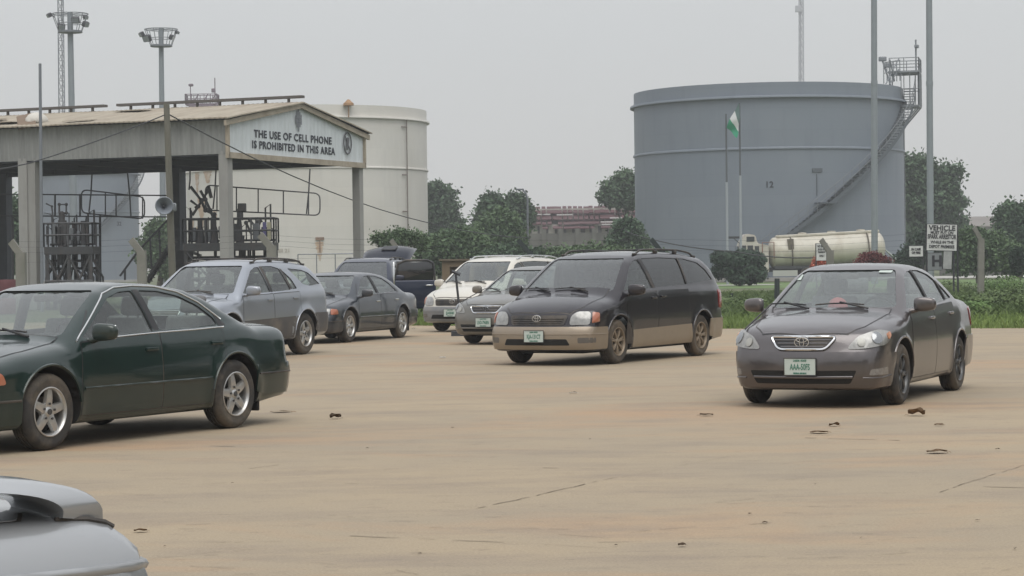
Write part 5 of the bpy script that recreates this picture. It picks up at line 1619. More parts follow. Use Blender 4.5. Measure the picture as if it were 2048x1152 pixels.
def stain(name, ang, z0, z1, w_, seed, root, Rt_, m):
    rg = random.Random(seed); bm = bmesh.new(); n = 16
    L, Rr_ = [], []
    for i in range(n + 1):
        t = i / n; z = z1 + (z0 - z1) * t; ww = w_ * (1 - .75 * t) * rg.uniform(.55, 1.1)
        L.append(bm.verts.new(PWR(Rt_, ang - ww / Rt_, z))); Rr_.append(bm.verts.new(PWR(Rt_, ang + ww / Rt_ * rg.uniform(.6, 1.1), z)))
    for i in range(n): bm.faces.new((L[i], Rr_[i], Rr_[i + 1], L[i + 1]))
    obj(name, bm, m, root)
def PWR(Rt_, a, z): return Vector(((Rt_ + .022) * math.sin(a), -(Rt_ + .022) * math.cos(a), z))
M_RSTAIN = mat('rust_streak', (.50, .36, .25), .9, noise=.2, scale=2, dirt=(.54, .50, .43), dirt_amt=1.0, dirt_scale=1.2)
stain('rust_streak', a2, zt(660, 522, YW), zt(660, 486, YW), .45, 1, wt, Rw, M_RSTAIN)
for (px, y0, y1, w_, sd) in ((415, 350, 395, .5, 2), (440, 340, 372, .9, 3), (487, 340, 360, .5, 4), (425, 400, 475, .8, 5), (400, 440, 470, .9, 6), (415, 455, 500, .35, 7), (455, 425, 470, .4, 8)):
    ss = max(-.99, (px - 617) / 240)
    stain('rust_streak', math.asin(ss), zt(px, y1, YW), zt(px, y0, YW), w_, sd, wt, Rw, M_RUST)
# roof platform railing on the white tank and the bulb-shaped vent
pr_ = bmesh.new(); q0 = at(372, 208, YW - 2) - wt.location; q1 = at(435, 208, YW - 2) - wt.location
bx(pr_, q0.x, q1.x, -2.5, -1.0, q0.z - .12, q0.z, Matrix.Translation((0, q0.y + 2, 0)))
railing(pr_, [(q0.x, q0.y - .5, q0.z), (q1.x, q0.y - .5, q0.z), (q1.x, q0.y + 1, q0.z), (q0.x, q0.y + 1, q0.z)], .8, .035, .5, True)
for x_ in (.2, .5, .75): tube(pr_, [(q0.x + (q1.x - q0.x) * x_, q0.y, q0.z), (q0.x + (q1.x - q0.x) * (x_ + .2), q0.y, q0.z + .8)], .05, 5)
tube(pr_, [(q0.x + .4, q0.y, q0.z), (q0.x + .4, q0.y, q0.z + 1.6)], .04, 5); tube(pr_, [(q1.x - .2, q0.y, q0.z), (q1.x - .2, q0.y, q0.z + 2.2)], .05, 5)
rbx(pr_, q0.x + .25, q0.x + .65, -.15, .15, q0.z + 1.5, q0.z + 1.72, .05, 1, Matrix.Translation((0, q0.y, 0)))
rbx(pr_, q1.x - .5, q1.x - .15, -.15, .15, q0.z + .95, q0.z + 1.3, .08, 2, Matrix.Translation((0, q0.y, 0)))
bx(pr_, q0.x + .3, q1.x - .3, -.6, .6, zw - 1.2, q0.z - .12, Matrix.Translation((0, q0.y, 0)))
obj('roof_platform', pr_, mat('plum_steel', (.16, .13, .15), .6), wt)
vb = bmesh.new(); c = at(697, 208, YW - Rw + .6) - wt.location
lathe(vb, [(.01, .38), (.12, .36), (.2, .24), (.42, .06), (.45, -.12), (.1, -.16), (.05, -.2), (.05, -1.1)], 20, M=Matrix.Translation(c)); clean(vb)
obj('roof_vent', vb, mat('orange_brown_vent', (.30, .17, .08), .7, noise=.2), wt, 40)
# scrawl of faded letters at the base
obj('tank_lettering', bend_text('II IIII 21', .42, Rw, math.asin((588 - 617) / 240), zt(588, 503, YW), sx=1.1), mat('faded_lettering', (.42, .39, .34), .8), wt)

YL = 290; zl = zt(178, 335, YL)
lt, Rl = tank('storage_tank', 'distant grey storage tank numbered 32, seen under the canopy at the left', 178, 100, YL, zl, M_TGREY,
    [(zl - .9, .3, .14), (zt(178, 425, YL), .10, .12)], stair=(R(-5), R(92), zt(178, 500, YL), zl, None), text=[('32', .72, R(47), zt(252, 449, YL))])
# safety rail in front of the white tank
fr_ = bmesh.new(); a = at(596, 524, 120); b = at(745, 524, 120); a.z = 0; b.z = 0
rt = thing('guard_rail', 'low pipe guard rail in front of the white tank', 'railing', a)
railing(fr_, [(0, 0, 0), (b.x - a.x, 0, 0)], zt(650, 508, 120), .03, .9); obj('rail', fr_, M_STEEL, rt)

# ================================================================== LOADING CANOPY
C0 = Vector((-10.6, 85, 0)); GA = math.atan2(.922, .386)
can = thing('loading_canopy', 'long steel loading canopy with corrugated sides and a lettered white gable', 'canopy', C0, GA)
MC = Matrix.Translation(C0) @ Matrix.Rotation(GA, 4, 'Z')
def cz(px, py, u=0, v=0): return at(px, py, (MC @ Vector((u, v, 0))).y).z
ZB, ZE, ZP, GW, LEN = 5.82, 7.10, 8.02, 11.4, 30.0
M_SHEET = mat('weathered_grey_sheet', (.255, .260, .250), .6, noise=.12, scale=1.2, dirt=(.15, .15, .145), dirt_amt=.6, dirt_scale=1.4, stretch=(1.5, 1.5, .22))
M_GABLE = mat('gable_white_sheet', (.60, .64, .66), .55, noise=.05, scale=1, dirt=(.38, .39, .38), dirt_amt=.45, dirt_scale=1.3, stretch=(1.5, 1.5, .3))
M_ROOF = mat('rusty_tan_roof', (.33, .29, .225), .8, noise=.2, scale=1.5, dirt=(.20, .15, .11), dirt_amt=.7, dirt_scale=1.1, stretch=(.5, 2, 1))
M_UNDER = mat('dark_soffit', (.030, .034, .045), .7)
M_TTRIM = mat('tan_edge_flashing', (.36, .31, .24), .7, noise=.2, dirt=(.20, .15, .1), dirt_amt=.6)
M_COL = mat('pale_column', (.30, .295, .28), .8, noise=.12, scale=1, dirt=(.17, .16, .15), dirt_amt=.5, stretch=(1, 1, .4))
M_COLD = mat('backlit_shade_column', (.055, .062, .075), .7, noise=.15)  # backlit shade of the far columns put into a darker paint colour
def corr(p0, p1, z0, z1f, pitch=.22, amp=.03, m=None, name='side_cladding', thick=.02, z0f=None):
    """corrugated vertical sheet from p0 to p1 (local x, y); z1f(t) gives the top edge"""
    bm = bmesh.new(); p0, p1 = Vector(p0), Vector(p1); L = (p1 - p0).length; t_ = (p1 - p0) / L; nn = Vector((t_.y, -t_.x))
    n = int(L / pitch) * 4; F_, B_ = [], []
    offs = (0, 1, 1, 0)
    for i in range(n + 1):
        s_ = L * i / n; o = offs[i % 4] * amp; p = p0 + t_ * s_ + nn * o
        z1 = z1f(s_ / L)
        F_.append((bm.verts.new((p.x, p.y, z0)), bm.verts.new((p.x, p.y, z1))))
        q = p - nn * thick; B_.append((bm.verts.new((q.x, q.y, z0)), bm.verts.new((q.x, q.y, z1))))
    for i in range(n):
        bm.faces.new((F_[i][0], F_[i + 1][0], F_[i + 1][1], F_[i][1])); bm.faces.new((B_[i][1], B_[i + 1][1], B_[i + 1][0], B_[i][0]))
        bm.faces.new((F_[i][1], F_[i + 1][1], B_[i + 1][1], B_[i][1])); bm.faces.new((F_[i][0], B_[i][0], B_[i + 1][0], F_[i + 1][0]))
    bmesh.ops.recalc_face_normals(bm, faces=bm.faces[:])
    return obj(name, bm, m, can)
corr((0, LEN), (0, .0), ZB, lambda t: ZE, m=M_SHEET)
corr((GW, 0), (GW, LEN), ZB, lambda t: ZE, m=M_SHEET)
gz = lambda t: ZE - .06 + (ZP - ZE) * (1 - abs(t - .5) * 2)
gab = corr((0, 0), (GW, 0), ZB + .05, gz, m=M_GABLE, name='gable', pitch=.3, amp=.012)
corr((GW, LEN), (0, LEN), ZB, gz, m=M_SHEET, name='far_gable')
# trims
tb = bmesh.new()
bx(tb, -.06, GW + .06, -.10, .03, ZB - .16, ZB + .06)
bx(tb, -.09, .02, -.10, .04, ZB - .16, ZE + .05)
bx(tb, GW - .02, GW + .09, -.10, .04, ZB - .16, ZE + .05)
obj('gable_frame', tb, M_TTRIM, can)
tb = bmesh.new()
for s_ in (0, 1):
    xa, xb = (-.35, GW / 2) if s_ == 0 else (GW + .35, GW / 2)
    za, zb_ = ZE - .04, ZP + .03
    q = [(xa, za), (xb, zb_), (xb, zb_ - .2), (xa, za - .2)]
    A = [tb.verts.new((x, -.16, z)) for x, z in q]; B = [tb.verts.new((x, -.06, z)) for x, z in q]
    tb.faces.new(A); tb.faces.new(B[::-1])
    for k in range(4): tb.faces.new((A[k], A[(k + 1) % 4], B[(k + 1) % 4], B[k]))
bmesh.ops.recalc_face_normals(tb, faces=tb.faces[:]); obj('barge_board', tb, M_TTRIM, can)
# corrugated roof slopes
def slope(x0, z0, x1, z1):
    bm = bmesh.new(); n = int((LEN + .5) / .11); T, U = [], []
    rg = random.Random(5)
    m_ = 6
    rows = []
    for i in range(n + 1):
        y = -.25 + (LEN + .5) * i / n; o = .018 * (i % 2); row = []
        for j in range(m_ + 1):
            t = j / m_; sag = .008 * math.sin(y * 1.3 + j)
            row.append((x0 + (x1 - x0) * t, y, z0 + (z1 - z0) * t + o + sag))
        rows.append(row)
    V = [[bm.verts.new(p) for p in r_] for r_ in rows]; W_ = [[bm.verts.new((p[0], p[1], p[2] - .05)) for p in r_] for r_ in rows]
    for i in range(n):
        for j in range(m_):
            bm.faces.new((V[i][j], V[i + 1][j], V[i + 1][j + 1], V[i][j + 1])); f = bm.faces.new((W_[i][j + 1], W_[i + 1][j + 1], W_[i + 1][j], W_[i][j])); f.material_index = 1
        bm.faces.new((V[i][0], W_[i][0], W_[i + 1][0], V[i + 1][0]))
    for j in range(m_): bm.faces.new((V[0][j], V[0][j + 1], W_[0][j + 1], W_[0][j]))
    bmesh.ops.recalc_face_normals(bm, faces=bm.faces[:])
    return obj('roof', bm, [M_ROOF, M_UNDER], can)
slope(-.4, ZE + .06, GW / 2, ZP + .08); slope(GW + .4, ZE + .06, GW / 2, ZP + .08)
rg = random.Random(8)
for i in range(7):
    lo = bmesh.new()
    y = rg.uniform(1, 26); x = rg.uniform(.3, 4.5); z = ZE + .06 + (ZP - ZE) * (x + .4) / (GW / 2 + .4) + .06
    bx(lo, -.35, .35, -rg.uniform(.4, 1.4), .5, 0, .02, Matrix.Translation((x, y, z)) @ Matrix.Rotation(R(rg.uniform(-9, 0)), 4, 'Y') @ Matrix.Rotation(R(rg.uniform(-15, 15)), 4, 'Z'))
    obj('loose_sheet', lo, M_ROOF, can)
# sagging end flap + white patch
fl = bmesh.new(); bx(fl, -.3, 1.4, -.35, .35, 0, .05, Matrix.Translation((.1, 9.0, ZE + .1)) @ Matrix.Rotation(R(-25), 4, 'Y') @ Matrix.Rotation(R(35), 4, 'Z')); obj('loose_sheet', fl, mat('brown_sheet', (.17, .12, .08), .8, noise=.2), can)
wp_ = bmesh.new(); u = bmesh.ops.create_uvsphere(wp_, u_segments=16, v_segments=8, radius=1)
for v in wp_.verts: v.co = Vector((v.co.x * .55, v.co.y * .42, max(v.co.z, -.1) * .40)) + Vector((.9, 9.1, ZE + .28))
obj('roof_vent', wp_, mat('whitish_cover', (.52, .50, .45), .7), can, 60)
# ridge rail
rb_ = bmesh.new()
for y0, y1 in ((.4, 8.4), (9.6, 26)):
    z = ZP + .24; bx(rb_, GW / 2 - .15, GW / 2 + .15, y0 - .6, y1, z, z + .10)
    k = y0
    while k < y1: bx(rb_, GW / 2 - .05, GW / 2 + .05, k, k + .08, ZP, z); k += 1.05
obj('ridge_rail', rb_, mat('ridge_dark', (.10, .09, .08), .8), can)
# soffit: beams and rafters
sf = bmesh.new()
for x in (.12, GW - .12): bx(sf, x - .09, x + .09, .05, LEN - .05, ZB - .05, ZB + .35)
for y in [.35 + 3 * i for i in range(10)]:
    bx(sf, .05, GW - .05, y - .07, y + .07, ZB, ZB + .30)
for x in (2.8, 5.7, 8.6): bx(sf, x - .06, x + .06, .1, LEN - .1, ZB + .15, ZB + .35)
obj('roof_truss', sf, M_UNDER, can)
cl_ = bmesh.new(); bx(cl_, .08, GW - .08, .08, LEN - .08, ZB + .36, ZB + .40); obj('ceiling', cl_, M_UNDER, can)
# columns
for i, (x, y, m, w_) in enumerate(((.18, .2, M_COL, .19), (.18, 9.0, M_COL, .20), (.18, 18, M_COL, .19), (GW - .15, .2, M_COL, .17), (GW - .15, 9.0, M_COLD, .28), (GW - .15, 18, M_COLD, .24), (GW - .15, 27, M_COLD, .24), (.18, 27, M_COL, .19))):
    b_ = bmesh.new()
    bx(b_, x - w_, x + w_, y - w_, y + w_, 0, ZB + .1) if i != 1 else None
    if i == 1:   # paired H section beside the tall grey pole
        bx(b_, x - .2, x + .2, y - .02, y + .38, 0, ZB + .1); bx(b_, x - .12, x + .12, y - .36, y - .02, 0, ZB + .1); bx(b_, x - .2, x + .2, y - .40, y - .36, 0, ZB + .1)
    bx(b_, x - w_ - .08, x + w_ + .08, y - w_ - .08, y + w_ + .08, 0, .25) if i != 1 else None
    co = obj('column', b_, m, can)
# gable lettering and signs
def gtext(s_, size, u, z, sx=.95, bold=.013, sp=1.12):
    me = text_mesh(s_, size, .003, bold, sx=sx, space=sp)
    o = obj('lettering', me, M_INK, gab); o.rotation_euler = (math.pi / 2, 0, 0); o.location = (u, -.022, z); return o
l1 = gtext('THE USE OF CELL PHONE', .40, 5.25, ZB + .84, sx=1.28)
l2 = gtext('IS PROHIBITED IN THIS AREA', .40, 5.30, ZB + .42, sx=1.20)
em = bmesh.new()    # faded crest under the peak: upright strokes in a shield
for i, (x, z0, z1) in enumerate(((-.22, .12, .45), (-.12, -.02, .62), (0, -.18, .74), (.11, .0, .60), (.22, .1, .5))): bx(em, x - .035, x + .035, -.012, .0, z0, z1)
for z in (.18, .34): bx(em, -.24, .24, -.014, -.002, z - .02, z + .02)
eo = obj('crest', em, mat('faded_grey_emblem', (.17, .18, .20), .7), gab); eo.location = (GW / 2 - .12, -.05, ZB + 1.28)
rg_ = bmesh.new()   # round prohibition mark with a telephone handset
tube(rg_, [(.34 * math.cos(a), 0, .44 * math.sin(a)) for a in np.linspace(0, 2 * math.pi, 28, endpoint=False)], .03, 6, closed=True)
tube(rg_, [(-.22, -.0, .3), (.22, 0, -.3)], .025, 6); rbx(rg_, -.10, .08, -.02, .01, -.26, .24, .01, 1, Matrix.Rotation(R(10), 4, 'Y'))
ro = obj('prohibition_mark', rg_, mat('faded_ink', (.10, .10, .11), .8), gab); ro.location = (9.85, -.06, ZB + .82)

# --- gangway rails hanging under the canopy, loading platforms and arms
M_RAIL = mat('gangway_steel', (.06, .06, .065), .6)
M_RAILR = mat('arm_dark_steel', (.04, .042, .045), .6, noise=.3, dirt=(.10, .06, .04), dirt_amt=.4)
def PXY(px, py, Y): return at(px, py, Y)
def rounded_loop(corners, r_=.25, n=5):
    out = []
    m_ = len(corners)
    for i in range(m_):
        a, b, c = corners[i - 1], corners[i], corners[(i + 1) % m_]
        u = (a - b).normalized() * r_; v = (c - b).normalized() * r_
        for k in range(n + 1):
            t = k / n; out.append((b + u) * (1 - t) ** 2 + b * 2 * t * (1 - t) + (b + v) * t * t)
    return out
def gangway(label, Y, quad, posts, hang, group='hanging gangway rails under the canopy'):
    Q = [at(x, y, Y) for x, y in quad]; base = at(quad[0][0], 540, Y); base.z = 0
    root = thing('gangway_rail', label, 'railing', base, 0, group); bm = bmesh.new()
    Q = [q - base for q in Q]; tube(bm, rounded_loop(Q), .030, 6, closed=True)
    for t in posts:
        a = Q[0].lerp(Q[1], t); b = Q[3].lerp(Q[2], t); tube(bm, [a, b], .028, 6)
    obj('rail_frame', bm, M_RAIL, root)
    for (x0, y0, x1, y1) in hang:
        hb_ = bmesh.new(); tube(hb_, [at(x0, y0, Y) - base, at((x0 + x1) / 2 + 1, (y0 + y1) / 2, Y) - base, at(x1, y1, Y) - base], .032, 6)
        obj('hanger', hb_, M_RAIL, root)
gangway('rounded pipe rail hung in front of the distant grey tank', 90, [(163, 379), (289, 394), (289, 438), (163, 426)], (.38, .55, .97), [(184, 348, 178, 424), (255, 345, 262, 436)])
gangway('long rounded pipe rail hung in front of the white tank', 90, [(411, 370), (640, 387), (640, 431), (411, 420)], (.10, .27, .46, .68, .90), [(432, 340, 426, 418), (620, 338, 613, 428), (380, 340, 378, 380)])
# long straight crossing rails
rt = thing('pipe_rail', 'two long level pipe rails running left under the canopy', 'railing', (at(0, 540, 92).x, 92, 0)); bm = bmesh.new(); o_ = rt.location
for y0, y1 in ((388, 391), (431, 434)): tube(bm, [at(-60, y0, 92) - o_, at(345, y1, 92) - o_], .030, 6)
for x in (110, 160, 345): tube(bm, [at(x, 388, 92) - o_, at(x, 432, 92) - o_], .04, 6)
for x in (140, 100): pass
tube(bm, rounded_loop([at(38, 385, 92) - o_, at(60, 385, 92) - o_, at(60, 425, 92) - o_, at(38, 425, 92) - o_], .12), .04, 6, closed=True)
for x in (25, 200, 345): tube(bm, [at(x, 431, 92) - o_, Vector((at(x, 540, 92).x - o_.x, 0, 0))], .05, 6)
obj('rail', bm, M_RAIL, rt)
def platform(label, Y, x0, x1, ytop, ydeck, seed, depth=1.6, bottles=(), arms=(), braces=True):
    rg = random.Random(seed); a = at(x0, ydeck, Y); b = at(x1, ydeck, Y); zr = at(x0, ytop, Y).z; base = Vector((a.x, Y, 0))
    root = thing('loading_platform', label, 'platform', base, 0, 'truck loading platforms under the canopy')
    L = b.x - a.x; zd = a.z
    d_ = bmesh.new(); bx(d_, 0, L, 0, depth, zd - .30, zd); obj('deck', d_, M_RAILR, root)
    lg = bmesh.new()
    for x in (.1, L * .5, L - .1):
        for y in (.1, depth - .1): bx(lg, x - .07, x + .07, y - .07, y + .07, 0, zd - .3)
    if braces:
        for xa, xb in ((.1, L * .5), (L * .5, L - .1)):
            tube(lg, [(xa, .05, zd - .35), (xb, .05, .3)], .05, 5); tube(lg, [(xb, .05, zd - .35), (xa, .05, .3)], .05, 5)
        tube(lg, [(0, .05, zd * .45), (L, .05, zd * .45)], .06, 5)
    obj('leg_frame', lg, M_RAILR, root)
    r_ = bmesh.new(); railing(r_, [(0, 0, zd), (L, 0, zd), (L, depth, zd), (0, depth, zd)], zr - zd, .035, .75, True); obj('guard_rail', r_, M_RAIL, root)
    for px, top, w0, w1 in bottles:
        x = at(px, 500, Y).x - base.x; bm = bmesh.new(); zt_ = at(px, top, Y).z
        lathe(bm, [(w1 * 1.1, zd), (w1, zd + .1), (w1 * .85, zd + (zt_ - zd) * .5), (w0, zd + (zt_ - zd) * .62), (w0, zt_ - .05), (w0 * .4, zt_)], 16, M=Matrix.Translation((x, depth * .4, 0)))
        obj('loading_arm_base', bm, M_RAILR, root, 40)
    for pts, r0 in arms:
        bm = bmesh.new(); P_ = [at(x, y, Y) - base + Vector((0, depth * .4, 0)) for x, y in pts]; tube(bm, P_, r0, 8)
        for p in P_[1:-1]:
            bmesh.ops.create_uvsphere(bm, u_segments=10, v_segments=6, radius=r0 * 1.7, matrix=Matrix.Translation(p))
        obj('loading_arm', bm, M_RAILR, root, 60)
    for i in range(9):
        bm = bmesh.new(); x = rg.uniform(.2, L - .4); w_ = rg.uniform(.12, .32); h_ = rg.uniform(.35, .95)
        rbx(bm, x, x + w_, depth * .3, depth * .3 + .3, zd + rg.uniform(0, .3), zd + h_, .03, 1)
        obj('valve_box', bm, [M_RAILR, mat('grey_valve', (.13, .14, .15), .6)][i % 2:][:1], root, 40)
    # hoses and piping under the deck
    bm = bmesh.new()
    for i in range(15):
        x = rg.uniform(.1, L - .1); x2 = x + rg.uniform(-.5, .5); tube(bm, [(x, depth * .5, zd - .3), (x, depth * .5, zd - rg.uniform(.5, .9)), (x2, depth * .5, zd - 1.2), (x2, depth * .5, .2)], rg.uniform(.03, .07), 6)
    for z in (zd - .55, zd - .85): tube(bm, [(0, depth * .6, z), (L, depth * .6, z)], .06, 6)
    obj('piping', bm, M_RAILR, root, 60)
    bm = bmesh.new()
    for i in range(9):
        x = rg.uniform(.1, L - .1); x2 = x + rg.uniform(-.4, .4); zz = zd + rg.uniform(.5, 1.5); tube(bm, [(x, depth * .6, zd), (x, depth * .6, zz), (x2, depth * .6, zz + .15), (x2, depth * .6, zd + .1)], rg.uniform(.02, .045), 6)
    tube(bm, [(.05, depth * .6, zd + .1), (L - .05, depth * .6, zd + .1)], .05, 6)
    obj('hose', bm, M_RAILR, root, 60)
    return root
p1 = platform('dark loading platform with valve column in front of the distant grey tank', 88, 88, 185, 447, 494, 1, 1.6, bottles=((118, 422, .12, .16),),
    arms=(([(118, 500), (118, 425), (126, 425), (126, 408), (112, 408), (112, 425)], .04), ([(100, 445), (97, 412), (85, 406)], .03), ([(118, 530), (118, 440)], .17), ([(160, 490), (160, 441)], .10), ([(152, 488), (152, 446)], .035), ([(168, 488), (168, 446)], .035)))
p2 = platform('dark loading platform crowded with loading arms behind the front corner column', 88, 366, 548, 438, 487, 2, 1.7,
    bottles=((396, 435, .10, .17), (424, 430, .10, .17), (445, 462, .12, .14), (475, 415, .09, .13)),
    arms=(([(376, 372), (398, 400), (412, 380), (416, 376)], .06), ([(396, 380), (406, 398), (416, 420), (424, 440)], .055), ([(380, 430), (398, 402), (385, 415)], .05), ([(424, 445), (424, 428), (406, 420), (400, 405)], .055),
          ([(376, 400), (392, 412), (380, 428)], .05), ([(475, 425), (477, 415), (488, 412)], .06), ([(500, 470), (488, 445), (496, 440), (506, 452)], .05), ([(515, 480), (512, 445), (520, 440)], .07), ([(480, 470), (478, 515)], .10), ([(412, 372), (418, 395)], .07)))
# purple/yellow file-like panels and control box on the platform
for px, c_, nm in ((529, (.10, .09, .22), 'blue panel'), (538, (.42, .40, .28), 'pale yellow panel')):
    a = at(px, 462, 88.4); bm = bmesh.new(); rbx(bm, -.07, .07, -.02, .02, -.35, .35, .01, 1)
    o = obj('narrow_panel', bm, mat(nm.replace(' ', '_'), c_, .6)); o.location = a; tag(o, f'narrow {nm} clipped upright to the right end of the crowded platform', 'panel')
bm = bmesh.new(); rbx(bm, -.16, .16, -.12, .12, -.16, .16, .02, 1); bx(bm, -.04, .04, -.04, .04, -.5, -.14); o = obj('control_box', bm, M_RAILR); o.location = at(484, 415, 88); tag(o, 'dark control box on a short stalk above the crowded loading platform', 'control box')
# inclined steel stair with louvred box between pole and dark column
st = thing('steel_stair', 'inclined steel stair left of the dark canopy column', 'stair', (at(320, 540, 90).x, 90, 0)); o_ = st.location
bm = bmesh.new()
for dy in (0, .8):
    tube(bm, [at(290, 566, 90) - o_ + Vector((0, dy, 0)), at(345, 480, 90) - o_ + Vector((0, dy, 0))], .07, 6)
obj('stringer', bm, M_RAILR, st); bm = bmesh.new()
for i in range(12):
    p = (at(290, 566, 90) - o_).lerp(at(345, 480, 90) - o_, (i + .5) / 12); bx(bm, -.14, .14, 0, .8, -.02, .02, Matrix.Translation(p))
obj('tread', bm, M_RAILR, st); bm = bmesh.new()
tube(bm, [at(240, 552, 90) - o_, at(278, 500, 90) - o_, at(335, 440, 90) - o_], .045, 6); tube(bm, [at(250, 560, 90) - o_, at(250, 538, 90) - o_], .045, 6)
for (x, y) in ((300, 475), (318, 456), (335, 440)): tube(bm, [at(x, y, 90) - o_, at(x + 3, y + 60, 90) - o_], .04, 5)
obj('handrail', bm, M_RAIL, st)
lb = thing('louvred_cabinet', 'dark louvred cabinet at the foot of the dark canopy column', 'cabinet', (at(372, 540, 92).x, 92, 0)); bm = bmesh.new(); bx(bm, -.55, .15, 0, .8, 0, 2.3); obj('casing', bm, M_RAILR, lb)
for i in range(6):
    bm = bmesh.new(); bx(bm, .17, .62, -.25, .25, -.05, .05, Matrix.Translation((0, .3, .5 + i * .36)) @ Matrix.Rotation(R(24), 4, 'Y')); obj('louvre', bm, mat('grey_louvre', (.09, .09, .09), .6), lb)
# red drum-like stack at far left
for i, (py, sx_) in enumerate(((532, 1), (560, 1.05))):
    bm = bmesh.new(); lathe(bm, [(.01, -.28), (.42, -.28), (.44, -.1), (.42, 0), (.44, .1), (.42, .28), (.01, .28)], 24); clean(bm); o = obj('red_drum', bm, mat('faded_red', (.13, .045, .05), .7, noise=.2), None, 40)
    o.location = (at(10, 532, 80).x, 80, .95 if i == 0 else .30); tag(o, ('upper' if i == 0 else 'lower') + ' of two faded red drums stacked at the far left under the canopy', 'drum')
# ---------------------------------------------------------------- the vehicles on the lot
def CAR(d, name, label, cat, X, Y, yaw): return make_car(d, name, label, cat, X, Y, yaw)[0]
_ = CAR
c1 = make_car(build_corolla(P_GREY, rimm=M_RIMK, platetext='AAA-50FS', wsglass=glass_mat('clear_windscreen', (.70,.77,.74), .12, (.42,.47,.46), ior=2.05),
        handlem=mat('bright_handle', (.35,.34,.35), .25, metal=.7),
        stickers=[('F', [(-.60,1.30),(-.50,1.30),(-.50,1.36),(-.58,1.36)], M_PLATE), ('F', [(.34,1.375),(.48,1.37),(.48,1.395),(.34,1.395)], M_PLATE)]),
    'parked_car', 'grey saloon facing the camera with chrome-framed grille, standing alone at the right of the lot', 'car', 3.82, 25.05, -113.9)
v1 = make_car(build_van(P_BLACKV, cladm=P_BEIGE, rub=M_RUBD, rimm=M_RIMD, glass=M_TINT, wglass=[M_GLASS, M_TINT], rwglass=M_TINT, platetext='KJA-131CT',
        wsglass=glass_mat('van_windscreen', (.52,.56,.56), .14, (.33,.35,.36), ior=1.9), rack=dict(x0=-1.75, x1=.35, y=.62, h=.055, cross=(.30,))),
    'parked_van', 'black minivan with beige lower panels, roof rails and dusty tan wheels', 'van', 1.536, 35.63, -120.0)
g1 = make_car(build_camry(P_GREEN, handlem=P_GREEN, platetext='LSD-214AX'),
    'parked_car', 'dark green saloon with five-point star wheels, cut off by the left picture edge', 'car', -4.024, 20.63, -118.6)
r1 = make_car(build_rx(P_SILVERB, cladm=P_CLAD, rack=dict(x0=-1.75, x1=.05, y=.60, h=.055, cross=(.05,.95)), platetext='EPE-552AA'),
    'parked_car', 'silver-blue estate with dark grey lower cladding and a roof rack, behind the green saloon', 'car', -4.92, 38.48, -112.7)
k1 = make_car(build_camry(P_DGREY, handlem=M_TRIM, rim='spoke6', platetext='GGE-871BD', wtrim=[]),
    'parked_car', 'dark slate saloon with six-spoke wheels standing right of the silver-blue estate', 'car', -3.593, 46.73, -110.2)
c2 = make_car(build_corolla(P_GREY2, rimm=M_RIM, platetext='LND-796BN'),
    'parked_car', 'dusty greenish-grey saloon half hidden behind the black minivan', 'car', .519, 44.55, -118.7)
v2 = make_car(build_van(P_WHITE, bumpm=P_GCLAD, rimm=M_RIM, platetext='JJJ-408AM', rack=dict(x0=-1.75, x1=.35, y=.62, h=.055, m=M_TRIM, cross=(.9,)),
        lipm=P_GCLAD),
    'parked_van', 'cream-white minivan with grey bumper parked furthest back beside the greenish-grey saloon', 'van', -.231, 53.19, -118.6)
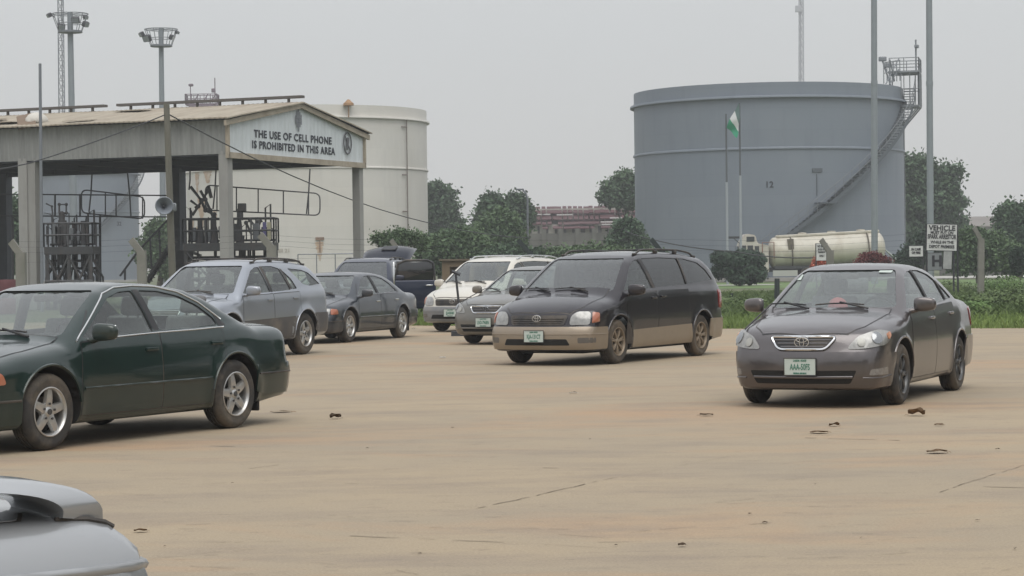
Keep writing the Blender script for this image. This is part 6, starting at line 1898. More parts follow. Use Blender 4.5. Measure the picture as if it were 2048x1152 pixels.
# ================================================================== POLES, MASTS, CABLES
M_POLE = mat('mast_grey', (.23, .255, .275), .55, metal=.2, noise=.06)
M_POLE2 = mat('mast_grey_dark', (.18, .195, .215), .55, metal=.2, noise=.06)
M_WOOD = mat('weathered_wood', (.13, .125, .10), .9, noise=.25, scale=6, stretch=(1, 1, .1))
def flood_mast(label, px, ytop, ybask, Y, wpx, heads, rpx=7, tilt=0.0):
    k = Y / F_PX; b = at(px + tilt, 540, Y); b.z = 0; t = at(px, ytop, Y)
    root = thing('floodlight_mast', label, 'light mast', b, 0, 'floodlight masts behind the canopy'); o = Vector(b)
    bm = bmesh.new(); tube(bm, [Vector((0, 0, 0)), t - o], rpx * k * 1.15, 16, r1=rpx * k * .8); obj('mast', bm, M_POLE, root, 60)
    zb = at(px, ybask, Y).z; x0 = (t - o).x
    bm = bmesh.new(); lathe(bm, [(.2, zb), (wpx * .52 * k, zb + .02), (wpx * .52 * k, zb + .16), (.2, zb + .22)], 24, M=Matrix.Translation((x0, 0, 0))); clean(bm)
    obj('basket_ring', bm, M_POLE2, root, 60)
    bm = bmesh.new(); zt_ = t.z - .15; r0 = wpx * .5 * k; r1 = wpx * .78 * k
    tube(bm, [(x0 + r1 * math.cos(a), r1 * math.sin(a), zt_) for a in np.linspace(0, 2 * math.pi, 20, endpoint=False)], .035, 5, closed=True)
    tube(bm, [(x0 + (r0 + .1) * math.cos(a), (r0 + .1) * math.sin(a), (zt_ + zb) / 2) for a in np.linspace(0, 2 * math.pi, 20, endpoint=False)], .03, 5, closed=True)
    for a in np.linspace(0, 2 * math.pi, 10, endpoint=False):
        tube(bm, [(x0 + r0 * math.cos(a), r0 * math.sin(a), zb + .1), (x0 + r1 * math.cos(a), r1 * math.sin(a), zt_)], .03, 5)
        tube(bm, [(x0, 0, zt_), (x0 + r1 * math.cos(a), r1 * math.sin(a), zt_)], .02, 5)
    obj('basket_rail', bm, M_STEEL, root)
    for (dx, dy, s_, yaw_) in heads:
        p = at(px + dx, dy, Y) - o; bm = bmesh.new(); M = Matrix.Translation((p.x, -r0 * .7, p.z)) @ Matrix.Rotation(R(yaw_), 4, 'Z') @ Matrix.Rotation(R(28), 4, 'X')
        rbx(bm, -s_, s_, -.16, .16, -s_ * .8, s_ * .8, .05, 1, M); bx(bm, -s_ * .85, s_ * .85, -.18, -.162, -s_ * .65, s_ * .65, M, 1)
        tube(bm, [M @ Vector((0, .1, 0)), Vector((p.x * .8 + x0 * .2, 0, p.z - .1))], .04, 5)
        obj('floodlight', bm, [M_STEELD, mat('flood_glass', (.25, .27, .29), .2, coat=1)], root, 40)
flood_mast('taller floodlight mast rising above the canopy at the far left', 140, 24, 66, 170, 46, [(14, 42, .30, 0), (-14, 55, .27, 20), (34, 50, .26, 60), (-38, 32, .20, -60), (34, 36, .18, 40)], 7, 9)
flood_mast('shorter floodlight mast right of the taller one, above the canopy', 322, 55, 94, 178, 42, [(-26, 78, .34, -30), (-36, 70, .24, -60), (24, 76, .24, 70), (34, 66, .14, 60)], 6, 5)

def simple_pole(name, label, cat, px0, py0, Y, px1, r0, r1, m, group=None, seg=12, py_base=540):
    b = at(px1, py_base, Y); b.z = 0; t = at(px0, py0, Y)
    root = thing(name, label, cat, b, 0, group); bm = bmesh.new(); tube(bm, [(0, 0, 0), t - Vector(b)], r0, seg, r1=r1); obj('pole', bm, m, root, 60)
    return root, t - Vector(b)
for px, px1, py, lab, Y in ((1748, 1749, -40, 'tall pale grey pole standing before the right part of tank 12', 140), (1858, 1861, -40, 'tall grey pole rising behind the vehicle warning sign', 135)):
    root, t = simple_pole('tall_pole', lab, 'pole', px, py, Y, px1, .21, .185, M_POLE, 'tall poles cut off by the top edge')
    for f in (.33, .66):
        bm = bmesh.new(); lathe(bm, [(.205, t.z * f - .15), (.215, t.z * f), (.205, t.z * f + .15)], 12, M=Matrix.Translation((t.x * f, 0, 0)))
        obj('joint_collar', bm, M_POLE, root, 60)
simple_pole('slender_pole', 'slender grey pole beside the second canopy column', 'pole', 80, 127, 84, 83, .065, .055, M_POLE2)
# wooden pole with loudspeaker
wr, t = simple_pole('wooden_pole', 'weathered wooden utility pole in front of the canopy', 'pole', 333, 207, 76, 346, .13, .10, M_WOOD)
sp_ = thing('loudspeaker', 'grey horn loudspeaker mounted on the wooden pole', 'loudspeaker', at(334, 412, 75.8)); bm = bmesh.new()
M = Matrix.Rotation(R(12), 4, 'Z') @ Matrix.Rotation(R(90), 4, 'X')
lathe(bm, [(.30, .30), (.285, .31), (.21, .22), (.12, .08), (.05, -.05), (.045, -.06), (.14, .06), (.23, .20), (.305, .28), (.30, .30)], 32, M=Matrix.Translation((-.10, -.05, 0)) @ M); clean(bm)
ho = obj('horn', bm, mat('horn_grey', (.19, .21, .24), .5, noise=.08), sp_, 50)
bm = bmesh.new(); lathe(bm, [(.01, -.30), (.09, -.29), (.10, -.12), (.05, -.04)], 20, M=Matrix.Translation((-.10, -.05, 0)) @ M); lathe(bm, [(.001, .17), (.045, .14), (.05, .05), (.03, .0)], 16, M=Matrix.Translation((-.10, -.05, 0)) @ M)
obj('driver_unit', bm, M_STEELD, sp_, 50)
bm = bmesh.new(); rbx(bm, .06, .30, .0, .15, -.18, .10, .03, 1); obj('bracket', bm, M_STEEL, sp_, 40)
def cable(label, pts, r=.022, name='overhead_cable'):
    P_ = [at(*p) for p in pts]; out = []
    for a, b in zip(P_[:-1], P_[1:]):
        for k in range(8):
            t = k / 8; out.append(a.lerp(b, t) - Vector((0, 0, (b - a).length * .012 * 4 * t * (1 - t))))
    out.append(P_[-1]); o = out[0].copy(); bm = bmesh.new(); tube(bm, [p - o for p in out], r, 5)
    ob = obj(name, bm, M_STEELD, None, 60); ob.location = o; tag(ob, label, 'cable', 'overhead cables strung from the wooden pole')
cable('cable sagging down left from the wooden pole across the canopy side', [(334, 228, 76), (60, 326, 73), (-60, 345, 70)], .020)
cable('long cable running down right from the wooden pole past the canopy corner', [(336, 228, 76), (858, 446, 110), (1060, 476, 120)], .024)
cable('thin cable running down right from the hedge toward the clipped bush', [(1250, 462, 120), (1300, 478, 118), (1470, 503, 110), (1640, 515, 100)], .03)
# street lamp
k = 190 / F_PX; b = at(1055, 540, 190); b.z = 0; rt = thing('street_lamp', 'slender street lamp with curved arm left of the red-roofed sheds', 'street lamp', b); bm = bmesh.new()
tube(bm, [Vector((0, 0, 0)), at(1055, 400, 190) - b, at(1052, 387, 190) - b, at(1046, 380, 190) - b], .11, 6, r1=.08); obj('pole', bm, M_POLE2, rt, 60)
bm = bmesh.new(); p = at(1042, 379, 190) - b; rbx(bm, -.42, .25, -.14, .14, -.06, .08, .04, 1, Matrix.Translation(p)); obj('lamp_head', bm, M_POLE2, rt, 40)
# lattice masts
def lattice(label, px, ytop, Y, w0px, w1px, r, px1=None, m=None, dish=()):
    k = Y / F_PX; b = at(px1 or px, 540, Y); b.z = 0; t = at(px, ytop, Y) - b; rt = thing('lattice_mast', label, 'mast', b, 0, 'faint lattice masts on the skyline'); bm = bmesh.new()
    N = int(t.z / (w0px * k * 1.3)); C = []
    for i in range(N + 1):
        f = i / N; w_ = (w0px + (w1px - w0px) * f) * k / 2; c = t * f
        C.append([c + Vector((w_ * math.cos(a), w_ * math.sin(a), 0)) for a in (R(90), R(210), R(330))])
    for j in range(3): tube(bm, [c[j] for c in C], r, 4)
    for i in range(N):
        for j in range(3):
            tube(bm, [C[i][j], C[i + 1][(j + 1) % 3]], r * .6, 3); tube(bm, [C[i][j], C[i][(j + 1) % 3]], r * .6, 3)
    obj('frame', bm, m or M_POLE2, rt)
    for dy, s_ in dish:
        z = at(px, dy, Y).z; bm = bmesh.new(); rbx(bm, -s_, s_, -.5, .5, z - s_, z + s_, .1, 1, Matrix.Translation((t.x - s_, -.5, 0))); obj('antenna_box', bm, m or M_POLE2, rt, 40)
lattice('guyed lattice mast behind the left floodlight mast', 121, -60, 300, 15, 12, .075, 128)
lattice('very faint tall lattice mast beyond tank 12', 1602, -60, 700, 12, 9, .22, 1603, mat('pale_mast', (.35, .36, .38), .7), dish=((18, 1.0),))
# flag poles and flag
M_FP = mat('flagpole_white', (.30, .32, .35), .5)
for px, top, lab in ((1452, 228, 'bare flagpole left of the flag, in front of tank 12'), (1479, 206, 'flagpole carrying the green and white flag')):
    root, t = simple_pole('flagpole', lab, 'flagpole', px, top, 150, px + 3, .075, .06, mat('flagpole_dark', (.085, .095, .105), .6), 'flagpoles before tank 12')
    bm = bmesh.new(); tube(bm, [(0, 0, 0), t * .60], .086, 8, r1=.080); obj('pole_sleeve', bm, M_FP, root, 60)
fo = at(1479, 212, 149.7); bm = bmesh.new(); k = 125 / F_PX; nU, nV = 15, 12
grid = []
QA, QB, QC, QD = [Vector((p.x - fo.x, 0, p.z - fo.z)) for p in (at(1478, 206, 149.7), at(1480, 234, 149.7), at(1474, 277, 149.7), at(1452, 254, 149.7))]
for i in range(nU + 1):       # drooping cloth, stripes across the fly
    u = i / nU; row = []
    for j in range(nV + 1):
        v = j / nV
        p = QA.lerp(QD, u) * (1 - v) + QB.lerp(QC, u) * v
        row.append(bm.verts.new(p + Vector((.05 * math.sin(u * 7 + v * 3) * u, .12 * math.sin(u * 6 + v * 5) * u, .04 * math.sin(v * 9 + u * 4) * u))))
    grid.append(row)
for i in range(nU):
    for j in range(nV):
        f = bm.faces.new((grid[i][j], grid[i + 1][j], grid[i + 1][j + 1], grid[i][j + 1])); f.material_index = min(2, int(i / nU * 3))
fl_ = obj('flag', bm, [mat('flag_dull_green', (.10, .16, .15), .8), mat('flag_white', (.55, .56, .56), .8), mat('flag_green', (.025, .23, .13), .8)], None, 180)
fl_.location = fo; tag(fl_, 'drooping green and white flag on the right flagpole', 'flag')

# ================================================================== FENCE
fb_ = at(285, 560, 73); fb_.z = 0
fence = thing('wire_fence', 'wire fence with cranked concrete posts crossing the whole view behind the cars', 'fence', (0, 73, 0))
M_POST = mat('mossy_concrete', (.205, .20, .175), .9, noise=.22, scale=4, dirt=(.09, .095, .07), dirt_amt=.6)
M_POSTD = mat('dark_post', (.035, .045, .045), .9, noise=.2)
tips = []
for (px, xb, xt, yt, w_, m) in ((42, 40, 22, 483, .15, M_POST), (285, 281, 262, 479, .14, M_POST), (545, 541, 520, 469, .15, M_POST), (803, 800, 782, 480, .1, M_POST), (1062, 1058, 1036, 480, .10, M_POSTD),
                                 (1325, 1322, 1302, 478, .10, M_POSTD), (1660, 1658, 1642, 479, .11, M_POST), (1961, 1960, 1948, 455, .105, M_POST)):
    Yp = 73 if px < 1900 else 80; k = Yp / F_PX
    bz_ = yt + 22; B = at(px, 560, Yp); B.z = 0; bend = at(xb + 2, bz_, Yp); tip = at(xt, yt, Yp); bm = bmesh.new()
    for a, b, ww in ((Vector((B.x, Yp, 0)), bend, w_), (bend - Vector((0, 0, .08)), tip, w_ * .72)):
        d_ = (b - a); s_ = Vector((ww, 0, 0)); n_ = Vector((0, ww, 0))
        if d_.z < d_.length * .95: s_ = Vector((ww * .75, 0, ww * .7))
        A = [bm.verts.new(a + s_ * i + n_ * j) for i, j in ((-1, -1), (1, -1), (1, 1), (-1, 1))]; C = [bm.verts.new(b + s_ * i + n_ * j) for i, j in ((-1, -1), (1, -1), (1, 1), (-1, 1))]
        bm.faces.new(A); bm.faces.new(C)
        for q in range(4): bm.faces.new((A[q], A[(q + 1) % 4], C[(q + 1) % 4], C[q]))
    bmesh.ops.recalc_face_normals(bm, faces=bm.faces[:])
    for v in bm.verts: v.co -= Vector((0, 73, 0))
    obj('post', bm, m, fence); tips.append((bend, tip))
wb_ = bmesh.new()
for (b0, t0), (b1, t1) in zip(tips[:-1], tips[1:]):
    for f in (0, .5, 1):
        a = b0.lerp(t0, f) - Vector((0, 73, 0)); c = b1.lerp(t1, f) - Vector((0, 73, 0)); m_ = a.lerp(c, .5) - Vector((0, 0, .05)); tube(wb_, [a, m_, c], .0035, 3)
    for z in (1.0, 1.8): tube(wb_, [Vector((b0.x, b0.y - 73, z)), Vector((b1.x, b1.y - 73, z))], .003, 3)
obj('barbed_wire', wb_, M_STEELD, fence)
# short stumps of an older fence on the verge
for i, (px, py, w_, h_, m, lab) in enumerate(((1553, 560, .09, .95, M_POSTD, 'dark short stump beside the clipped bush'), (1462, 612, .05, .5, M_POSTD, 'thin short stump behind the black minivan tail'))):
    Y = 72; b = at(px, 560, Y); b.z = 0; bm = bmesh.new(); tube(bm, [(0, 0, 0), (.02, 0, h_)], w_, 8, r1=w_ * .9); o = obj('wooden_stump', bm, m, None, 60); o.location = b; tag(o, lab, 'stump')

# ================================================================== SIGNS
M_BOARD = mat('sign_white', (.60, .61, .59), .6, noise=.06, scale=3, dirt=(.35, .34, .30), dirt_amt=.4)
M_TXT = mat('sign_black', (.03, .03, .035), .7)
def board(name, label, cat, Y, x0, y0, x1, y1, lines, posts, tilt=0.0, m=None, skew=0.0):
    a = at(x0, y0, Y); b = at(x1, y1, Y); c = (a + b) / 2; w_ = (b.x - a.x) / 2; h_ = (a.z - b.z) / 2
    root = thing(name, label, cat, (c.x, Y, 0)); bm = bmesh.new(); M = Matrix.Translation((0, 0, c.z)) @ Matrix.Rotation(R(tilt), 4, 'Y')
    rbx(bm, -w_, w_, -.02, .02, -h_, h_, .006, 1, M); bo = obj('board', bm, m or M_BOARD, root, 40)
    bm = bmesh.new(); tube(bm, [M @ Vector(p) for p in ((-w_, -.01, -h_), (w_, -.01, -h_), (w_, -.01, h_), (-w_, -.01, h_))], .018, 4, closed=True); obj('frame', bm, M_STEELD, bo)
    for s_, size, dx, dz, sx in lines:
        me = text_mesh(s_, size * 2 * h_, .004, .004 * size * 6, sx=sx); o = obj('lettering', me, M_TXT, bo); o.matrix_local = M @ Matrix.Translation((dx * w_, -.03, dz * h_)) @ Matrix.Rotation(math.pi / 2, 4, 'X')
    for xx, top, r_ in posts:
        bm = bmesh.new(); tube(bm, [(xx * w_, .04, 0), (xx * w_, .04, c.z + top * h_)], r_, 6); obj('post', bm, M_STEELD, root, 60)
    return root
board('warning_sign', 'white warning sign headed VEHICLE on posts before the right-hand tall pole', 'sign', 80, 1853, 449, 1914, 501,
    [('VEHICLE', .27, 0, .70, .98), ('MUST PUT ON', .14, 0, .36, .95), ('SPARK ARRESTOR', .235, 0, .05, .57), ('WHILE IN THE', .15, .02, -.36, .9), ('DEPOT PREMISES', .16, 0, -.70, .80)], [(-1.0, 1.0, .035), (1.05, .95, .035)], 2.0)
board('notice_board', 'small white notice board on a dark post left of the warning sign', 'sign', 95, 1818, 492, 1846, 513, [('IN CASE', .30, 0, .35, .8), ('OF FIRE', .30, 0, -.3, .8)], [(1.05, .8, .03)], 0)
board('notice_board', 'narrow white notice board in front of the tanker truck barrel', 'sign', 98, 1632, 487, 1655, 521, [('NO ENTRY', .16, 0, .66, .62), ('ENTER WITH', .13, 0, .30, .60), ('PERMISSION', .13, 0, -.02, .60), ('ONLY', .16, 0, -.45, .7)], [(-1.0, 1.0, .03)], 0)
board('hoarding', 'low grey hoarding with a dark letter H under the warning sign', 'sign', 84, 1852, 506, 1884, 540, [('H', .85, .35, 0, 1.0)], [(-.9, .8, .03)], 0, mat('grey_hoarding', (.20, .215, .22), .7, noise=.1))
board('hoarding', 'pale leaning panel right of the letter H hoarding', 'sign', 83, 1886, 502, 1904, 538, [], [(1.4, 1.1, .035)], 3, mat('pale_panel', (.36, .37, .36), .7, noise=.15, scale=6, dirt=(.15, .15, .15), dirt_amt=.4))

# ================================================================== TANKER TRUCK
M_CREAM = mat('cream_barrel', (.50, .47, .395), .5, noise=.10, scale=.8, coat=.2, dirt=(.26, .21, .14), dirt_amt=.6, dirt_scale=.9, stretch=(1, 1, .6))
M_CAB = mat('dirty_white_cab', (.50, .47, .42), .5, noise=.1, dirt=(.30, .22, .17), dirt_amt=.4)
YK = 158; b = at(1620, 540, YK); b.z = 0
tk = thing('tanker_truck', 'cream tanker truck facing left in front of tank 12', 'tanker truck', b); o_ = Vector(b)
def L_(px, py, dy=0): 
    p = at(px, py, YK) - o_; return Vector((p.x, dy, p.z))
ra = L_(1770, 490).x; fa = L_(1536, 505).x; pit = math.atan2(L_(1765, 460).z - L_(1540, 476).z, ra - fa) * .75
rr = 1.13; LB = ra - fa
M = Matrix.Translation((fa, 0, L_(1545, 508).z)) @ Matrix.Rotation(-pit, 4, 'Y')
bm = bmesh.new(); prof = []
for k in range(9):
    a = k / 8 * math.pi / 2; prof.append((rr * math.sin(a) + .001, .45 * (1 - math.cos(a))))
for q in range(1, 16): prof.append((rr + (.012 if q % 3 == 0 else 0), .45 + (LB - 1.0) * q / 16))
for k in range(9):
    a = math.pi / 2 - k / 8 * math.pi / 2; prof.append((rr * math.sin(a) + .001, LB - .55 + .55 * math.cos(a)))
MM = M @ Matrix.Rotation(math.pi / 2, 4, 'Y')
lathe(bm, prof, 40, M=MM); clean(bm)
for v in bm.verts: v.co.y *= 1.08
obj('barrel', bm, M_CREAM, tk, 40)
bm = bmesh.new()
for x in (LB * .19, LB * .84):
    tube(bm, [M @ Vector((x, 1.24 * rr * math.sin(a) * 1.0, (rr + .03) * math.cos(a))) for a in np.linspace(-math.pi, 0, 14)], .05, 5)
obj('barrel_band', bm, mat('band_dark', (.10, .085, .065), .8), tk)
bm = bmesh.new(); rbx(bm, .6, LB - .4, -.45, .45, rr - .06, rr + .14, .05, 1, M)
for x in (LB * .3, LB * .55, LB * .8): lathe(bm, [(.28, rr), (.3, rr + .22), (.01, rr + .25)], 16, M=M @ Matrix.Translation((x, 0, 0)))
obj('walkway', bm, M_CREAM, tk, 40)
bm = bmesh.new(); x = LB * .17; bx(bm, x - .10, x + .30, -1.20, -.6, rr * .15, rr * .85, M); obj('saddle', bm, mat('saddle_dark', (.13, .11, .08), .8), tk)
bm = bmesh.new(); bx(bm, fa - 1.9, ra - .3, -.5, .5, .75, 1.05); bx(bm, fa + .3, ra - .5, -1.15, -1.0, .95, 1.15); obj('chassis', bm, M_STEELD, tk)
bm = bmesh.new(); bx(bm, fa + .2, fa + 1.9, -1.2, -1.05, .45, .85); obj('side_skirt', bm, mat('pale_skirt', (.42, .42, .40), .7), tk)
for x in (fa - 1.6, fa + 2.6, ra - 2.6, ra - 1.4):
    for y in (-1.0, 1.0):
        bm = bmesh.new(); lathe(bm, [(.01, -.16), (.32, -.15), (.48, -.16), (.52, -.1), (.52, .1), (.48, .16), (.32, .15), (.01, .16)], 24, 'Y', M=Matrix.Translation((x, y, .52))); clean(bm); obj('wheel', bm, M_RUBD, tk, 40)
# cab with raised roof
x0, x1, xr = L_(1474, 500).x, L_(1534, 500).x, L_(1512, 500).x; z0 = .7; zr = L_(1500, 487).z; zt_ = L_(1490, 468).z
bm = bmesh.new()
prof = [(x0, z0), (x0 - .02, zr - .75), (x0 + .12, zr), (x0 + .45, zt_ - .05), (x0 + .6, zt_), (xr - .15, zt_ - .1), (xr, zr), (x1, zr - .15), (x1, z0)]
A = [bm.verts.new((x, -1.15, z)) for x, z in prof]; B = [bm.verts.new((x, 1.15, z)) for x, z in prof]
bm.faces.new(A); bm.faces.new(B[::-1])
for k in range(len(prof)): bm.faces.new((A[k], A[(k + 1) % len(prof)], B[(k + 1) % len(prof)], B[k]))
bmesh.ops.recalc_face_normals(bm, faces=bm.faces[:]); bmesh.ops.bevel(bm, geom=bm.edges[:], offset=.06, segments=2, affect='EDGES')
cb_ = obj('cab', bm, M_CAB, tk, 40)
M_CG = mat('dark_cab_glass', (.05, .055, .06), .15, coat=1)
for (xa, xb, za, zb_) in ((x0 + .55, xr - .22, zr + .12, zt_ - .2), (x0 + .18, x0 + .52, zr - .72, zr - .14), (x0 + .62, x0 + 1.0, zr - .72, zr - .14), (x0 + 1.12, x0 + 1.42, zr - .72, zr - .2)):
    bm = bmesh.new(); rbx(bm, xa, xb, -1.175, -1.14, za, zb_, .01, 1); obj('side_window', bm, M_CG, cb_, 40)
bm = bmesh.new(); rbx(bm, x0 - .05, x0 + .02, -.95, .95, zr - .8, zr - .2, .01, 1); obj('windscreen', bm, M_CG, cb_)
bm = bmesh.new(); bx(bm, x0 - .75, x0 + .1, -1.1, -.2, zr + .35, zr + .50); tube(bm, [(x0 - .3, -1.0, zr + .35), (x0 + .1, -1.0, zr)], .03, 5); obj('sun_visor', bm, M_STEELD, cb_)
bm = bmesh.new(); tube(bm, [(x1 - .45, -1.2, zr - 1.1), (x1 - .45, -1.2, zr + .05), (x1 + .35, -1.2, zr + .05), (x1 + .35, -1.2, zr - 1.1)], .035, 5); obj('grab_rail', bm, mat('reddish_rail', (.22, .10, .07), .7), tk)
# hose pipe clutter at the tail
bm = bmesh.new()
for i in range(6): tube(bm, [L_(1768 + i * 4, 500 + i * 4, -.6), L_(1785 + i * 2, 515 + i * 2, -.9), L_(1780 + i * 3, 530, -.6)], .06, 5)
obj('tail_piping', bm, mat('pale_pipe', (.32, .35, .33), .7), tk)

# ================================================================== RED-ROOFED SHEDS, WALLS, ROAD
M_REDROOF = mat('faded_red_roof', (.060, .016, .020), .85, noise=.25, scale=.5, dirt=(.20, .15, .15), dirt_amt=.5, dirt_scale=.6, stretch=(.2, 1, 3))
M_PALEW = mat('pale_block_wall', (.36, .34, .31), .9, noise=.25, scale=.7, dirt=(.15, .14, .12), dirt_amt=.7, dirt_scale=.4)
YR = 265; kR = YR / F_PX
a = at(1052, 410, YR); b = at(1330, 410, YR)
sh_ = thing('market_shed', 'long row of sheds with tiers of faded red roofing between the trees', 'shed', (a.x, YR, 0)); Lr = b.x - a.x
rg = random.Random(12)
rows = ((410, 424, 3.0), (426, 437, 1.6), (439, 447, .4), (449, 456, -.8))
for i, (y0, y1, dy) in enumerate(rows):
    z0_, z1_ = at(1150, y1, YR).z, at(1150, y0, YR).z; bm = bmesh.new()
    n = 26
    for j in range(n):
        xa, xb = Lr * j / n, Lr * (j + 1) / n - (.15 if rg.random() < .4 else 0); o1 = rg.uniform(-.04, .04); 
        if i > 1 and rg.random() < .22: continue
        q = [(xa, dy + .2, z0_ + o1), (xb, dy + .2, z0_ + o1), (xb, dy + 2.6, z1_ + o1), (xa, dy + 2.6, z1_ + o1)]
        A = [bm.verts.new(p) for p in q]; B = [bm.verts.new((p[0], p[1], p[2] - .12)) for p in q]; bm.faces.new(A); bm.faces.new(B[::-1])
        for k in range(4): bm.faces.new((A[k], A[(k + 1) % 4], B[(k + 1) % 4], B[k]))
    bmesh.ops.recalc_face_normals(bm, faces=bm.faces[:]); obj('roof', bm, M_REDROOF, sh_)
bm = bmesh.new(); zt_ = at(1150, 448, YR).z; bx(bm, 0, Lr, 1.2, 6, 0, zt_); bx(bm, .1, Lr - .1, 4.2, 6, zt_ + .01, at(1150, 415, YR).z); obj('wall', bm, M_PALEW, sh_)
for j in range(16):
    bm = bmesh.new(); x = Lr * (j + .3) / 16; bx(bm, x, x + rg.uniform(.25, .55), 1.12, 1.25, 0, zt_ - rg.uniform(.1, .4)); obj('doorway', bm, mat('shed_dark', (.05, .05, .05), .9), sh_)
for j in range(7):
    bm = bmesh.new(); x = rg.uniform(0, Lr - 2); z = at(1150, rg.uniform(428, 452), YR).z; bx(bm, x, x + rg.uniform(.8, 2.4), -1.0, -.9, z, z + .14); obj('white_strip', bm, mat('shed_white', (.52, .50, .50), .8), sh_)
bw = struct  # alias
wl = bmesh.new(); a = at(1020, 470, 205); b = at(1290, 470, 205); bx(wl, a.x, b.x, 205, 205.3, 0, a.z + .1)
for i in range(9):
    x = a.x + (b.x - a.x) * i / 8; bx(wl, x - .2, x + .2, 204.8, 205.5, 0, a.z + .5)
o = obj('boundary_wall', wl, mat('grey_block_wall', (.15, .15, .135), .9, noise=.3, scale=.4)); tag(o, 'low grey boundary wall below the red-roofed sheds', 'wall')
# far right: grey shed roof, boundary wall and pale road
a = at(1915, 434, 330); b = at(2080, 434, 330); sr = thing('far_shed', 'long distant shed with a flat brown-grey roof at the right', 'shed', (a.x, 330, 0)); bm = bmesh.new()
z1_ = at(1950, 431, 330).z; z0_ = at(1950, 452, 330).z; q = [(0, 0, z0_), (b.x - a.x, 0, z0_), (b.x - a.x, 8, z1_), (0, 8, z1_)]; A = [bm.verts.new(p) for p in q]; B = [bm.verts.new((p[0], p[1], p[2] - .2)) for p in q]
bm.faces.new(A); bm.faces.new(B[::-1])
for k in range(4): bm.faces.new((A[k], A[(k + 1) % 4], B[(k + 1) % 4], B[k]))
bmesh.ops.recalc_face_normals(bm, faces=bm.faces[:]); obj('roof', bm, mat('brown_grey_roof', (.19, .17, .155), .85, noise=.15, scale=.3), sr)
bm = bmesh.new(); bx(bm, .2, b.x - a.x - .2, .6, 7.5, 0, z0_); obj('wall', bm, M_PALEW, sr)
bm = bmesh.new(); a = at(1880, 528, 200); b = at(2090, 528, 200); bx(bm, a.x, b.x, 200, 200.3, 0, at(1950, 532, 200).z + .5); o = obj('boundary_wall', bm, mat('dull_wall', (.14, .14, .13), .9, noise=.2)); tag(o, 'long dull wall behind the pale road at the right', 'wall')
struct(sheet('road', [(20, 172), (80, 168), (80, 190), (20, 194)], .02, mat('pale_road', (.42, .41, .38), .9, noise=.05)))
struct(sheet('far_grass', [(2, 128), (60, 120), (60, 160), (2, 160)], .004, mat('lawn_bright', (.11, .17, .055), .95, noise=.3, scale=.4)))
struct(sheet('path', [(8, 142), (17, 142), (17, 146), (8, 146)], .02, mat('pale_path', (.40, .39, .36), .9, noise=.05)))
# brown kiosk frame left of the white minivan
a = at(884, 545, 82); b = at(1000, 545, 82); bz_ = at(940, 521, 82).z; kk = thing('kiosk', 'brown block kiosk with dark openings between the navy vehicle and the white minivan', 'kiosk', (a.x, 82, 0)); wd_ = b.x - a.x
bm = bmesh.new(); bx(bm, 0, wd_, 0, .12, bz_ - .22, bz_); 
for f in (0, .42, .96): bx(bm, wd_ * f, wd_ * f + .28, 0, .12, 0, bz_ - .22)
bx(bm, 0, wd_, 0, .12, 0, .8); bx(bm, .02, wd_ - .02, .9, 1.0, 0, bz_ - .05); obj('wall', bm, mat('brown_block', (.17, .125, .08), .9, noise=.25, scale=2), kk)
bm = bmesh.new(); bx(bm, -.1, wd_ + .1, -.1, 1.2, bz_, bz_ + .06); obj('roof', bm, mat('brown_roof', (.15, .12, .085), .9, noise=.2), kk)

# ================================================================== NAVY VEHICLE WITH RAISED TAILGATE
nd = build_rx(P_NAVY, rimm=M_RIM, glass=M_TINT, wsglass=glass_mat('navy_windscreen', (.4, .44, .45), .25, (.28, .30, .32)), platetext='APP-310CG', handlem=M_TRIM, rack=dict(x0=-1.6, x1=.0, y=.60, h=.045), lipm=P_NAVY)
nv, NP, NS, nb = make_car(nd, 'parked_suv', 'dark navy estate vehicle with its tailgate raised, behind the slate saloon', 'car', -3.86, 60.8, -100.5)
nv.scale = (1.04, 1.04, 1.05)
for ch in [c for c in nv.children if c.name.split('.')[0] == 'door'][:1]:
    for q in list(ch.children): bpy.data.objects.remove(q)
    bpy.data.objects.remove(ch)
MD = Matrix.Translation((.80, .88, 0)) @ Matrix.Rotation(R(180 - 74), 4, 'Z')      # door swung open about its hinge
od = bmesh.new(); rbx(od, 0, 1.06, -.05, .05, .36, 1.08, .035, 3, MD); odo = obj('open_door', od, P_NAVY, nv, 50)
od = bmesh.new(); tube(od, [MD @ Vector(p) for p in ((.02, 0, 1.07), (.10, 0, 1.50), (.30, 0, 1.58), (.86, 0, 1.58), (1.0, 0, 1.50), (1.04, 0, 1.07))], .03, 8); obj('window_frame', od, M_BLACK, odo, 60)
od = bmesh.new(); rbx(od, .06, 1.0, -.008, .008, 1.07, 1.56, .003, 1, MD); obj('side_window', od, M_TINT, odo, 60)
od = bmesh.new(); rbx(od, .80, .98, -.085, -.05, .93, .965, .008, 1, MD); rbx(od, .80, .98, .05, .085, .93, .965, .008, 1, MD); obj('handle', od, M_TRIM, odo, 60)
od = bmesh.new(); rbx(od, -.03, .02, -.06, .06, .70, 1.55, .01, 1, MD); obj('door_edge', od, M_TRIM, odo, 60)
tg = bmesh.new(); hinge = Vector((-1.86, 0, 1.60)); dr_ = Vector((-.93, 0, .30)).normalized(); up_ = Vector((.30, 0, .93))
rows = []
for i in range(9):
    u = i / 8; row = []
    for j in range(11):
        v = (j / 10 - .5) * 2; w_ = .64 * (1 + .08 * math.sin(u * 3)) ; bulge = .13 * math.sin(u * math.pi * .8 + .25) - .10 * v * v
        row.append(tg.verts.new(hinge + dr_ * (u * 1.12) + Vector((0, v * w_, 0)) + up_ * bulge))
    rows.append(row)
for i in range(8):
    for j in range(10): tg.faces.new((rows[i][j], rows[i][j + 1], rows[i + 1][j + 1], rows[i + 1][j]))
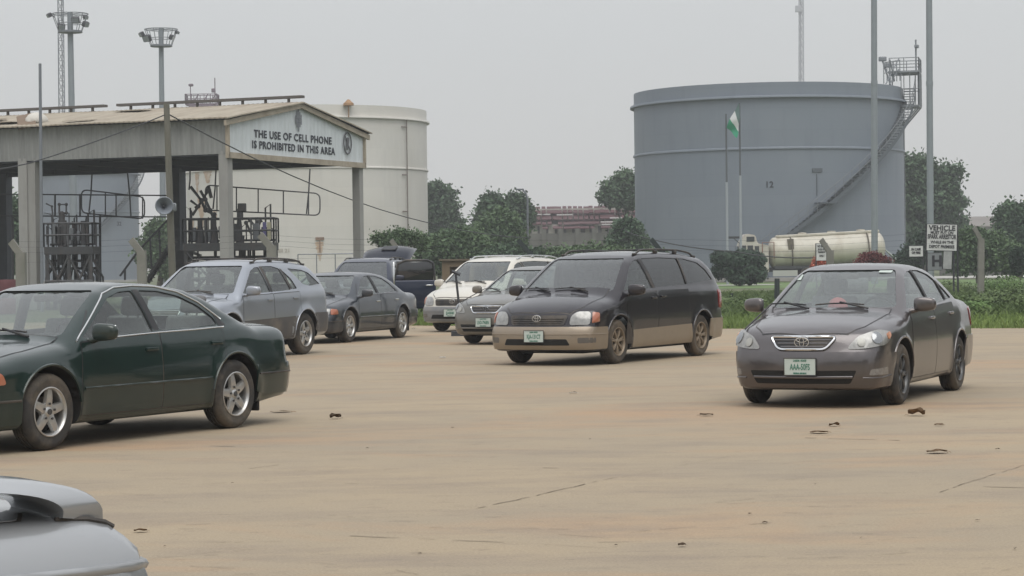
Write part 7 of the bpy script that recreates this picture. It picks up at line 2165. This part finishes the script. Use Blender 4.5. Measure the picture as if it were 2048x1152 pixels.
bmesh.ops.solidify(tg, geom=tg.faces[:], thickness=.07); bmesh.ops.recalc_face_normals(tg, faces=tg.faces[:])
tgo = obj('tailgate', tg, P_NAVY, nv, 50)
bm = bmesh.new(); 
for s_ in (-1, 1): tube(bm, [(-2.0, s_ * .58, 1.25), hinge + dr_ * .55 + Vector((0, s_ * .58, 0))], .02, 6)
obj('gas_strut', bm, M_STEELD, tgo)
bm = bmesh.new(); rbx(bm, -.28, .05, -.2, .2, .0, .045, .02, 1, Matrix.Translation(hinge + dr_ * .5 + up_ * .12) @ Matrix.Rotation(R(16), 4, 'Y')); obj('tailgate_spoiler', bm, M_STEELD, tgo, 40)

# ================================================================== SILVER CAR IN THE FOREGROUND
sd = build_camry(P_SILVER, handlem=P_SILVER, platetext='KSF-663BC', wtrim=[], crown=.01, crown4=.0, lines=[], bowr=.04, bowr4=.03, k=.028)
sd['boot'] = [(-1.86,-.52),(-1.80,0),(-1.86,.52),(-2.2,.54),(-2.27,.50),(-2.28,0),(-2.27,-.50),(-2.2,-.54)]
sd['plan'] = [(-2.5,.80),(-2.2,.825),(-1.8,.86),(-1.4,.885),(0,.89),(1.3,.885),(1.9,.855),(2.35,.79)]
sd['lamps'][2] = dict(name='tail_light', mode='CB', poly=[(.60, .62), (.98, .62), (1.0, .78), (.62, .79)], m=M_RED)
fc, FP, FS, fbdy = make_car(sd, 'parked_car', 'silver saloon with a hooped boot spoiler, cut off at the bottom left corner', 'car', -2.92, 6.33, 130)
spb = bmesh.new(); rows = []
bz_ = FP.pt('T', -2.22, .66, 0)[0].z - .006
def sec(y_o, z_o, y_i, z_i, sg):
    zb0 = bz_ + .008
    xf, xr = -2.07 - .25 * z_o, -2.275 - .25 * z_o
    P_ = [(xf, y_o, z_o - .012), (xf - .03, y_o, z_o), (xr + .04, y_o - .004, z_o - .003), (xr + .015, y_o - .008, z_o - .010), (xr - .03 - .06 * max(0, z_i), y_i + .004, z_i + .006), (xr + .01, y_i, z_i), (xf, y_i, z_i)]
    return [spb.verts.new((x, sg * y, zb0 + z)) for x, y, z in P_]
K = 14
for sg in (-1, 1):
    seq = []
    for k in range(K + 1):
        a = k / K * math.pi / 2
        if k == 0:
            zo = FP.pt('T', -2.2, .70, 0)[0].z - bz_ - .025; seq.append(sec(.722, zo + .012, .585, -.008, sg))
        seq.append(sec(.26 + .46 * math.cos(a) ** .9, .098 * math.sin(a) ** .85, .20 + .385 * math.cos(a) ** .8, .070 * math.sin(a), sg))
    seq.append(sec(.0, .104, .0, .075, sg)); rows.append(seq)
for seq in rows:
    for a, b in zip(seq[:-1], seq[1:]):
        for k in range(7): spb.faces.new((a[k], a[(k + 1) % 7], b[(k + 1) % 7], b[k]))
    spb.faces.new(seq[0])
clean(spb, 1e-4)
spo = obj('boot_spoiler', spb, P_SILVER, fc, 50)
obj('boot_crease', FP.cord('CB', [(-.86, .855), (-.4, .862), (.4, .862), (.86, .855)], .012, -.002), P_SILVER, fc, 60)
for sg in (1, -1):
    gk = bmesh.new(); P_ = [FP.pt('T', -2.283, sg * y, .002)[0] for y in (.58, .62, .66, .70, .722)]
    tube(gk, P_, .0065, 6)
    obj('spoiler_gasket', gk, M_BLACK, spo)

# metal stand with a leaning rod beside the dusty grey saloon
b = gp(912, 672); rt = thing('barrier_stand', 'thin dark leaning rod on a flat metal base left of the dusty grey saloon', 'stand', b)
Yb = b.y; bm = bmesh.new(); bx(bm, -.10, .85, -.12, .12, .0, .10); obj('base', bm, M_STEELD, rt)
bm = bmesh.new(); p0 = at(918, 610, Yb) - b; p1 = at(911, 545, Yb) - b; tube(bm, [Vector((.1, 0, .05)), p0, p1], .028, 6); tube(bm, [p1 + Vector((-.08, 0, .03)), p1 + Vector((.10, 0, -.05))], .035, 5); obj('rod', bm, M_STEELD, rt)
# red item on the grey saloon dashboard
bm = bmesh.new(); bmesh.ops.create_uvsphere(bm, u_segments=14, v_segments=8, radius=.11)
for v in bm.verts: v.co.z = max(v.co.z, -.05)
o = obj('red_bundle', bm, mat('pinkish_red_cloth', (.55, .10, .10), .8, noise=.2), None, 60)
rc_ = c1.matrix_world if False else (Matrix.Translation((3.82, 25.05, 0)) @ Matrix.Rotation(R(-113.9), 4, 'Z'))
o.location = rc_ @ Vector((.72, -.02, 1.0)); tag(o, 'small red cloth bundle on the dashboard of the grey saloon at the right', 'bundle')

# ================================================================== HAZE
hz = bmesh.new(); bx(hz, -420, 420, -60, 720, -1.0, 75)
hm = bpy.data.materials.new('haze'); hm.use_nodes = True; hn = hm.node_tree; hn.nodes.clear()
ho_ = hn.nodes.new('ShaderNodeOutputMaterial'); pv = hn.nodes.new('ShaderNodeVolumePrincipled'); pv.inputs['Color'].default_value = (.97, .985, 1, 1); pv.inputs['Density'].default_value = .00075; pv.inputs['Anisotropy'].default_value = 0.2
hn.links.new(pv.outputs[0], ho_.inputs['Volume'])
HAZE = obj('haze', hz, hm); HAZE['kind'] = 'stuff'; HAZE['label'] = 'pale haze in the far air'; HAZE['category'] = 'haze'
